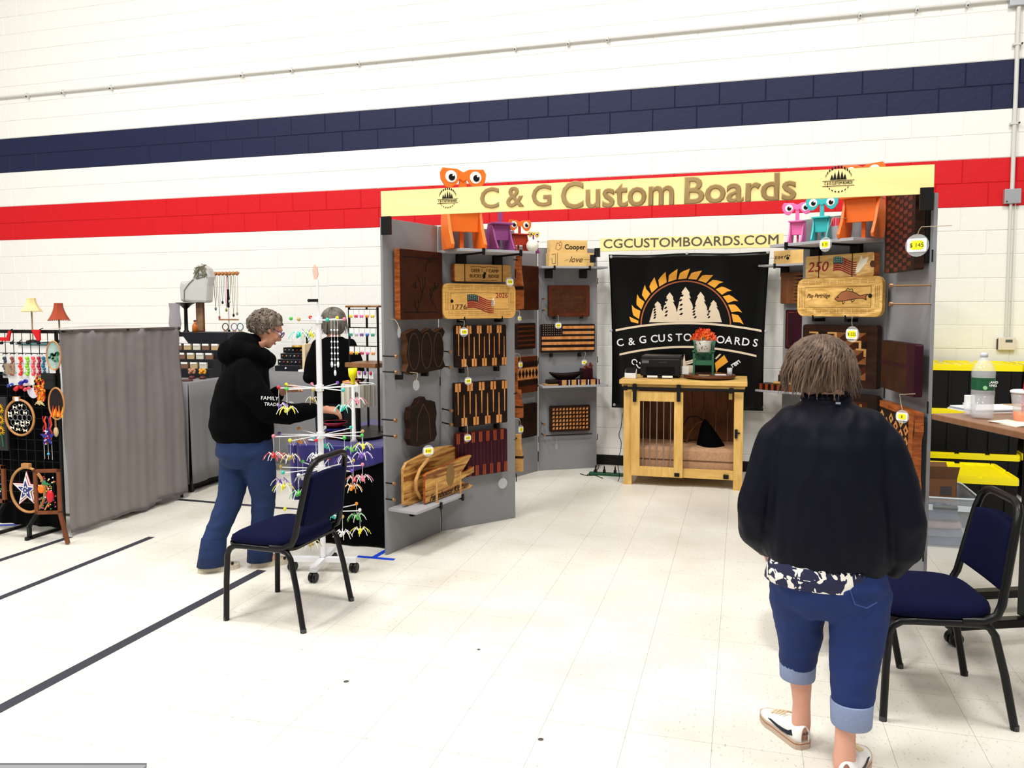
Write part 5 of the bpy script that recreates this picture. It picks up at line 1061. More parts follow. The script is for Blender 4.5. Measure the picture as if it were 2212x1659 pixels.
def shoe(t,heel,ang,L,W,mU,mS,name='shoe',h=.085,open_=.35,sole=.022):
    M=Matrix.Translation(Vector(heel))@Matrix.Rotation(ang,4,'Z')   # toe along local +y
    def wd(s): return W/2*(.72+.30*s*1.1 if s<.65 else (1.03*math.sqrt(max(0,1-((s-.65)/.36)**2)))) 
    def ht(s): return h*(1-.0*s) if s<open_ else h*(1-.62*((s-open_)/(1-open_))**.8)
    up=MB(); so=MB(); n=14
    for k in range(n+1):
        pass
    rings=[]; S_=[0,.01,.04,.1,.2,.3,.42,.55,.68,.8,.9,.96,.99,1.0]
    vs=[]; m=16
    for s in S_:
        w_=max(.002,wd(s)*(1 if s>.05 else (.45+11*s))); hh=ht(s)
        for j in range(m+1):
            a=PI*j/m; vs.append(M@Vector((w_*math.cos(a),L*s,sole*.8+(hh-sole)*math.sin(a)**.7)))
    fs=[(i*(m+1)+j,(i+1)*(m+1)+j,(i+1)*(m+1)+j+1,i*(m+1)+j+1) for i in range(len(S_)-1) for j in range(m)]
    up.add(vs,[f[::-1] for f in fs],0,True); o=obj(name,up,mU,t,solid=.003)
    out=[]; 
    for s in S_: out.append((wd(s)*(1 if s>.05 else (.45+11*s))+.004,L*s))
    poly=out+[(-x,y) for x,y in out[::-1]]
    sb=MB(); nn=len(poly)
    for z0,z1,mi,g in ((0,sole*.62,0,.0),(sole*.62,sole*.75,1,.001),(sole*.75,sole,0,.0)):
        v0=[M@Vector((x*(1+g*9),y,z0)) for x,y in poly]; v1=[M@Vector((x*(1+g*9),y,z1)) for x,y in poly]; sb.add(v0+v1,[tuple(range(nn))[::-1],tuple(range(nn,2*nn))]+[(i,(i+1)%nn,nn+(i+1)%nn,nn+i) for i in range(nn)],mi)
    obj('sole',sb,mS,o); return o,M
def hairshell(t,c,r,sc,m,amp=.012,fr=22,cut=None,name='hair',lum=2,vox=None,seed=1,n=64):
    mb=MB()
    def f(i,j):
        th=PI*i; ph=2*PI*j; d=Vector((math.sin(th)*math.cos(ph),math.sin(th)*math.sin(ph),math.cos(th))); k=1
        p=Vector((d.x*sc[0],d.y*sc[1],d.z*sc[2]))*r
        if cut: p=cut(p,d)
        a=noise.noise(Vector((p.x*fr,p.y*fr,p.z*fr*.6))+Vector((seed,0,0))); p=p+d*amp*(abs(a)*2-.5)
        return p+Vector(c)
    mb.sheet(f,n//2,n); return obj(name,mb,m,t,weld=True)
def locks(t,M_list,m,r0=.006,name='hair_strands'):
    g=MB()
    for pts in M_list: k=len(pts); g.tube(pts,[r0*(.9 if i<k-2 else .9-.4*(i-k+3)) for i in range(k)],5,cap=True,flat=.6)
    return obj(name,g,m,t,kind='stuff')
def hairmat(name,c1,c2):
    m=wood(name,c1,c2,30,(1,1,.25),rough=.55,contrast=.2); return m
# ---------------- near woman in the navy jacket
rt=fl(1777,1640); az=math.atan2(rt.x,rt.y)
W2=thing('person','person seen from behind in a navy-black jacket and cuffed blue jeans','person',(rt.x,rt.y,0),-az)
PX=lambda px:(px-1785)/639
PZ=lambda py,d=0:1.559-(py-658)/639
b=MB()
loft(b,[(0,0,.60,.14,.09),(0,0,.80,.15,.10),(0,.0,1.0,.14,.09),(0,.0,1.14,.16,.08),(0,0,1.20,.09,.06),(-.01,.01,1.25,.052,.055),(-.02,.02,1.32,.052,.055)])
chain(b,[(-.085,.0,.72),(-.086,.05,.42),(PX(1738),.08,.15),(PX(1738),.075,.07)],[.085,.055,.031,.034])
chain(b,[(.085,.0,.72),(.088,-.05,.42),(PX(1828),-.10,.16),(PX(1828),-.105,.06)],[.085,.055,.033,.036])
for sg,y in ((-1,.08),(1,-.10)): x=PX(1738) if sg<0 else PX(1828); b.tube([(x,y-.02,.045),(x-.01,y+.08,.035)],[.034,.03],10)
chain(b,[(-.14,0,1.13),(-.205,-.02,.96),(-.222,-.01,.83),(-.19,.05,.715)],[.040,.034,.030,.026]); chain(b,[(.135,0,1.13),(.20,-.02,.96),(.220,-.005,.81),(.195,.05,.70)],[.040,.034,.030,.026])
ex=MB(); hand(b,ex,(-.20,.05,.71),(.35,.55,-.6),(-.8,.2,0),.95,.5); hand(b,ex,(.185,.06,.70),(-.35,.6,-.6),(.8,.2,0),.95,.5)
Mh=headpts(b,(PX(1768),.035,1.345),.0,-.30,.95)
skinned('body',b,K_skin2,W2,.008,4,extra=ex); face(W2,Mh,.95)
j=MB()
loft(j,[(-.0,.0,.670,.165,.125),(0,0,.69,.183,.14),(0,0,.72,.197,.150),(.0,0,.78,.205,.155),(.0,-.005,.88,.202,.150),(0,-.01,1.0,.190,.140),(0,-.01,1.10,.178,.125),(-.0,-.005,1.165,.160,.105),(-.005,0,1.205,.125,.085),(-.01,.0,1.235,.075,.070),(-.015,.005,1.262,.066,.066)])
chain(j,[(-.125,0,1.165),(-.168,-.005,1.10),(-.205,-.02,.98),(-.232,-.03,.86),(-.228,.0,.785),(-.195,.04,.725)],[.052,.064,.064,.063,.062,.048])
chain(j,[(.120,0,1.165),(.163,-.005,1.10),(.200,-.02,.98),(.228,-.03,.86),(.230,.0,.77),(.205,.04,.70)],[.052,.066,.067,.065,.062,.048])
skinned('jacket',j,K_jkt,W2,.009,5,wr=.0065,wf=(14,14,5),seed=3)
obj('collar',MB().tube([(-.013+.068*math.cos(a),.006+.068*math.sin(a),1.250+.012*math.sin(a)) for a in [2*PI*i/24 for i in range(25)]],.016,8,cap=False),K_jkt,W2)
for k in range(30):
    pass
hm=MB()
for k in range(64):
    a=2*PI*k/64; hm.tube([(.170*math.cos(a),.130*math.sin(a),.668),(.190*math.cos(a),.147*math.sin(a),.705)],[.010,.006],5)
obj('hem_gathers',hm,K_jkt,W2,kind='stuff')
obj('collar_tab',MB().box(.015,-.082,1.240,.030,-.076,1.246),mat('grey tab',(.3,.35,.4),.6),W2)
# printed shirt
def shirtmat():
    m,N,L,bb_=nt('floral print'); tc=N.new('ShaderNodeTexCoord'); v=N.new('ShaderNodeTexNoise'); v.inputs['Scale'].default_value=17; v.inputs['Distortion'].default_value=2.4; v.inputs['Detail'].default_value=1; L.new(tc.outputs['Object'],v.inputs['Vector'])
    r=N.new('ShaderNodeValToRGB'); r.color_ramp.interpolation='CONSTANT'; r.color_ramp.elements[0].color=(.010,.012,.05,1); r.color_ramp.elements[1].position=.55; r.color_ramp.elements[1].color=(.85,.82,.76,1); L.new(v.outputs['Fac'],r.inputs[0]); L.new(r.outputs[0],bb_.inputs['Base Color']); bb_.inputs['Roughness'].default_value=.85; return m
sh=MB(); loft(sh,[(-.02,-.012,.632,.176,.140),(-.02,-.012,.636,.182,.145),(-.015,-.01,.70,.176,.140),(0,-.0,.80,.16,.12)]); obj('shirt',sh,shirtmat(),W2)
# jeans
p=MB(); loft(p,[(.0,.0,.52,.12,.09),(.005,-.005,.57,.175,.13),(.005,-.01,.64,.185,.140),(0,0,.72,.170,.125),(0,0,.78,.15,.11)])
chain(p,[(-.088,-.005,.60),(-.088,.02,.50),(-.083,.045,.40),(PX(1728),.07,.30)],[.102,.088,.074,.060]); chain(p,[(.098,-.01,.60),(.100,-.035,.50),(.090,-.06,.38),(PX(1839),-.09,.25)],[.105,.090,.076,.064])
skinned('jeans',p,K_jean2,W2,.009,5,wr=.005,wf=(8,8,14),seed=8)
def cuff(cx,cy,z0,z1,r0,r1): return obj('jean_cuff',MB().lathe([(r0-.006,z0),(r0,z0-.001),(r0+.002,z0+.004),(r1+.002,z1-.004),(r1,z1),(r1-.006,z1)],28,c=(cx,cy,0)),K_cuff,W2)
cuff(PX(1728),.068,.245,.325,.058,.061); cuff(PX(1839),-.092,.190,.270,.062,.065)
st_=mat('denim seam',(.05,.10,.28),.9); obj('pocket_seam',MB().tube([(.07,-.150,.655),(.085,-.149,.61),(.12,-.142,.60),(.15,-.12,.615)],.0022,5),st_,W2)
mSn=[mat('white sneaker',(.80,.79,.76),.5)]; mSo=[mat('worn sole',(.56,.46,.36),.7),mat('sole line',(.42,.15,.08),.6)]
s1,M1=shoe(W2,(PX(1747),.040,0),math.radians(38),.245,.085,mSn,mSo,h=.088,sole=.030)
s2,M2=shoe(W2,(PX(1828)+.006,-.150,0),math.radians(-12),.245,.085,mSn,mSo,h=.088,sole=.030)
def on_shoe(o,M,pts,m,name,side=-1,L=.245,W=.085):
    vs=[]; 
    for y,z in pts:
        s=y; w_=W/2*(.72+.33*s if s<.65 else 1.03*math.sqrt(max(0,1-((s-.65)/.36)**2)))
        hh=.088 if s<.35 else .088*(1-.62*((s-.35)/.65)**.8); zz_=(z)*(hh-.03)+.024; a=math.asin(min(.97,max(0.02,z))**(1/.7)) ; vs.append(M@Vector((side*(w_*math.cos(a)+.0035),L*s,zz_)))
    o2=obj(name,MB().add(vs,[tuple(range(len(vs)))]),m,o,solid=.002); return o2
sw=[(.10,.34),(.20,.20),(.32,.16),(.48,.26),(.66,.62),(.60,.60),(.44,.42),(.30,.38),(.20,.46),(.14,.62)]
K_sw=mat('black swoosh',(.02,.03,.05),.5)
on_shoe(s1,M1,sw,K_sw,'side_mark',-1); on_shoe(s2,M2,sw,K_sw,'side_mark',1)
for o,M in ((s1,M1),(s2,M2)):
    for k in range(4): 
        e=obj('lace',MB().tube([(-.020,0,0),(0,0,.008),(.020,0,0)],.0035,6),mat('cream laces',(.72,.62,.42),.8),o); e.matrix_local=M@Matrix.Translation((0,.105+.022*k,.080-.009*k))
    o2=text('AIR',.016,K_sw,o,0,0,0,.001,name='heel_letters'); o2.matrix_local=M@Matrix.Translation((0,-.0045,.060))@Matrix.Rotation(PI/2,4,'X')
# hair: wavy brown bob
K_h2=hairmat('brown hair',(.060,.036,.024),(.22,.15,.105))
hc=Vector((PX(1762),.015,1.360))
def cut2(p,d):
    if p.z<0: k=-p.z/.09; p=Vector((p.x*(1+.16*k),p.y*(1.0+.10*k),max(p.z,-.095)*1.12)); 
    return p
hairshell(W2,hc,.094,(1.10,1.12,1.0),K_h2,.010,26,cut2,seed=2)
random.seed(11); LK=[]
for k in range(620):
    ph=random.uniform(0,2*PI); 
    if .9<ph<2.2 and random.random()<.7: continue
    t0=random.uniform(.05,.9); pts=[]; w0=random.uniform(0,6); L=random.uniform(.75,1.03)
    for s in range(9):
        th=(t0+(1.78-t0)*s/8*L); d=Vector((math.sin(th)*math.cos(ph),math.sin(th)*math.sin(ph),math.cos(th))); q=Vector((d.x*1.06,d.y*1.12,d.z*1.0))*.097
        if th>1.45: k_=(th-1.45)/.5; q.z=-.012-.128*k_*L; q.x=math.cos(ph)*1.10*.101*(1+.13*k_); q.y=math.sin(ph)*1.12*.101*(1+.10*k_)
        q+=Vector((math.sin(w0+s*1.15),math.cos(w0+s*1.15),0))*.0095*(s/8)**.8+d*random.uniform(0,.006); pts.append(hc+q)
    LK.append(pts)
locks(W2,LK,K_h2,.0050)
# ---------------- woman in the black hoodie
rt=fl(530,1226); az=math.atan2(rt.x,rt.y)
W1=thing('person','person with short curly grey hair in a black hoodie and blue jeans, browsing','person',(rt.x,rt.y,0),-az)
PX=lambda px:(px-530)/364
b=MB()
loft(b,[(.02,0,.62,.10,.12),(.01,0,.80,.11,.14),(.02,0,1.0,.10,.14),(.02,0,1.15,.09,.15),(.04,0,1.24,.07,.10),(.075,0,1.30,.05,.05),(.11,0,1.36,.05,.05)])
chain(b,[(-.01,.04,.75),(-.055,.02,.42),(-.195,.0,.12),(-.205,0,.06)],[.08,.052,.034,.034]); chain(b,[(.06,-.04,.75),(.115,-.02,.42),(.085,.0,.12),(.08,0,.06)],[.08,.052,.034,.034])
for x in (-.205,.08): b.tube([(x,0,.045),(x+.10,0,.035)],[.033,.03],10)
chain(b,[(.03,-.12,1.18),(.08,-.16,1.07),(.15,-.175,.965),(.27,-.105,.93),(.46,.0,.935)],[.04,.04,.036,.032,.026]); chain(b,[(.03,.12,1.18),(.07,.155,1.08),(.13,.16,.98),(.25,.08,1.05)],[.04,.04,.034,.026])
ex=MB(); hand(b,ex,(.47,.0,.935),(1,.12,-.12),(0,-.4,1),.95,.55); hand(b,ex,(.25,.08,1.05),(.6,-.45,.35),(0,.3,1),.9,.6)
Mh=headpts(b,(PX(588),.01,1.430),-PI/2+.22,-.50,.95)
skinned('body',b,K_skin,W1,.008,3,extra=ex); face(W1,Mh,.95,glasses=mat('violet frames',(.14,.02,.22),.3))
j=MB(); loft(j,[(.01,0,.775,.150,.150),(.01,0,.80,.172,.165),(.0,0,.86,.180,.175),(.005,0,.98,.172,.175),(.015,0,1.10,.150,.170),(.03,0,1.19,.125,.155),(.045,0,1.25,.09,.11),(.06,0,1.29,.075,.085)])
chain(j,[(.02,-.125,1.20),(.07,-.175,1.08),(.15,-.185,.965),(.27,-.11,.93),(.40,-.03,.935)],[.065,.078,.074,.060,.046]); chain(j,[(.02,.12,1.20),(.07,.17,1.08),(.13,.17,.98),(.21,.11,1.03)],[.065,.075,.068,.045])
# hood
j.tube([(-.035,.0,1.325),(-.01,-.080,1.33),(.06,-.105,1.305),(.13,-.085,1.27),(.165,0,1.245),(.13,.085,1.27),(.06,.105,1.305),(-.01,.080,1.33),(-.035,0,1.325)],.046,12); j.tube([(.0,-.07,1.355),(-.02,0,1.36),(.0,.07,1.355)],.035,10); j.ball((.06,0,1.33),.075,12); j.ball((-.045,0,1.30),.075,14,sc=(1.0,1.15,1.0)); j.ball((.015,0,1.345),.075,12,sc=(1,1.15,.95)); j.ball((-.075,-.02,1.285),.05,12)
skinned('hoodie',j,K_hood,W1,.010,4,wr=.007,wf=(9,9,6),seed=5)
t_=text('FAMILY',.030,K_card,W1,.155,-.262,1.045,.002,name='sleeve_print',rot=(PI/2,.1,.1)); t_=text('TRADE',.026,K_card,W1,.165,-.262,1.010,.002,name='sleeve_print',rot=(PI/2,.1,.1))
p=MB(); loft(p,[(.02,0,.62,.11,.12),(.015,0,.70,.165,.155),(.015,0,.78,.155,.150),(.01,0,.84,.13,.13)])
chain(p,[(-.03,.06,.72),(-.045,.04,.58),(-.075,.02,.42),(-.15,.01,.24),(-.185,.0,.15)],[.098,.090,.074,.066,.066]); chain(p,[(.075,-.05,.72),(.10,-.04,.58),(.115,-.02,.42),(.10,0,.24),(.088,0,.15)],[.105,.090,.070,.062,.064])
for cx_,r_ in ((-.195,.072),(.086,.068)): obj('jean_hem',MB().lathe([(r_*.93,.20),(r_*.99,.12),(r_*1.06,.035),(r_*1.0,.035),(r_*.9,.15)],28,c=(cx_,0,0),M=Matrix(((1.08,0,.12 if cx_<0 else 0,0),(0,.95,0,0),(0,0,1,0),(0,0,0,1)))),K_jean1,W1)
skinned('jeans',p,K_jean1,W1,.009,4,wr=.005,wf=(8,8,13),seed=2)
K_clog=mat('patterned clog',(.60,.52,.38),.7,var=.35,scale=35)
for x,yy in ((-.265,.0),(.035,.0)):
    o,M=shoe(W1,(x,yy,0),-PI/2+.12,.235,.10,[K_clog],[mat('clog sole',(.64,.58,.46),.7),mat('clog sole line',(.60,.54,.42),.7)],name='clog',h=.075,sole=.028)
    for k,(s,z) in enumerate(((.45,.3),(.62,.35),(.8,.3))): q=M@Vector((.052 if s<.7 else .048,.235*s,.042)); obj('vent_hole',MB().lathe([(.009,-.002),(.009,.002)],10,axis='y',c=q),K_ink,o)
K_h1=hairmat('grey brown hair',(.075,.055,.045),(.26,.21,.17)); hc=Vector((PX(584),.012,1.460))
hairshell(W1,hc,.100,(1.02,.95,.92),K_h1,.014,30,lambda p,d:Vector((p.x,p.y,p.z*(1.0 if p.z>0 else .75)))-Vector((.030 if (p.z<-.01 and p.x>.03) else 0,0,0)),seed=4)
random.seed(12); LK=[]
for k in range(210):
    th=math.acos(random.uniform(-.45,1)); ph=random.uniform(0,2*PI)
    if th>1.15 and abs(((ph+PI)%(2*PI))-PI)<.9: continue
    d=Vector((math.sin(th)*math.cos(ph),math.sin(th)*math.sin(ph),math.cos(th))); c=hc+Vector((d.x*1.02,d.y*.95,d.z*.9))*.099; u=d.orthogonal().normalized(); v=d.cross(u); r=random.uniform(.008,.016); a0=random.uniform(0,6)
    LK.append([c+(u*math.cos(a0+a)+v*math.sin(a0+a))*r*(1-.06*i)+d*.004*math.sin(a) for i,a in enumerate([.75*q for q in range(8)])])
locks(W1,LK,K_h1,.0045,'hair_curls')
# ---------------- woman behind the spinner
ang3=math.radians(-28.6); W3=thing('person','person with a grey bob in a black top, standing behind the white spinner rack','person',(-3.24,5.93,0),math.radians(28.6))
b=MB(); loft(b,[(0,0,.70,.13,.09),(0,0,.95,.12,.09),(0,0,1.15,.14,.08),(0,0,1.27,.10,.06),(0,0,1.33,.05,.05),(0,0,1.40,.05,.05)])
for sg in (-1,1): chain(b,[(sg*.08,0,.72),(sg*.085,0,.42),(sg*.085,0,.08)],[.075,.05,.035]); chain(b,[(sg*.12,0,1.22),(sg*.178,-.01,1.10),(sg*.190,-.01,1.0),(sg*.12,.16,1.0)],[.034,.034,.034,.026]); b.tube([(sg*.085,-.02,.045),(sg*.085,.10,.035)],[.034,.03],10)
ex=MB(); hand(b,ex,(-.12,.16,1.0),(.3,.9,0),(0,0,1),.95,.5); hand(b,ex,(.12,.16,1.0),(-.3,.9,0),(0,0,1),.95,.5)
Mh=headpts(b,(0,.03,1.455),0,-.2,.95); skinned('body',b,K_skin,W3,.010,3,extra=ex); face(W3,Mh,.95)
j=MB(); loft(j,[(0,0,.78,.165,.13),(0,0,.95,.165,.13),(0,0,1.12,.165,.12),(0,0,1.22,.155,.10),(0,0,1.28,.115,.08),(0,0,1.315,.07,.065)])
for sg in (-1,1): chain(j,[(sg*.13,0,1.25),(sg*.178,-.01,1.10),(sg*.198,-.015,.99),(sg*.15,.10,.98)],[.052,.058,.058,.042])
skinned('top',j,K_top,W3,.012,4,wr=.005)
p=MB(); loft(p,[(0,0,.66,.13,.10),(0,0,.74,.16,.12),(0,0,.84,.14,.11)]); 
for sg in (-1,1): chain(p,[(sg*.08,0,.72),(sg*.085,0,.42),(sg*.085,0,.07)],[.09,.07,.055])
skinned('trousers',p,mat('dark trousers',(.012,.012,.016),.9),W3,.012,4)
for sg in (-1,1): shoe(W3,(sg*.085,-.06,0),0,.23,.085,[mat('dark shoe',(.02,.02,.02),.6)],[mat('dark sole',(.03,.03,.03),.7)]*2,sole=.02)
K_h3=hairmat('grey bob hair',(.09,.08,.065),(.25,.23,.19)); hc=Vector((0,.015,1.465))
hairshell(W3,hc,.098,(1.0,1.05,.97),K_h3,.004,20,lambda p,d:(Vector((p.x*(1+.25*min(1,-p.z/.09)),p.y*(1+.1*min(1,-p.z/.09)),max(p.z,-.085)*1.55)) if p.z<0 else p),seed=6)
random.seed(13); LK=[]
for k in range(150):
    ph=random.uniform(PI*.85,PI*2.15); t0=random.uniform(.05,.8); pts=[]
    for s in range(8):
        th=t0+(2.0-t0)*s/7; q=Vector((math.sin(min(th,1.57))*math.cos(ph),math.sin(min(th,1.57))*math.sin(ph)*1.05,math.cos(min(th,1.57))*.97))*.101
        if th>1.4: k_=(th-1.4)/.6; q.z=.012-.135*k_; q.x*=1+.24*k_; q.y*=1+.08*k_
        pts.append(hc+q)
    LK.append(pts)
locks(W3,LK,K_h3,.0055)
# ================================================================ left stalls
random.seed(21)
FG=Fr((-5.15,4.30),(-4.42,4.30)); gz0,gz1=.22,FG.pix(60,716)[1]
t=thing('grid_rack','black wire grid rack hung with crafts at the left edge','display rack',(FG.o.x,4.30,0),0)
obj('top_bar',MB().box(0,-.012,gz1-.012,FG.w,.012,gz1+.012),K_fr,t)
for k in range(11): obj('grid_wire',MB().tube([(FG.w*k/10,0,gz0),(FG.w*k/10,0,gz1)],.0025,5),K_fr,t)
for k in range(16): z=gz0+(gz1-gz0)*k/16; obj('grid_wire',MB().tube([(0,.003,z),(FG.w,.003,z)],.0025,5),K_fr,t)
for px in (12,112):
    p=fl(px,1150); u=p.x-FG.o.x
    obj('foot',MB().bar((u,-.13,.012),(u,.16,.012),.022).bar((u,-.10,.012),(u,-.10,.09),.022).bar((u,-.10,.09),(u+.03,.0,.24),.022),K_fr,t)
# cloth behind the grid
t=thing('drape','black cloth hanging behind the wire grid at the left edge','drape',(FG.o.x,4.345,0),0)
def fold(w,z0,z1,amp=.015,fr=9,ph=0,lean=0):
    return lambda i,j:(w*i,amp*math.sin(i*fr*2*PI*.5+ph)*(1-.3*j)+amp*.5*math.sin(i*fr*5+j*2+ph)+lean*(1-j),z1+(z0-z1)*j)
zb=FG.pix(60,806)[1]
obj('cloth',MB().sheet(fold(.70,.05,zb,.010,8),50,6),K_top,t,solid=.004)
t=thing('covered_table','tall table under a white cloth behind the wire grid','table',(-5.25,4.75,0),0)
obj('tablecloth',MB().box(0,0,.02,.80,.55,1.29),mat('white cloth',(.82,.82,.80),.9,bump=.1,scale=6),t,bev=.01); obj('table_top',MB().box(-.01,-.01,1.29,.81,.56,1.30),mat('teal cloth',(.10,.20,.22),.9),t)
# lamps
def lampshade(px,py,Y,r0,r1,h,col,label,sq=True,stem=True):
    q=atY(px,py,Y); t=thing('table_lamp',label,'lamp',(q.x,Y,1.30),0); z=q.z-1.30; n=6 if sq else 24; m=mat('shade '+str(col),col,.8)
    prof=[]; 
    for k in range(7): s=k/6; prof.append((r0+(r1-r0)*(s**1.9),z-h*s))
    obj('lamp_shade',MB().lathe(prof[::-1],n,smooth=not sq),m,t,solid=.003)
    if stem: obj('pole',MB().tube([(0,0,.0),(0,0,z-h*.85)],.006,8),mat('brass pole',(.45,.36,.24),.4),t); obj('base',MB().lathe([(0,0),(.05,0),(.045,.012),(.01,.02),(0,.02)],16),K_fr,t); obj('socket',MB().tube([(0,0,z-h),(0,0,z-h*.8)],.018,10),K_fr,t)
    g=MB()
    for k in range(36): a=2*PI*k/36; g.ball((r1*math.cos(a),r1*math.sin(a),z-h-.006),.004,5)
    obj('bead_fringe',g,m,t,kind='stuff'); return t
lampshade(67,644,4.95,.030,.072,.098,(.80,.66,.36),'cream bell lampshade on a thin pole behind the grid rack')
lampshade(126,655,4.95,.030,.075,.125,(.42,.085,.03),'rust red bell lampshade with an empty hoop beside the drape',)
def hung(name,label,cat,px,py,off=.02,group=None): 
    u,z=FG.pix(px,py,off); return thing(name,label,cat,FG.P(u,z,off),0,group)
K_bag=mat('clear bag',(.85,.86,.88),.2,alpha=.35)
cols=[((.05,.06,.10),'dark charm'),((.30,.09,.06),'dark red charm'),((.80,.05,.03),'red string bead'),((.30,.62,.04),'lime green'),((.85,.12,.14),'coral'),((.40,.01,.05),'wine red'),((.02,.20,.32),'teal strip')]
for k,(px,(c,nm)) in enumerate(zip((13,29,47,62,75,87,97),cols)):
    t=hung('craft_pack','clear pack with a %s craft on the upper row of the grid'%nm,'craft pack',px,788,group='craft packs on the grid rack'); m=mat('craft '+nm,c,.5)
    obj('bag',MB().box(-.028,-.003,-.09,.028,.003,.07),K_bag,t); g=MB()
    for s in range(7): g.ball((.006*math.sin(s*1.7),-.010,.045-.018*s),.013-.002*(s%3),8)
    obj('craft',g,m,t); obj('hook',MB().tube([(0,.018,.075),(0,-.02,.078),(0,-.02,.068)],.003,5),K_fr,t)
t=hung('fringe_tassel','tan fringe tassel on the upper row of the grid','tassel',20,795,.035)
for k in range(12): obj('cord',MB().tube([(-.04+.0073*k,0,.03),(-.04+.0073*k+random.uniform(-.003,.003),0,-.045)],.003,5),mat('tan cord',(.42,.33,.22),.9),t)
for px,py,lab in ((12,727,'red sled-shaped ornament hanging under the top bar'),(78,725,'red triangular pennant under the top bar')):
    t=hung('ornament',lab,'ornament',px,py,.04); obj('ornament_body',MB().prism([(-.06,-.03),(.03,-.03),(.05,.04),(.03,.04),(.01,-.005),(-.06,-.005)] if px<50 else [(-.035,.04),(.035,.04),(.035,-.03),(.01,-.035)],-.005,.005),mat('glossy red',(.62,.01,.02),.3),t); obj('hook',MB().tube([(0.03,0,.04),(.03,.03,.05)],.003,5),K_fr,t)
for k,px in enumerate((4,26,42,61,84)):
    t=hung('clip','small round black clip, %s along the row under the top bar'%('first','second','third','fourth','fifth')[k],'clip',px,741,.02,'black clips on the grid'); obj('clip_body',MB().lathe([(.010,-.01),(.010,.005)],10,axis='y'),K_fr,t); obj('clip_pin',MB().tube([(0,0,.01),(0,.015,.02)],.003,5),K_fr,t)
def ring(t,r,m,wd=.008,sc=(1,1),name='hoop'):
    return obj(name,MB().tube([(r*sc[0]*math.cos(a),0,r*sc[1]*math.sin(a)) for a in [2*PI*i/36 for i in range(37)]],wd,8,cap=False,up=(0,1,0)),m,t)
W_hoop=wood('hoop wood',(.42,.20,.07),(.58,.32,.13),10,(1,1,1))
t=hung('stained_hoop','oval hoop with green leaves beside the drape','hoop',116,768,.05); ring(t,.095,W_hoop,.005,(.62,1))
for k in range(26):
    a=random.uniform(PI*1.0,PI*2.05); r=random.uniform(.1,.8); x,z=.055*r*math.cos(a),.085*r*math.sin(a)*1.0+.01; obj('leaf',MB().prism([(x-.010,z),(x,z-.005),(x+.012,z+.004),(x,z+.010)],-.004,-.001),mat('leaf %d'%(k%3),((.02,.16,.06),(.05,.28,.12),(.02,.12,.10))[k%3],.5),t)
obj('pane',MB().prism(circ(.058,24,rz=.09),0,.002),mat('pale pane',(.45,.58,.55),.3,alpha=.6),t)
for px,py,c,lab,r in ((22,832,(.02,.09,.42),'bright blue bird-shaped bow on the grid',.02),(50,826,(.004,.01,.30),'round royal blue bow on the grid',.028),(40,838,(.65,.03,.05),'red bow below the royal blue one on the grid',.03),(58,840,(.72,.10,.12),'coral red bow right of the royal blue one',.022)):
    t=hung('hair_bow',lab,'hair bow',px,py,.045 if r<.03 else .03); m=mat('bow '+str(c),c,.4); obj('knot',MB().ball((0,-.012,0),r*.5,10),m,t)
    for s_ in (-1,1): obj('loop',MB().ball((s_*r*.8,0,s_*r*.3),r*.75,10,sc=(1,.4,.7)),m,t)
t=hung('card_sheet','crumpled white cards behind the bows on the grid','cards',45,818,.012)
for k in range(6): o=obj('card',MB().prism([(-.03,-.05),(.025,-.05),(.03,.03),(-.025,.035)],-.002,.0),K_card,t,loc=(-.08+.038*k,-.002*k,.005*(k%3)),rot=(0,.2*(k%3-1),0))
t=hung('lace_fan','white lace fan on the grid right of the bows','fan',72,838,.03); obj('fan_leaf',MB().prism(circ(.055,10,rz=.07,a0=PI,a1=2*PI),-.003,.0),mat('lace',(.7,.7,.74),.9),t); obj('fan_handle',MB().tube([(0,0,0),(0,0,.03)],.004,6),K_card,t)
t=hung('dark_pouch','black quilted pouch on the grid below the leafy hoop','pouch',108,822,.03); obj('pouch_body',MB().box(-.05,-.02,-.06,.05,.0,.05),mat('quilted black',(.02,.022,.025),.6,bump=.4,scale=60),t,bev=.015); obj('pouch_flap',MB().box(-.052,-.024,.01,.052,-.018,.052),mat('quilted black',(.02,.022,.025),.6),t,bev=.004)
# streamers / dream catchers
def streamers(px,py,cset,n,L,label,w=.03,beads=True):
    t=hung('streamer_catcher',label,'dream catcher',px,py,.04); 
    for k in range(n):
        x=-w+2*w*k/(n-1); pts=[(x+random.uniform(-.008,.008),random.uniform(-.01,.01),-L*s/6) for s in range(7)]; c=cset[k%len(cset)]; obj('streamer',MB().tube(pts,.005,6),mat('streamer '+str(c),c,.6),t)
    return t
OY=[(.85,.28,.02),(.80,.10,.02),(.82,.50,.03),(.45,.04,.02)]
t=streamers(88,822,OY,8,.14,'orange and gold leaf dream catcher at the right of the grid'); ring(t,.035,W_hoop,.004)
for k in range(40):
    x,z=random.uniform(-.045,.045),random.uniform(-.15,.03); s=random.uniform(.008,.016); a=random.uniform(0,3); obj('leaf',MB().prism([(x-s*math.cos(a),z-s*math.sin(a)),(x+s*.5*math.sin(a),z-s*.5*math.cos(a)),(x+s*math.cos(a),z+s*math.sin(a)),(x-s*.5*math.sin(a),z+s*.5*math.cos(a))],-.012,-.008),mat('leafc %d'%(k%4),OY[k%4],.6),t)
t=hung('flame_hoop','wooden hoop with a flame orange bead picture, against the drape edge','hoop',122,872,.06); ring(t,.105,W_hoop,.006,(.6,1)); obj('backing',MB().prism(circ(.058,20,rz=.10),0,.002),mat('dark backing',(.03,.02,.02),.8),t)
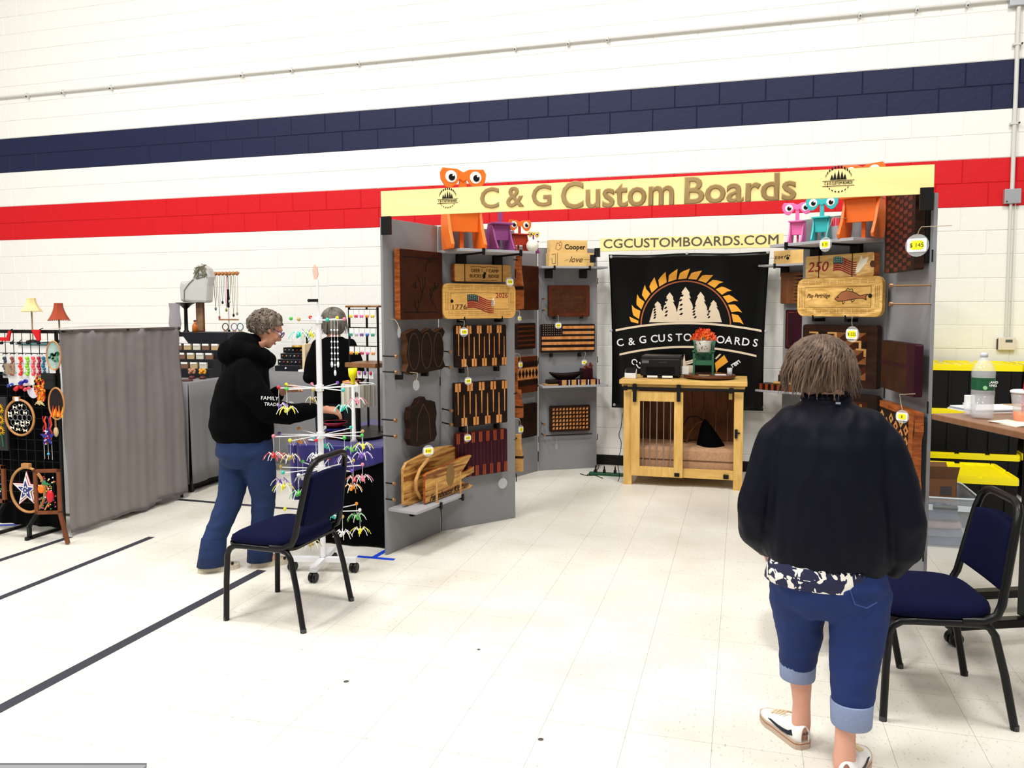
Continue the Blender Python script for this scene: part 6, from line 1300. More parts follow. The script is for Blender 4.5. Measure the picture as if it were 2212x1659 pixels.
for k in range(9): x=-.045+.011*k; h=.03+.05*abs(math.sin(k*1.3)); obj('flame',MB().prism([(x-.008,-.09),(x+.008,-.09),(x+.004+.006*math.sin(k),-.09+h)],-.005,-.001),mat('flame %d'%(k%3),OY[k%3],.5),t)
t=hung('raffia_bow','pale raffia bow left of the gold dream catcher','bow',86,875,.05)
for k in range(9): a=.4+.28*k; obj('raffia',MB().tube([(0,0,0),(.02*math.cos(a),-.01,.03*math.sin(a)),(.045*math.cos(a),0,.045*math.sin(a)-.02)],.003,5),mat('raffia',(.62,.52,.30),.9),t)
t=streamers(103,900,[(.45,.02,.04),(.75,.12,.03),(.03,.05,.30)],5,.16,'red and orange ribbon streamers above the blue star',.03)
t=hung('beaded_star','blue star ornament wound with red and white beads','ornament',103,944,.07); pts=[]
for k in range(10): a=PI/2+PI*k/5; r=.062 if k%2==0 else .026; pts.append((r*math.cos(a),r*math.sin(a)))
obj('star_body',MB().prism(pts,-.006,.002),mat('star blue',(.03,.04,.30),.5),t)
for k in range(26): x,z=random.uniform(-.018,.018),random.uniform(-.045,.06); obj('bead',MB().ball((x,-.012,z),.006,6),mat('bead %d'%(k%3),((.6,.02,.06),(.8,.8,.8),(.05,.06,.4))[k%3],.3),t)
for x in (-.032,.0,.032): obj('strand',MB().tube([(x,0,-.03),(x,0,-.15)],.0015,4),K_card,t)
obj('bead',MB().ball((0,0,-.115),.009,8),mat('sky bead',(.10,.45,.75),.2),t)
t=hung('straw_tassel','beige straw tassel right of the blue star','tassel',121,933,.06); obj('tassel_body',MB().ball((0,0,0),.018,12,sc=(1,.7,1.9)),mat('straw',(.55,.42,.25),.9),t); obj('tassel_neck',MB().tube([(0,0,.03),(0,0,.10)],.006,6),mat('straw dark',(.30,.18,.08),.9),t)
# big wooden hoop with wire and butterflies
t=hung('wire_hoop','round wooden hoop with chicken wire and white butterflies on the grid','hoop',43,902,.06); R_=.120; ring(t,R_,W_hoop,.008); obj('hoop_clasp',MB().box(-.045,-.012,R_-.004,.0,.012,R_+.022),W_hoop,t,bev=.003); obj('white_tag',MB().box(-.02,-.016,R_-.006,.008,-.010,R_+.02),K_card,t)
for i in range(-3,4):
    for j in range(-3,4):
        x=i*.040+(.020 if j%2 else 0); z=j*.035
        if math.hypot(x,z)<R_-.02: obj('wire_cell',MB().tube([(x+.021*math.cos(a),0,z+.021*math.sin(a)) for a in [PI/6+PI/3*k for k in range(7)]],.0012,4,cap=False),M_galv,t)
for x,z in ((-.02,.035),(.055,.035),(.02,.085),(-.075,.03),(-.075,.01),(-.03,.07),(.03,-.03),(.03,-.052),(-.02,-.04),(-.06,-.07),(-.01,-.08),(.05,-.085),(.075,-.03)):
    b=MB(); [b.prism([(x,z),(x+s_*.016,z+.010),(x+s_*.014,z-.010)],-.010,-.007) for s_ in (-1,1)]; obj('butterfly',b,K_white,t)
# sunflower panel at the edge
t=hung('sunflower_panel','dark framed panel with sunflowers cut by the left edge','panel',-8,920,.05); obj('panel_board',MB().box(-.15,0,-.17,.09,.02,.20),mat('panel slate',(.05,.05,.055),.7),t,bev=.004)
for z in (.12,.045,-.03):
    sf=obj('sunflower',MB().lathe([(.011,-.006),(.014,.0)],12,axis='y',c=(.045,-.004,z)),mat('flower heart',(.12,.04,.01),.8),t)
    for k in range(14):
        a=2*PI*k/14; obj('petal',MB().prism([(.045+.012*math.cos(a-.2),z+.012*math.sin(a-.2)),(.045+.036*math.cos(a),z+.036*math.sin(a)),(.045+.012*math.cos(a+.2),z+.012*math.sin(a+.2))],-.006,-.002),mat('sunflower petal',(.90,.58,.01),.5),sf)
obj('stem',MB().tube([(.05,-.004,-.05),(.06,-.004,-.14)],.006,6),mat('leaf 0',(.02,.16,.06),.5),t)
# star hoop
t=hung('star_hoop','large wooden hoop with a white and blue star at the bottom of the rack','hoop',60,1058,.10); ring(t,.152,W_hoop,.009,(.95,1)); obj('hoop_clasp',MB().box(-.035,-.014,.146,.03,.014,.180),W_hoop,t,bev=.003)
def starp(r,q=.40,cx=-.0,cz=-.0): return [(cx+(r if k%2==0 else r*q)*math.cos(PI/2+PI*k/5),cz+(r if k%2==0 else r*q)*math.sin(PI/2+PI*k/5)) for k in range(10)]
for r,m,y in ((.132,mat('star red',(.5,.02,.04),.6),.0),(.125,K_card,-.004),(.100,mat('star red',(.5,.02,.04),.6),-.008),(.094,K_card,-.012),(.066,mat('star navy',(.03,.04,.26),.6),-.016)): obj('star_layer',MB().prism(starp(r),y-.003,y),m,t)
for k in range(9): a=2*PI*k/9; r=.0 if k==0 else .024; obj('small_star',MB().prism(starp(.008,cx=r*math.cos(a),cz=r*math.sin(a)),-.022,-.019),K_card,t)
# strawberry frame on its easel
u,z=FG.pix(103,1062,.16); t=thing('framed_craft','small brown wooden frame with a strawberry and beads, tilted beside the drape','frame',FG.P(u,z,.16),.35)
K_fb=wood('brown frame',(.16,.05,.018),(.26,.09,.03),8,(1,1,1)); w_,h_=.085,.150
for a in (MB().box(-w_,-.01,-h_,-w_+.022,.01,h_),MB().box(w_-.022,-.01,-h_,w_,.01,h_),MB().box(-w_,-.01,h_-.022,w_,.01,h_),MB().box(-w_,-.01,-h_,w_,.01,-h_+.022)): obj('frame_bar',a,K_fb,t,bev=.002)
obj('leg',MB().bar((w_-.012,0,-h_+.01),(w_+.03,.0,.006-z),.022),K_fb,t)
obj('strawberry',MB().ball((.02,-.012,-.03),.030,12,sc=(.8,.5,1.4)),mat('strawberry',(.65,.01,.03),.4),t); obj('orange_fruit',MB().ball((-.035,-.012,.02),.022,12,sc=(1,.5,1.3)),mat('orange fruit',(.85,.25,.02),.4),t)
for k in range(4): obj('leaf',MB().prism([(-.03+.012*k,.045),(-.02+.012*k,.085-.01*k),(-.01+.012*k,.05)],-.012,-.008),mat('leaf 1',(.05,.28,.12),.5),t)
obj('twig',MB().tube([(-.06,-.006,.12),(.0,-.006,.04),(.02,-.006,-.05),(-.02,-.006,-.12)],.005,6),W_hoop,t)
for k in range(60): x,z=random.uniform(-w_+.03,w_-.03),random.uniform(-h_+.03,h_-.03); obj('bead',MB().ball((x,-.004,z),.0055,6),mat('fbead %d'%(k%6),((.6,.02,.03),(.8,.8,.8),(.02,.3,.1),(.8,.5,.1),(.03,.2,.3),(.5,.1,.2))[k%6],.3),t)
t=hung('framed_craft','brown wooden frame with beads cut by the left edge of the photo','frame',-2,1045,.12)
for a in (MB().box(.03,-.01,-.13,.055,.01,.13),MB().box(-.10,-.01,-.13,.055,.01,-.105),MB().box(-.10,-.01,.105,.055,.01,.13)): obj('frame_bar',a,K_fb,t,bev=.002)
for k in range(30): obj('bead',MB().ball((random.uniform(-.09,.025),-.004,random.uniform(-.10,.10)),.006,6),mat('fbead %d'%(k%6),(.5,.5,.5),.3),t)
# grey drape
K_gd=mat('grey drape cloth',(.24,.225,.23),.75,var=.10,scale=6,bump=.15); K_film=mat('plastic film',(.60,.52,.46),.08,alpha=.16,spec=.9,bump=.5,scale=9)
dA=Vector((-4.405,4.315,0)); dB=Vector((-4.40,5.50,0)); FD_=Fr((dA.x,dA.y),(dB.x,dB.y)); zt=1.405
t=thing('grey_drape','long grey cloth wall wrapped in clear film, hanging from a black bar','drape',(dA.x,dA.y,0),FD_.a)
def dr_(i,j):
    y=.004*math.sin(i*38)+.004*math.sin(i*77+j*3)+.02*noise.noise(Vector((i*7,j*3,0)))-.03*j; zb=.012+.02*noise.noise(Vector((i*6,1,2)))+(.02 if i<.7 else .04)
    return (FD_.w*i,y,zt+(zb-zt)*j)
obj('cloth',MB().sheet(dr_,90,24),K_gd,t,solid=.004)
def fm_(i,j): p=dr_(i*.96,j*.985); return (p[0]-.02*(1-i),p[1]-.018-.022*abs(noise.noise(Vector((i*9,j*14,4)))),p[2]+.01)
obj('clear_film',MB().sheet(fm_,60,40),K_film,t)
obj('top_bar',MB().tube([(-.02,0,zt),(FD_.w,0,zt-.01)],.013,8),K_fr,t); obj('pole',MB().tube([(.0,.03,.0),(.0,.03,zt)],.012,8),K_fr,t); obj('pole',MB().tube([(FD_.w,.03,.0),(FD_.w,.03,zt)],.012,8),K_fr,t)
obj('film_top',MB().sheet(lambda i,j:(FD_.w*(.10+.75*i),.02+.30*j,zt+.012+.020*math.sin(PI*i)*math.sin(PI*j)),20,8),mat('film top',(.55,.55,.52),.25,alpha=.6),t)
# ---- grey covered tables
K_tc=mat('grey tablecloth',(.26,.26,.265),.85,var=.05,scale=5)
def cloth_table(name,label,x0,y0,x1,y1,h,m,gap=.03,sides='fr',amp=.012):
    t=thing(name,label,'table',(x0,y0,0),0); w,d=x1-x0,y1-y0
    obj('table_top',MB().box(0,0,h-.02,w,d,h),m,t,bev=.006)
    for x in (.04,w-.06):
        for y in (.04,d-.06): obj('leg',MB().box(x,y,0,x+.03,y+.03,h-.02),K_fr,t)
    def skirt(u,L,nf): 
        return amp*math.sin(u*nf*2*PI)
    obj('cloth_drop',MB().sheet(lambda i,j:(w*i,-.004-(amp+amp*math.sin(i*w*22)+.4*amp*math.sin(i*w*51+1))*j,h-.004+(gap-h)*j),int(40*w)+8,6),m,t,solid=.004)
    obj('cloth_drop',MB().sheet(lambda i,j:(w+.004+(amp+amp*math.sin(i*d*19)+.4*amp*math.sin(i*d*47))*j,d*i,h-.004+(gap-h)*j),int(40*d)+8,6),m,t,solid=.004)
    obj('cloth_drop',MB().sheet(lambda i,j:(-.004-(amp+amp*math.sin(i*d*19))*j,d*i,h-.004+(gap-h)*j),int(30*d)+8,6),m,t,solid=.004)
    return t
cloth_table('covered_table','grey cloth covered table beyond the grey drape, holding the black display riser',-5.3,5.62,-4.43,6.60,.935,K_tc,.09)
cloth_table('covered_table','grey cloth covered table along the wall behind the woman in the hoodie',-5.25,6.64,-2.6,7.35,.955,K_tc,.08)
b=MB().box(-5.2,5.75,0.0,-4.52,6.5,.06); tag(obj('dark_gap_block',b,K_tb,None,bev=.01),'low black block painting the dark gap under the left grey covered table','bin')  # flat black block paints the dark gap below the tablecloth hem
# black riser with packs
RX0,RX1,RY=-5.08,-4.50,6.08; rz0=.9355; rh=.40
t=thing('display_riser','black velvet display riser on the left grey table','display riser',(RX0,RY,rz0),0)
K_vel=mat('black velvet',(.008,.010,.018),.95,sheen=.2)
obj('back_block',MB().box(0,.18,0,RX1-RX0,.45,rh),K_vel,t,bev=.006)
for k in range(3): obj('step',MB().box(.0,-.02+.06*k,0,RX1-RX0-.05,.04+.06*k,.08+.08*k),K_vel,t)
K_pk1=mat('pack tan',(.55,.42,.24),.6,var=.4,scale=60); K_pk2=mat('pack white',(.62,.62,.52),.5,var=.4,scale=50); K_pk3=mat('pack brown',(.25,.14,.09),.6,var=.4,scale=60)
for r in range(3):
    for c in range(5):
        x=RX0+.02+.098*c+(.02*r); z=rz0+.08+.08*r+.001; y=RY-.0+.06*r
        if x+.08>RX1-.02: continue
        t=thing('jewelry_pack','small %s jewelry pack, %s step, position %s from the left'%(('tan','pale','brown')[(c+r)%3],('lowest','middle','top')[r],('first','second','third','fourth','fifth')[c]),'jewelry pack',(x,y,z),0,'jewelry packs on the black riser')
        obj('pack_body',MB().box(0,0,0,.075,.02,.055),[K_pk1,K_pk2,K_pk3][(c+r)%3],t,bev=.002); obj('pack_header',MB().box(.004,-.003,.040,.071,.0,.058),K_card,t)
t=thing('notice_card','white tilted card at the top left of the black riser','card',(RX0+.03,RY+.17,rz0+rh-.10),0); obj('card_sheet',MB().prism([(0,.06),(.09,.06),(.14,.0),(.05,.0)],-.004,0),K_card,t)
for k,(x,c,lab) in enumerate(((-4.98,(.45,.05,.03),'red and gold flower craft at the left front of the riser'),(-4.86,(.62,.45,.20),'clear jar of yellow flowers in front of the riser'),(-4.67,(.55,.30,.18),'pinkish flower craft in front of the riser'),(-4.56,(.75,.40,.03),'amber bead tree in front of the riser'))):
    t=thing('flower_craft',lab,'ornament',(x,RY-.10,rz0),0); obj('craft_base',MB().lathe([(0,0),(.03,0),(.025,.02),(.008,.03),(0,.03)],14),mat('wine wood',(.14,.03,.03),.5),t)
    for q in range(9): a=2*PI*q/9; obj('petal',MB().ball((.020*math.cos(a),.02*math.sin(a),.055+.012*(q%3)),.014,8),mat('craftc'+str(k),c,.5),t)
for k in range(3): t=thing('wood_disc','%s dark red disc at the front of the left grey table'%('left','middle','right')[k],'coaster',(-4.80+.12*k,RY-.30,rz0),0); obj('disc',MB().lathe([(0,0),(.045,0),(.045,.014),(0,.014)],20),mat('wine disc',(.16,.05,.06),.5),t)
zt_=rz0+rh
# things on the riser
q=atY(402,718,6.35)
t=thing('pedestal_stand','black flared pedestal stand on the riser beside the wall','stand',(q.x-.02,6.38,zt_),0); hh=atY(402,655,6.38).z-zt_; obj('column',MB().lathe([(.03,0),(.018,.02),(.016,hh*.8),(.05,hh*.93),(.085,hh)],20),K_fr,t); obj('top_plate',MB().lathe([(0,hh),(.088,hh),(.088,hh+.006),(0,hh+.006)],24),K_fr,t)
t=thing('picture_frame','narrow dark frame with a brown picture behind the pedestal on the riser','frame',(q.x+.06,6.42,zt_),0); obj('frame_body',MB().box(0,0,0,.09,.012,hh*1.03),K_fb,t,bev=.002); obj('picture',MB().box(.012,-.003,.012,.078,0,hh),mat('picture brown',(.32,.20,.12),.6,var=.6,scale=18),t)
t=thing('bottle','small amber orange bottle on the riser','bottle',(atY(420,715,6.3).x,6.31,zt_),0); obj('bottle_body',MB().lathe([(0,0),(.026,0),(.026,.06),(.010,.085),(.010,.10),(0,.10)],16),mat('amber',(.55,.18,.02),.3),t); obj('cap',MB().tube([(0,0,.10),(0,0,.112)],.012,8),K_fr,t)
t=thing('glass_vase','tall grey clear film wrapped vase left of the pedestal','vase',(atY(362,715,6.1).x-.03,6.24,zt_),0); obj('vase_body',MB().lathe([(.04,0),(.055,.08),(.045,.20),(.05,.27)],18),mat('smoky film',(.35,.32,.36),.3,alpha=.6),t); obj('vase_base',MB().lathe([(0,0),(.045,0),(.045,.01),(0,.01)],18),K_fr,t)
q0=atY(418,655,6.33); t=thing('bagged_bust','display bust wrapped in cloudy white plastic standing on the pedestal','mannequin',(q0.x-.005,6.38,q0.z+.002),0)
K_bagw=mat('cloudy plastic',(.62,.63,.60),.25,alpha=.85,bump=.4,scale=14); s=.0040
zz0=655
out=[(380,652),(458,655),(462,612),(468,590),(462,568),(440,556),(428,560),(418,592),(396,602),(382,598),(378,615)]
P2=[(( px-418)*s*.92,(655-py)*s*.92) for px,py in out]
obj('bag',MB().prism(P2,-.055,.055),K_bagw,t,bev=.03); obj('bag_crease',MB().tube([(-.09,-.058,.02),(-.085,-.06,.12),(-.03,-.06,.18),(.02,-.06,.22)],.004,5),mat('crease grey',(.25,.25,.22),.5),t)
g=MB(); 
for k in range(14): g.tube([(random.uniform(.02,.17),-.060,random.uniform(.22,.36)) for _ in range(3)],.004,4)
obj('crumple',g,mat('crumple olive',(.22,.21,.15),.4),t,kind='stuff')
# necklace tree on the wall table
q=atY(495,720,6.9); t=thing('necklace_tree','two-tier necklace stand with wooden knobs and hanging strands by the wall','necklace stand',(q.x,6.90,.9555),0)
def zat(py): return atY(495,py,6.90).z-.9555
obj('base',MB().lathe([(0,0),(.09,0),(.085,.012),(.012,.02),(0,.02)],20),K_fr,t); obj('pole',MB().tube([(0,0,0),(0,0,zat(592))],.007,8),mat('white pole',(.7,.7,.68),.5),t)
for a,b_ in ((664,625),(745,712)): obj('pole_sleeve',MB().tube([(0,0,zat(a)),(0,0,zat(b_))],.013,10),K_fr,t)
obj('top_bar',MB().box(-.13,-.01,zat(592),.13,.01,zat(588)),W_hoop,t); obj('lower_bar',MB().box(-.11,-.01,zat(692),.11,.01,zat(689)),W_hoop,t)
SC=[(.05,.04,.03),(.45,.35,.25),(.10,.20,.25),(.5,.1,.1),(.03,.03,.05),(.35,.25,.05),(.6,.55,.5)]
for k in range(7):
    x=-.125+.041*k; obj('wood_knob',MB().ball((x,-.02,zat(591)),.020,10,sc=(1,1,1.1)),wood('knob wood',(.40,.16,.05),(.6,.3,.12),20,(1,1,1)),t)
    L=random.uniform(.22,.42); c=SC[k]; n=int(L/.014); st=obj('strand',MB().tube([(x-.012,-.03,zat(596)),(x-.010,-.03,zat(596)-L*.6),(x,-.03,zat(596)-L),(x+.010,-.03,zat(596)-L*.6),(x+.012,-.03,zat(596))],.0028,5),mat('strand '+str(k),c,.5),t)
    obj('pendant',MB().ball((x,-.032,zat(596)-L-.01),.014,8,sc=(1,.5,1.3)),mat('strand '+str((k+2)%7),SC[(k+2)%7],.5),t)
for k,(px,py,c) in enumerate(((472,720,(.72,.10,.28)),(487,706,(.12,.06,.04)),(506,706,(.40,.30,.42)),(519,706,(.08,.30,.36)))):
    x=atY(px,py,6.85).x; z=atY(px,py,6.85).z; t=thing('dream_catcher','%s ring dream catcher with tassels on the lower tier by the wall'%('pink','dark brown','mauve','teal')[k],'dream catcher',(x,6.85,z),0); m=mat('catcher %d'%k,c,.6)
    if k: ring(t,.034,m,.005,name='ring')
    for s_ in (-1,0,1): obj('tassel',MB().tube([(s_*.016,0,-.03),(s_*.006,0,-.12 if k else -.16)],[.006,.003],6),mat('tassel tan',(.62,.42,.28),.8) if k else m,t)
q=atY(483,800,6.75); t=thing('plastic_bag','clear gift bag with pink and orange trinkets on the wall table','bag',(q.x,6.80,.956),0); obj('bag_body',MB().box(-.085,-.02,0,.085,.03,.26),mat('bag clear',(.7,.72,.75),.2,alpha=.5),t,bev=.012)
obj('trinket',MB().box(-.065,-.026,.03,-.035,-.021,.2),mat('trinket violet',(.35,.08,.30),.5),t); obj('trinket',MB().box(.0,-.026,.03,.022,-.021,.12),mat('trinket red',(.7,.05,.08),.5),t); obj('trinket',MB().ball((.01,-.026,.165),.022,10,sc=(1,.3,1)),mat('trinket orange',(.85,.40,.08),.5),t)
# jewelry chest etc
def wall_it(px,py,Y): a=atY(px,py,Y); return a.x
x0=wall_it(594,800,6.7); x1=wall_it(648,800,6.7); t=thing('jewelry_chest','black stepped jewelry chest with pins on the grey wall table','jewelry chest',(x0,6.70,.9555),0); w=x1-x0
for k in range(4): obj('drawer',MB().box(0,.05*k,.055*k,w,.25,.055*(k+1)-.003),K_vel,t,bev=.002)
obj('knob',MB().ball((w*.45,-.006,.028),.010,8),K_card,t)
for k in range(3):
    for c in range(6): obj('earring',MB().ball((w*(.1+.16*c),.05*(k+1)-.006,.055*(k+1)+.028),.008,6),mat('ear %d'%((k+c)%4),((.6,.6,.62),(.5,.05,.06),(.5,.35,.1),(.3,.3,.3))[(k+c)%4],.3),t)
zc_=.9555+.22
t=thing('glass_dome','clear dome of trinkets with a gold base on the jewelry chest','ornament',(x0+w*.55,6.88,zc_),0); obj('dome',MB().lathe([(.06,.02),(.06,.09),(.04,.125),(0,.14)],20),K_bag,t); obj('gold_base',MB().lathe([(0,0),(.065,0),(.06,.02),(0,.02)],20),mat('gold',(.7,.42,.10),.35,metal=.5),t)
t=thing('twig_tree','small black twig tree on the jewelry chest','ornament',(x0+w*.95,6.86,zc_),0); obj('trunk',MB().tube([(0,0,0),(0,0,.14)],[.012,.005],6),K_fr,t)
for k in range(9): a=2.4*k; obj('branch',MB().tube([(0,0,.04+.011*k),(.03*math.cos(a),.03*math.sin(a),.07+.012*k),(.05*math.cos(a),.05*math.sin(a),.10+.012*k)],[.005,.002,.001],5),K_fr,t)
x=wall_it(658,805,6.68); t=thing('cream_board','upright cream board with wrapped edges on the wall table','board',(x,6.67,.9555),.25); obj('board_body',MB().box(-.015,0,.02,.015,.22,.26),mat('cream board',(.72,.62,.42),.7),t,bev=.004); obj('board_foot',MB().box(-.05,-.02,0,.05,.2,.02),K_card,t)
t=thing('blue_cup','small blue cup on the wall table beside the cream board','cup',(wall_it(676,800,6.75),6.78,.9555),0); obj('cup_body',MB().lathe([(0,0),(.035,0),(.045,.18),(.042,.18),(.03,.01),(0,.01)],18),mat('cup blue',(.03,.06,.35),.4),t); obj('cup_rim',MB().lathe([(.045,.178),(.047,.186),(.042,.186)],18),K_card,t)
# ---- purple table
K_pp=mat('purple satin',(.030,.018,.20),.45,sheen=.2); K_bk=mat('black table skirt',(.004,.004,.005),.9,spec=.15)
pz=atY(650,957,4.66).z; px0,px1=-2.80,-2.20
t=cloth_table('covered_table','table with a purple satin cloth over a black skirt beside the booth',px0,4.66,px1,5.75,pz,K_bk,.012,amp=.008)
def pc(i,j):
    # front corner drape, diagonal hem
    return (-.02+(px1-px0+.02)*i,-.022-.008*math.sin(i*30)*j-.003*math.sin(i*70)*j,pz+.004-(.30-.20*i)*j)
obj('satin_cloth',MB().sheet(pc,40,8),K_pp,t,solid=.003); obj('satin_top',MB().box(-.02,-.02,pz+.0,px1-px0,1.09,pz+.006),K_pp,t)
obj('satin_cloth',MB().sheet(lambda i,j:(-.022-.012*math.sin(i*25)*j,-.02+1.1*i,pz+.004-.30*j),50,6),K_pp,t,solid=.003)
pz+=.0065
t=thing('gathered_cloth','tall narrow purple cloth corner gathered at the left of the purple table','cloth',(-2.86,4.70,0),0); obj('gather',MB().lathe([(.035,.28),(.045,.45),(.06,pz-.02)],18),K_pp,t) ; obj('gather_band',MB().lathe([(.037,.275),(.040,.29)],18),K_pp,t)
def pt(px,py): return fl(px,py,pz)
# earring tower
q=pt(785,925); TX,TY=-2.545,5.22; K_tw=wood('tower wood',(.22,.10,.04),(.36,.19,.08),6,(6,1,1)); K_iron=mat('black iron',(.015,.014,.014),.5)
t=thing('earring_tower','tall iron earring tower with wooden tops on the purple table','display tower',(TX,TY,pz),-.2)
def tz(py): return atY(785,py,TY-.12).z-pz
tw,td=.125,.10; z1,z2,z3=tz(835),tz(664),tz(788)
for x in (-tw,tw):
    for y in (-td,td): obj('post',MB().box(x-.006,y-.006,0,x+.006,y+.006,z2),K_iron,t)
obj('wood_top',MB().box(-tw-.02,-td-.02,z2,tw+.02,td+.02,z2+.014),K_tw,t,bev=.002); obj('wood_shelf',MB().box(-tw-.02,-td-.035,z3-.02,tw+.0,td+.02,z3+.012),K_tw,t,bev=.002)
obj('wood_base',MB().box(-tw-.02,-td-.02,0,tw+.02,td+.02,.02),K_iron,t)
CC=[(.75,.60,.05),(.10,.20,.55),(.62,.05,.12),(.05,.40,.30),(.75,.20,.45),(.55,.55,.58),(.80,.35,.05),(.25,.08,.35)]
for r,py in enumerate((668,708,748)):
    z=tz(py); obj('rail',MB().box(-tw,-td-.008,z-.003,tw,-td+.0,z+.003),K_iron,t)
    for c in range(5):
        x=-tw+.03+.048*c; cd_=obj('earring_card',MB().box(x-.019,-td-.016,z-.050,x+.019,-td-.012,z-.004),K_card,t)
        k=(r*3+c*2)%8
        obj('earring',MB().ball((x-.008,-td-.022,z-.050),.008,8,sc=(1,.6,1.6)).ball((x+.008,-td-.022,z-.050),.008,8,sc=(1,.6,1.6)),mat('earc %d'%k,CC[k],.4),cd_)
    for c in range(2):
        y=-td+.05+.09*c; cd_=obj('earring_card',MB().box(tw+.012,y-.02,z-.055,tw+.016,y+.02,z-.004),K_card,t); k=(r+c*3+1)%8; obj('earring',MB().ball((tw+.022,y,z-.055),.010,8,sc=(.6,1,1.7)),mat('earc %d'%k,CC[k],.4),cd_)
z=tz(796)
for c in range(4): x=-tw+.05+.05*c; k=(c*3+1)%8; cd_=obj('earring_card',MB().box(x-.02,-td-.02,z-.07,x+.02,-td-.016,z-.02),K_card,t); obj('earring',MB().ball((x,-td-.026,z-.03),.012,8,sc=(1,.5,1.2)),mat('earc %d'%k,CC[k],.4),cd_)
# card rack with long strips in front
q=pt(770,932); t=thing('card_rack','round rack of pale hanging earring strips on the black tray','card rack',(-2.515,4.93,pz+.02),0)
RZ=atY(770,832,4.85).z-pz-.02; obj('post',MB().tube([(0,0,0),(0,0,RZ+.02)],.008,8),K_iron,t); obj('top_ring',MB().tube([(.11*math.cos(a),.09*math.sin(a),RZ) for a in [2*PI*i/24 for i in range(25)]],.004,6,cap=False),K_card,t)
for k in range(26):
    a=PI+PI*1.15*(k/25)-.1; x,y=.115*math.cos(a),.095*math.sin(a); c=((.62,.58,.48),(.75,.72,.66),(.50,.46,.38))[k%3]; o=obj('strip_card',MB().box(-.010,-.001,-.15,.010,.001,0),mat('strip %d'%(k%3),c,.7),t,loc=(x,y,RZ),rz=a+PI/2+.5)
o=obj('display_card',MB().box(-.028,-.002,-.15,.028,.0,0),K_card,t,loc=(.045,-.115,RZ)); obj('pendant',MB().ball((0,-.004,-.06),.013,10,sc=(1,.4,1.6)).box(-.003,-.006,-.13,.003,-.002,-.07),mat('dark charm2',(.08,.05,.04),.5),o)
t=thing('black_tray','black tray under the card rack on the purple table','tray',(-2.515,4.93,pz),0); obj('tray_body',MB().lathe([(0,0),(.16,0),(.17,.018),(.165,.0195),(0,.0195)],32),K_iron,t); obj('tray_lip',MB().lathe([(.17,.017),(.172,.019),(.168,.020)],32),K_iron,t)
q=atY(765,795,4.78); t=thing('toy_trophy','yellow plastic goblet on a white stem in front of the card rack','goblet',(q.x,4.76,pz),0); hh=q.z-pz; obj('cup',MB().lathe([(.012,hh-.105),(.016,hh-.07),(.028,hh-.05),(.030,hh),(.026,hh),(.014,hh-.05),(0,hh-.06)],18),mat('bright yellow',(.90,.80,.0),.35),t); obj('stem',MB().lathe([(0,0),(.03,0),(.014,.02),(.010,hh-.10),(0,hh-.10)],16),K_wp,t)
q=atY(737,830,5.0); t=thing('gift_box','small orange and tan box with a pink loop beside the yellow goblet','box',(q.x,5.16,pz+.0),0); bh_2=q.z-pz; obj('box_pedestal',MB().box(-.05,-.03,0,.05,.03,bh_2-.03),K_iron,t); obj('box_body',MB().box(-.055,-.04,bh_2-.03,.055,.04,bh_2+.01),mat('box orange',(.75,.36,.12),.6),t,bev=.003); obj('pink_loop',MB().tube([(.02+.03*math.cos(a),0,bh_2+.01+.04*math.sin(a)) for a in [PI*i/10 for i in range(11)]],.004,6),mat('hot pink',(.80,.03,.30),.4),t)
for k,(c,lab) in enumerate((((.55,.12,.04),'orange-red bowl at the bottom of the stack beside the spinner'),((.02,.03,.22),'dark blue bowl in the middle of the stack'),((.30,.015,.05),'wine red bowl on top of the stack'))):
    t=thing('bowl',lab,'bowl',(-2.66,4.86,pz+.038*k),0); obj('bowl_body',MB().lathe([(0,.0),(.04,.0),(.085,.036),(.080,.036),(.038,.006),(0,.006)],28),mat('bowl glaze %d'%k,c,.25),t); obj('bowl_rim',MB().lathe([(.080,.036),(.083,.0385),(.086,.036)],28),mat('bowl glaze %d'%k,c,.25),t)
q=pt(655,955); t=thing('small_dish','small white and teal dish at the left front of the purple table','dish',(-2.74,4.72,pz),0); obj('dish_body',MB().lathe([(0,0),(.03,0),(.042,.012),(0,.010)],18),K_wp,t); obj('dish_gem',MB().ball((0,0,.016),.012,8),mat('teal gem',(.05,.45,.45),.3),t)
# ---- white spinner rack
SX,SY=-2.36,4.14; K_wm=mat('white metal',(.78,.78,.80),.35)
t=thing('spinner_rack','white floor-standing spinner rack with radiating arms, behind the left chair','display rack',(SX,SY,0),0)
obj('pole',MB().tube([(0,0,.06),(0,0,1.50)],.0165,12),K_wm,t); obj('thin_pole',MB().tube([(0,0,1.50),(0,0,1.72)],.006,8),K_wm,t)
for a in (math.radians(0+12),math.radians(90+12),math.radians(180+12),math.radians(270+12)):
    d=Vector((math.cos(a),math.sin(a),0)); obj('base_bar',MB().bar((0,0,.075),d*.20+Vector((0,0,.075)),.034,.028),K_wm,t)
    c=d*.185; ca=obj('caster',MB().lathe([(.024,-.010),(.028,-.006),(.028,.006),(.024,.010)],14,axis='x',c=(c.x+.012,c.y,.030)).lathe([(.024,-.010),(.028,-.006),(.028,.006),(.024,.010)],14,axis='x',c=(c.x-.012,c.y,.030)).tube([(c.x,c.y,.03),(c.x,c.y,.062)],.008,6),K_fr,t)
BC=[((.80,.30,.40),'pink'),((.05,.60,.50),'teal'),((.80,.75,.05),'yellow'),((.75,.75,.72),'white'),((.70,.05,.06),'red'),((.80,.35,.04),'orange'),((.10,.55,.10),'green'),((.25,.10,.50),'violet'),((.55,.42,.15),'gold')]
tiers=[(1.487,.17,6,.3),(1.092,.25,9,.2),(.815,.28,10,.1),(.618,.25,9,.5),(.360,.24,8,.25)]
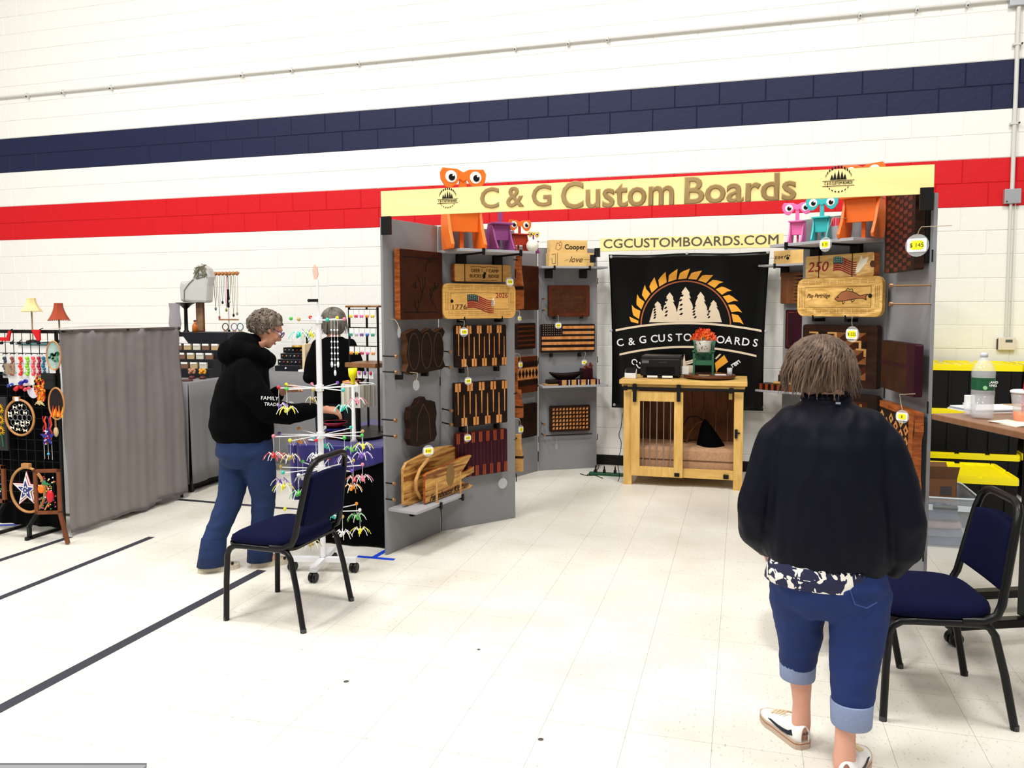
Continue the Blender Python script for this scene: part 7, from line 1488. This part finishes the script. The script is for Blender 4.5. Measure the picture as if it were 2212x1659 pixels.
tn=['top','second','third','fourth','lowest']; used=set()
wh=['right','far right','far','far left','left','near left','near','near right']
for ti,(z,R0,n,ph) in enumerate(tiers):
    obj('collar',MB().tube([(0,0,z-.018),(0,0,z+.018)],.024,12),K_wm,t)
    for k in range(n):
        a=2*PI*k/n+ph; d=Vector((math.cos(a),math.sin(a),0)); rr=R0*random.uniform(.88,1.0); e=d*rr; dz=random.uniform(-.004,.012)
        ar=obj('arm',MB().tube([(d.x*.02,d.y*.02,z),(e.x,e.y,z+dz)],.0032,6),K_wm,t)
        col,cn=BC[(k*2+ti*3)%9]; obj('bead_tip',MB().ball((e.x,e.y,z+dz+.004),.0115,8),mat('bead '+cn,col,.35),ar)
        if ti==0 and k%2: continue
        if random.random()<.22: continue
        L=random.uniform(.06,.12); sec=int(((a+PI/8)%(2*PI))/(PI/4)); base=(tn[ti],wh[sec]); c2,cn2=BC[(k*4+ti*2+3)%9]
        kk=0
        while (base,cn2) in used: kk+=1; c2,cn2=BC[(k*4+ti*2+3+kk)%9]
        used.add((base,cn2))
        s=thing('spider_ornament','%s beaded spider hanging from the %s tier of the spinner, %s side'%(cn2,base[0],base[1]),'ornament',(SX+e.x,SY+e.y,z+dz-L-.012),a,'beaded spiders on the spinner rack')
        m=mat('bead '+cn2,c2,.35); obj('string',MB().tube([(0,0,.012),(0,0,L+.010)],.0012,4),K_card,s)
        obj('body',MB().ball((0,0,0),.013,8).ball((0,-.013,-.010),.010,8),m,s)
        rot=random.uniform(0,1)
        for q in range(8):
            b_=2*PI*q/8+rot; u=Vector((math.cos(b_),math.sin(b_)*.8,0)); obj('leg',MB().tube([u*.010,u*.030+Vector((0,0,.018)),u*.052+Vector((0,0,.0)),u*.064+Vector((0,0,-.022))],[.0028,.0024,.0022,.0018],5),m if q%2 else K_card,s)
# things on the thin pole
t=thing('feather_charm','pink feather charm at the very top of the spinner pole','ornament',(SX,SY,1.722),0); obj('feather',MB().prism([(-.020,.0),(-.004,.0),(.006,.03),(.0,.07),(-.018,.085),(-.03,.05)],-.004,.004),mat('pale pink',(.80,.50,.42),.7),t); obj('quill',MB().tube([(0,0,0),(-.01,0,.07)],.002,5),K_card,t)
t=thing('black_clip','black clip on the thin top of the spinner pole','clip',(SX,SY-.01,1.60),0); obj('clip_body',MB().box(-.045,-.008,-.008,.006,.002,.008),K_fr,t); obj('clip_end',MB().ball((-.05,-.004,0),.010,8),K_fr,t)
# second thin stand beside it (bead curtain strands seen against the black top)
t=thing('crystal_strands','three hanging strands of clear crystal drops right of the spinner pole','ornament',(SX+.085,SY+.05,1.487),0)
for k in range(3):
    x=-.03+.02*k; st=obj('strand',MB().tube([(x,0,0),(x,0,-.30+.05*abs(k-1))],.0012,4),K_card,t)
    for q in range(7): obj('crystal',MB().ball((x,0,-.06-.034*q),.0065,6),mat('crystal',(.80,.82,.85),.1),st)
    obj('drop',MB().ball((x,0,-.31+.05*abs(k-1)),.008,8,sc=(1,1,2.4)),mat('crystal',(.80,.82,.85),.1),st)
p=fl(150,1656); q=fl(318,1656)
t=thing('grey_mat','edge of a grey mat at the very bottom left of the photo','mat',(p.x,p.y,0),math.atan2(q.y-p.y,q.x-p.x)); obj('mat_body',MB().box(-.25,-.5,0,(q-p).length,0,.010),mat('grey mat',(.30,.30,.31),.7),t,bev=.003); obj('mat_edge',MB().box(-.25,-.004,.010,(q-p).length,.0,.013),mat('mat edge',(.22,.22,.23),.7),t)
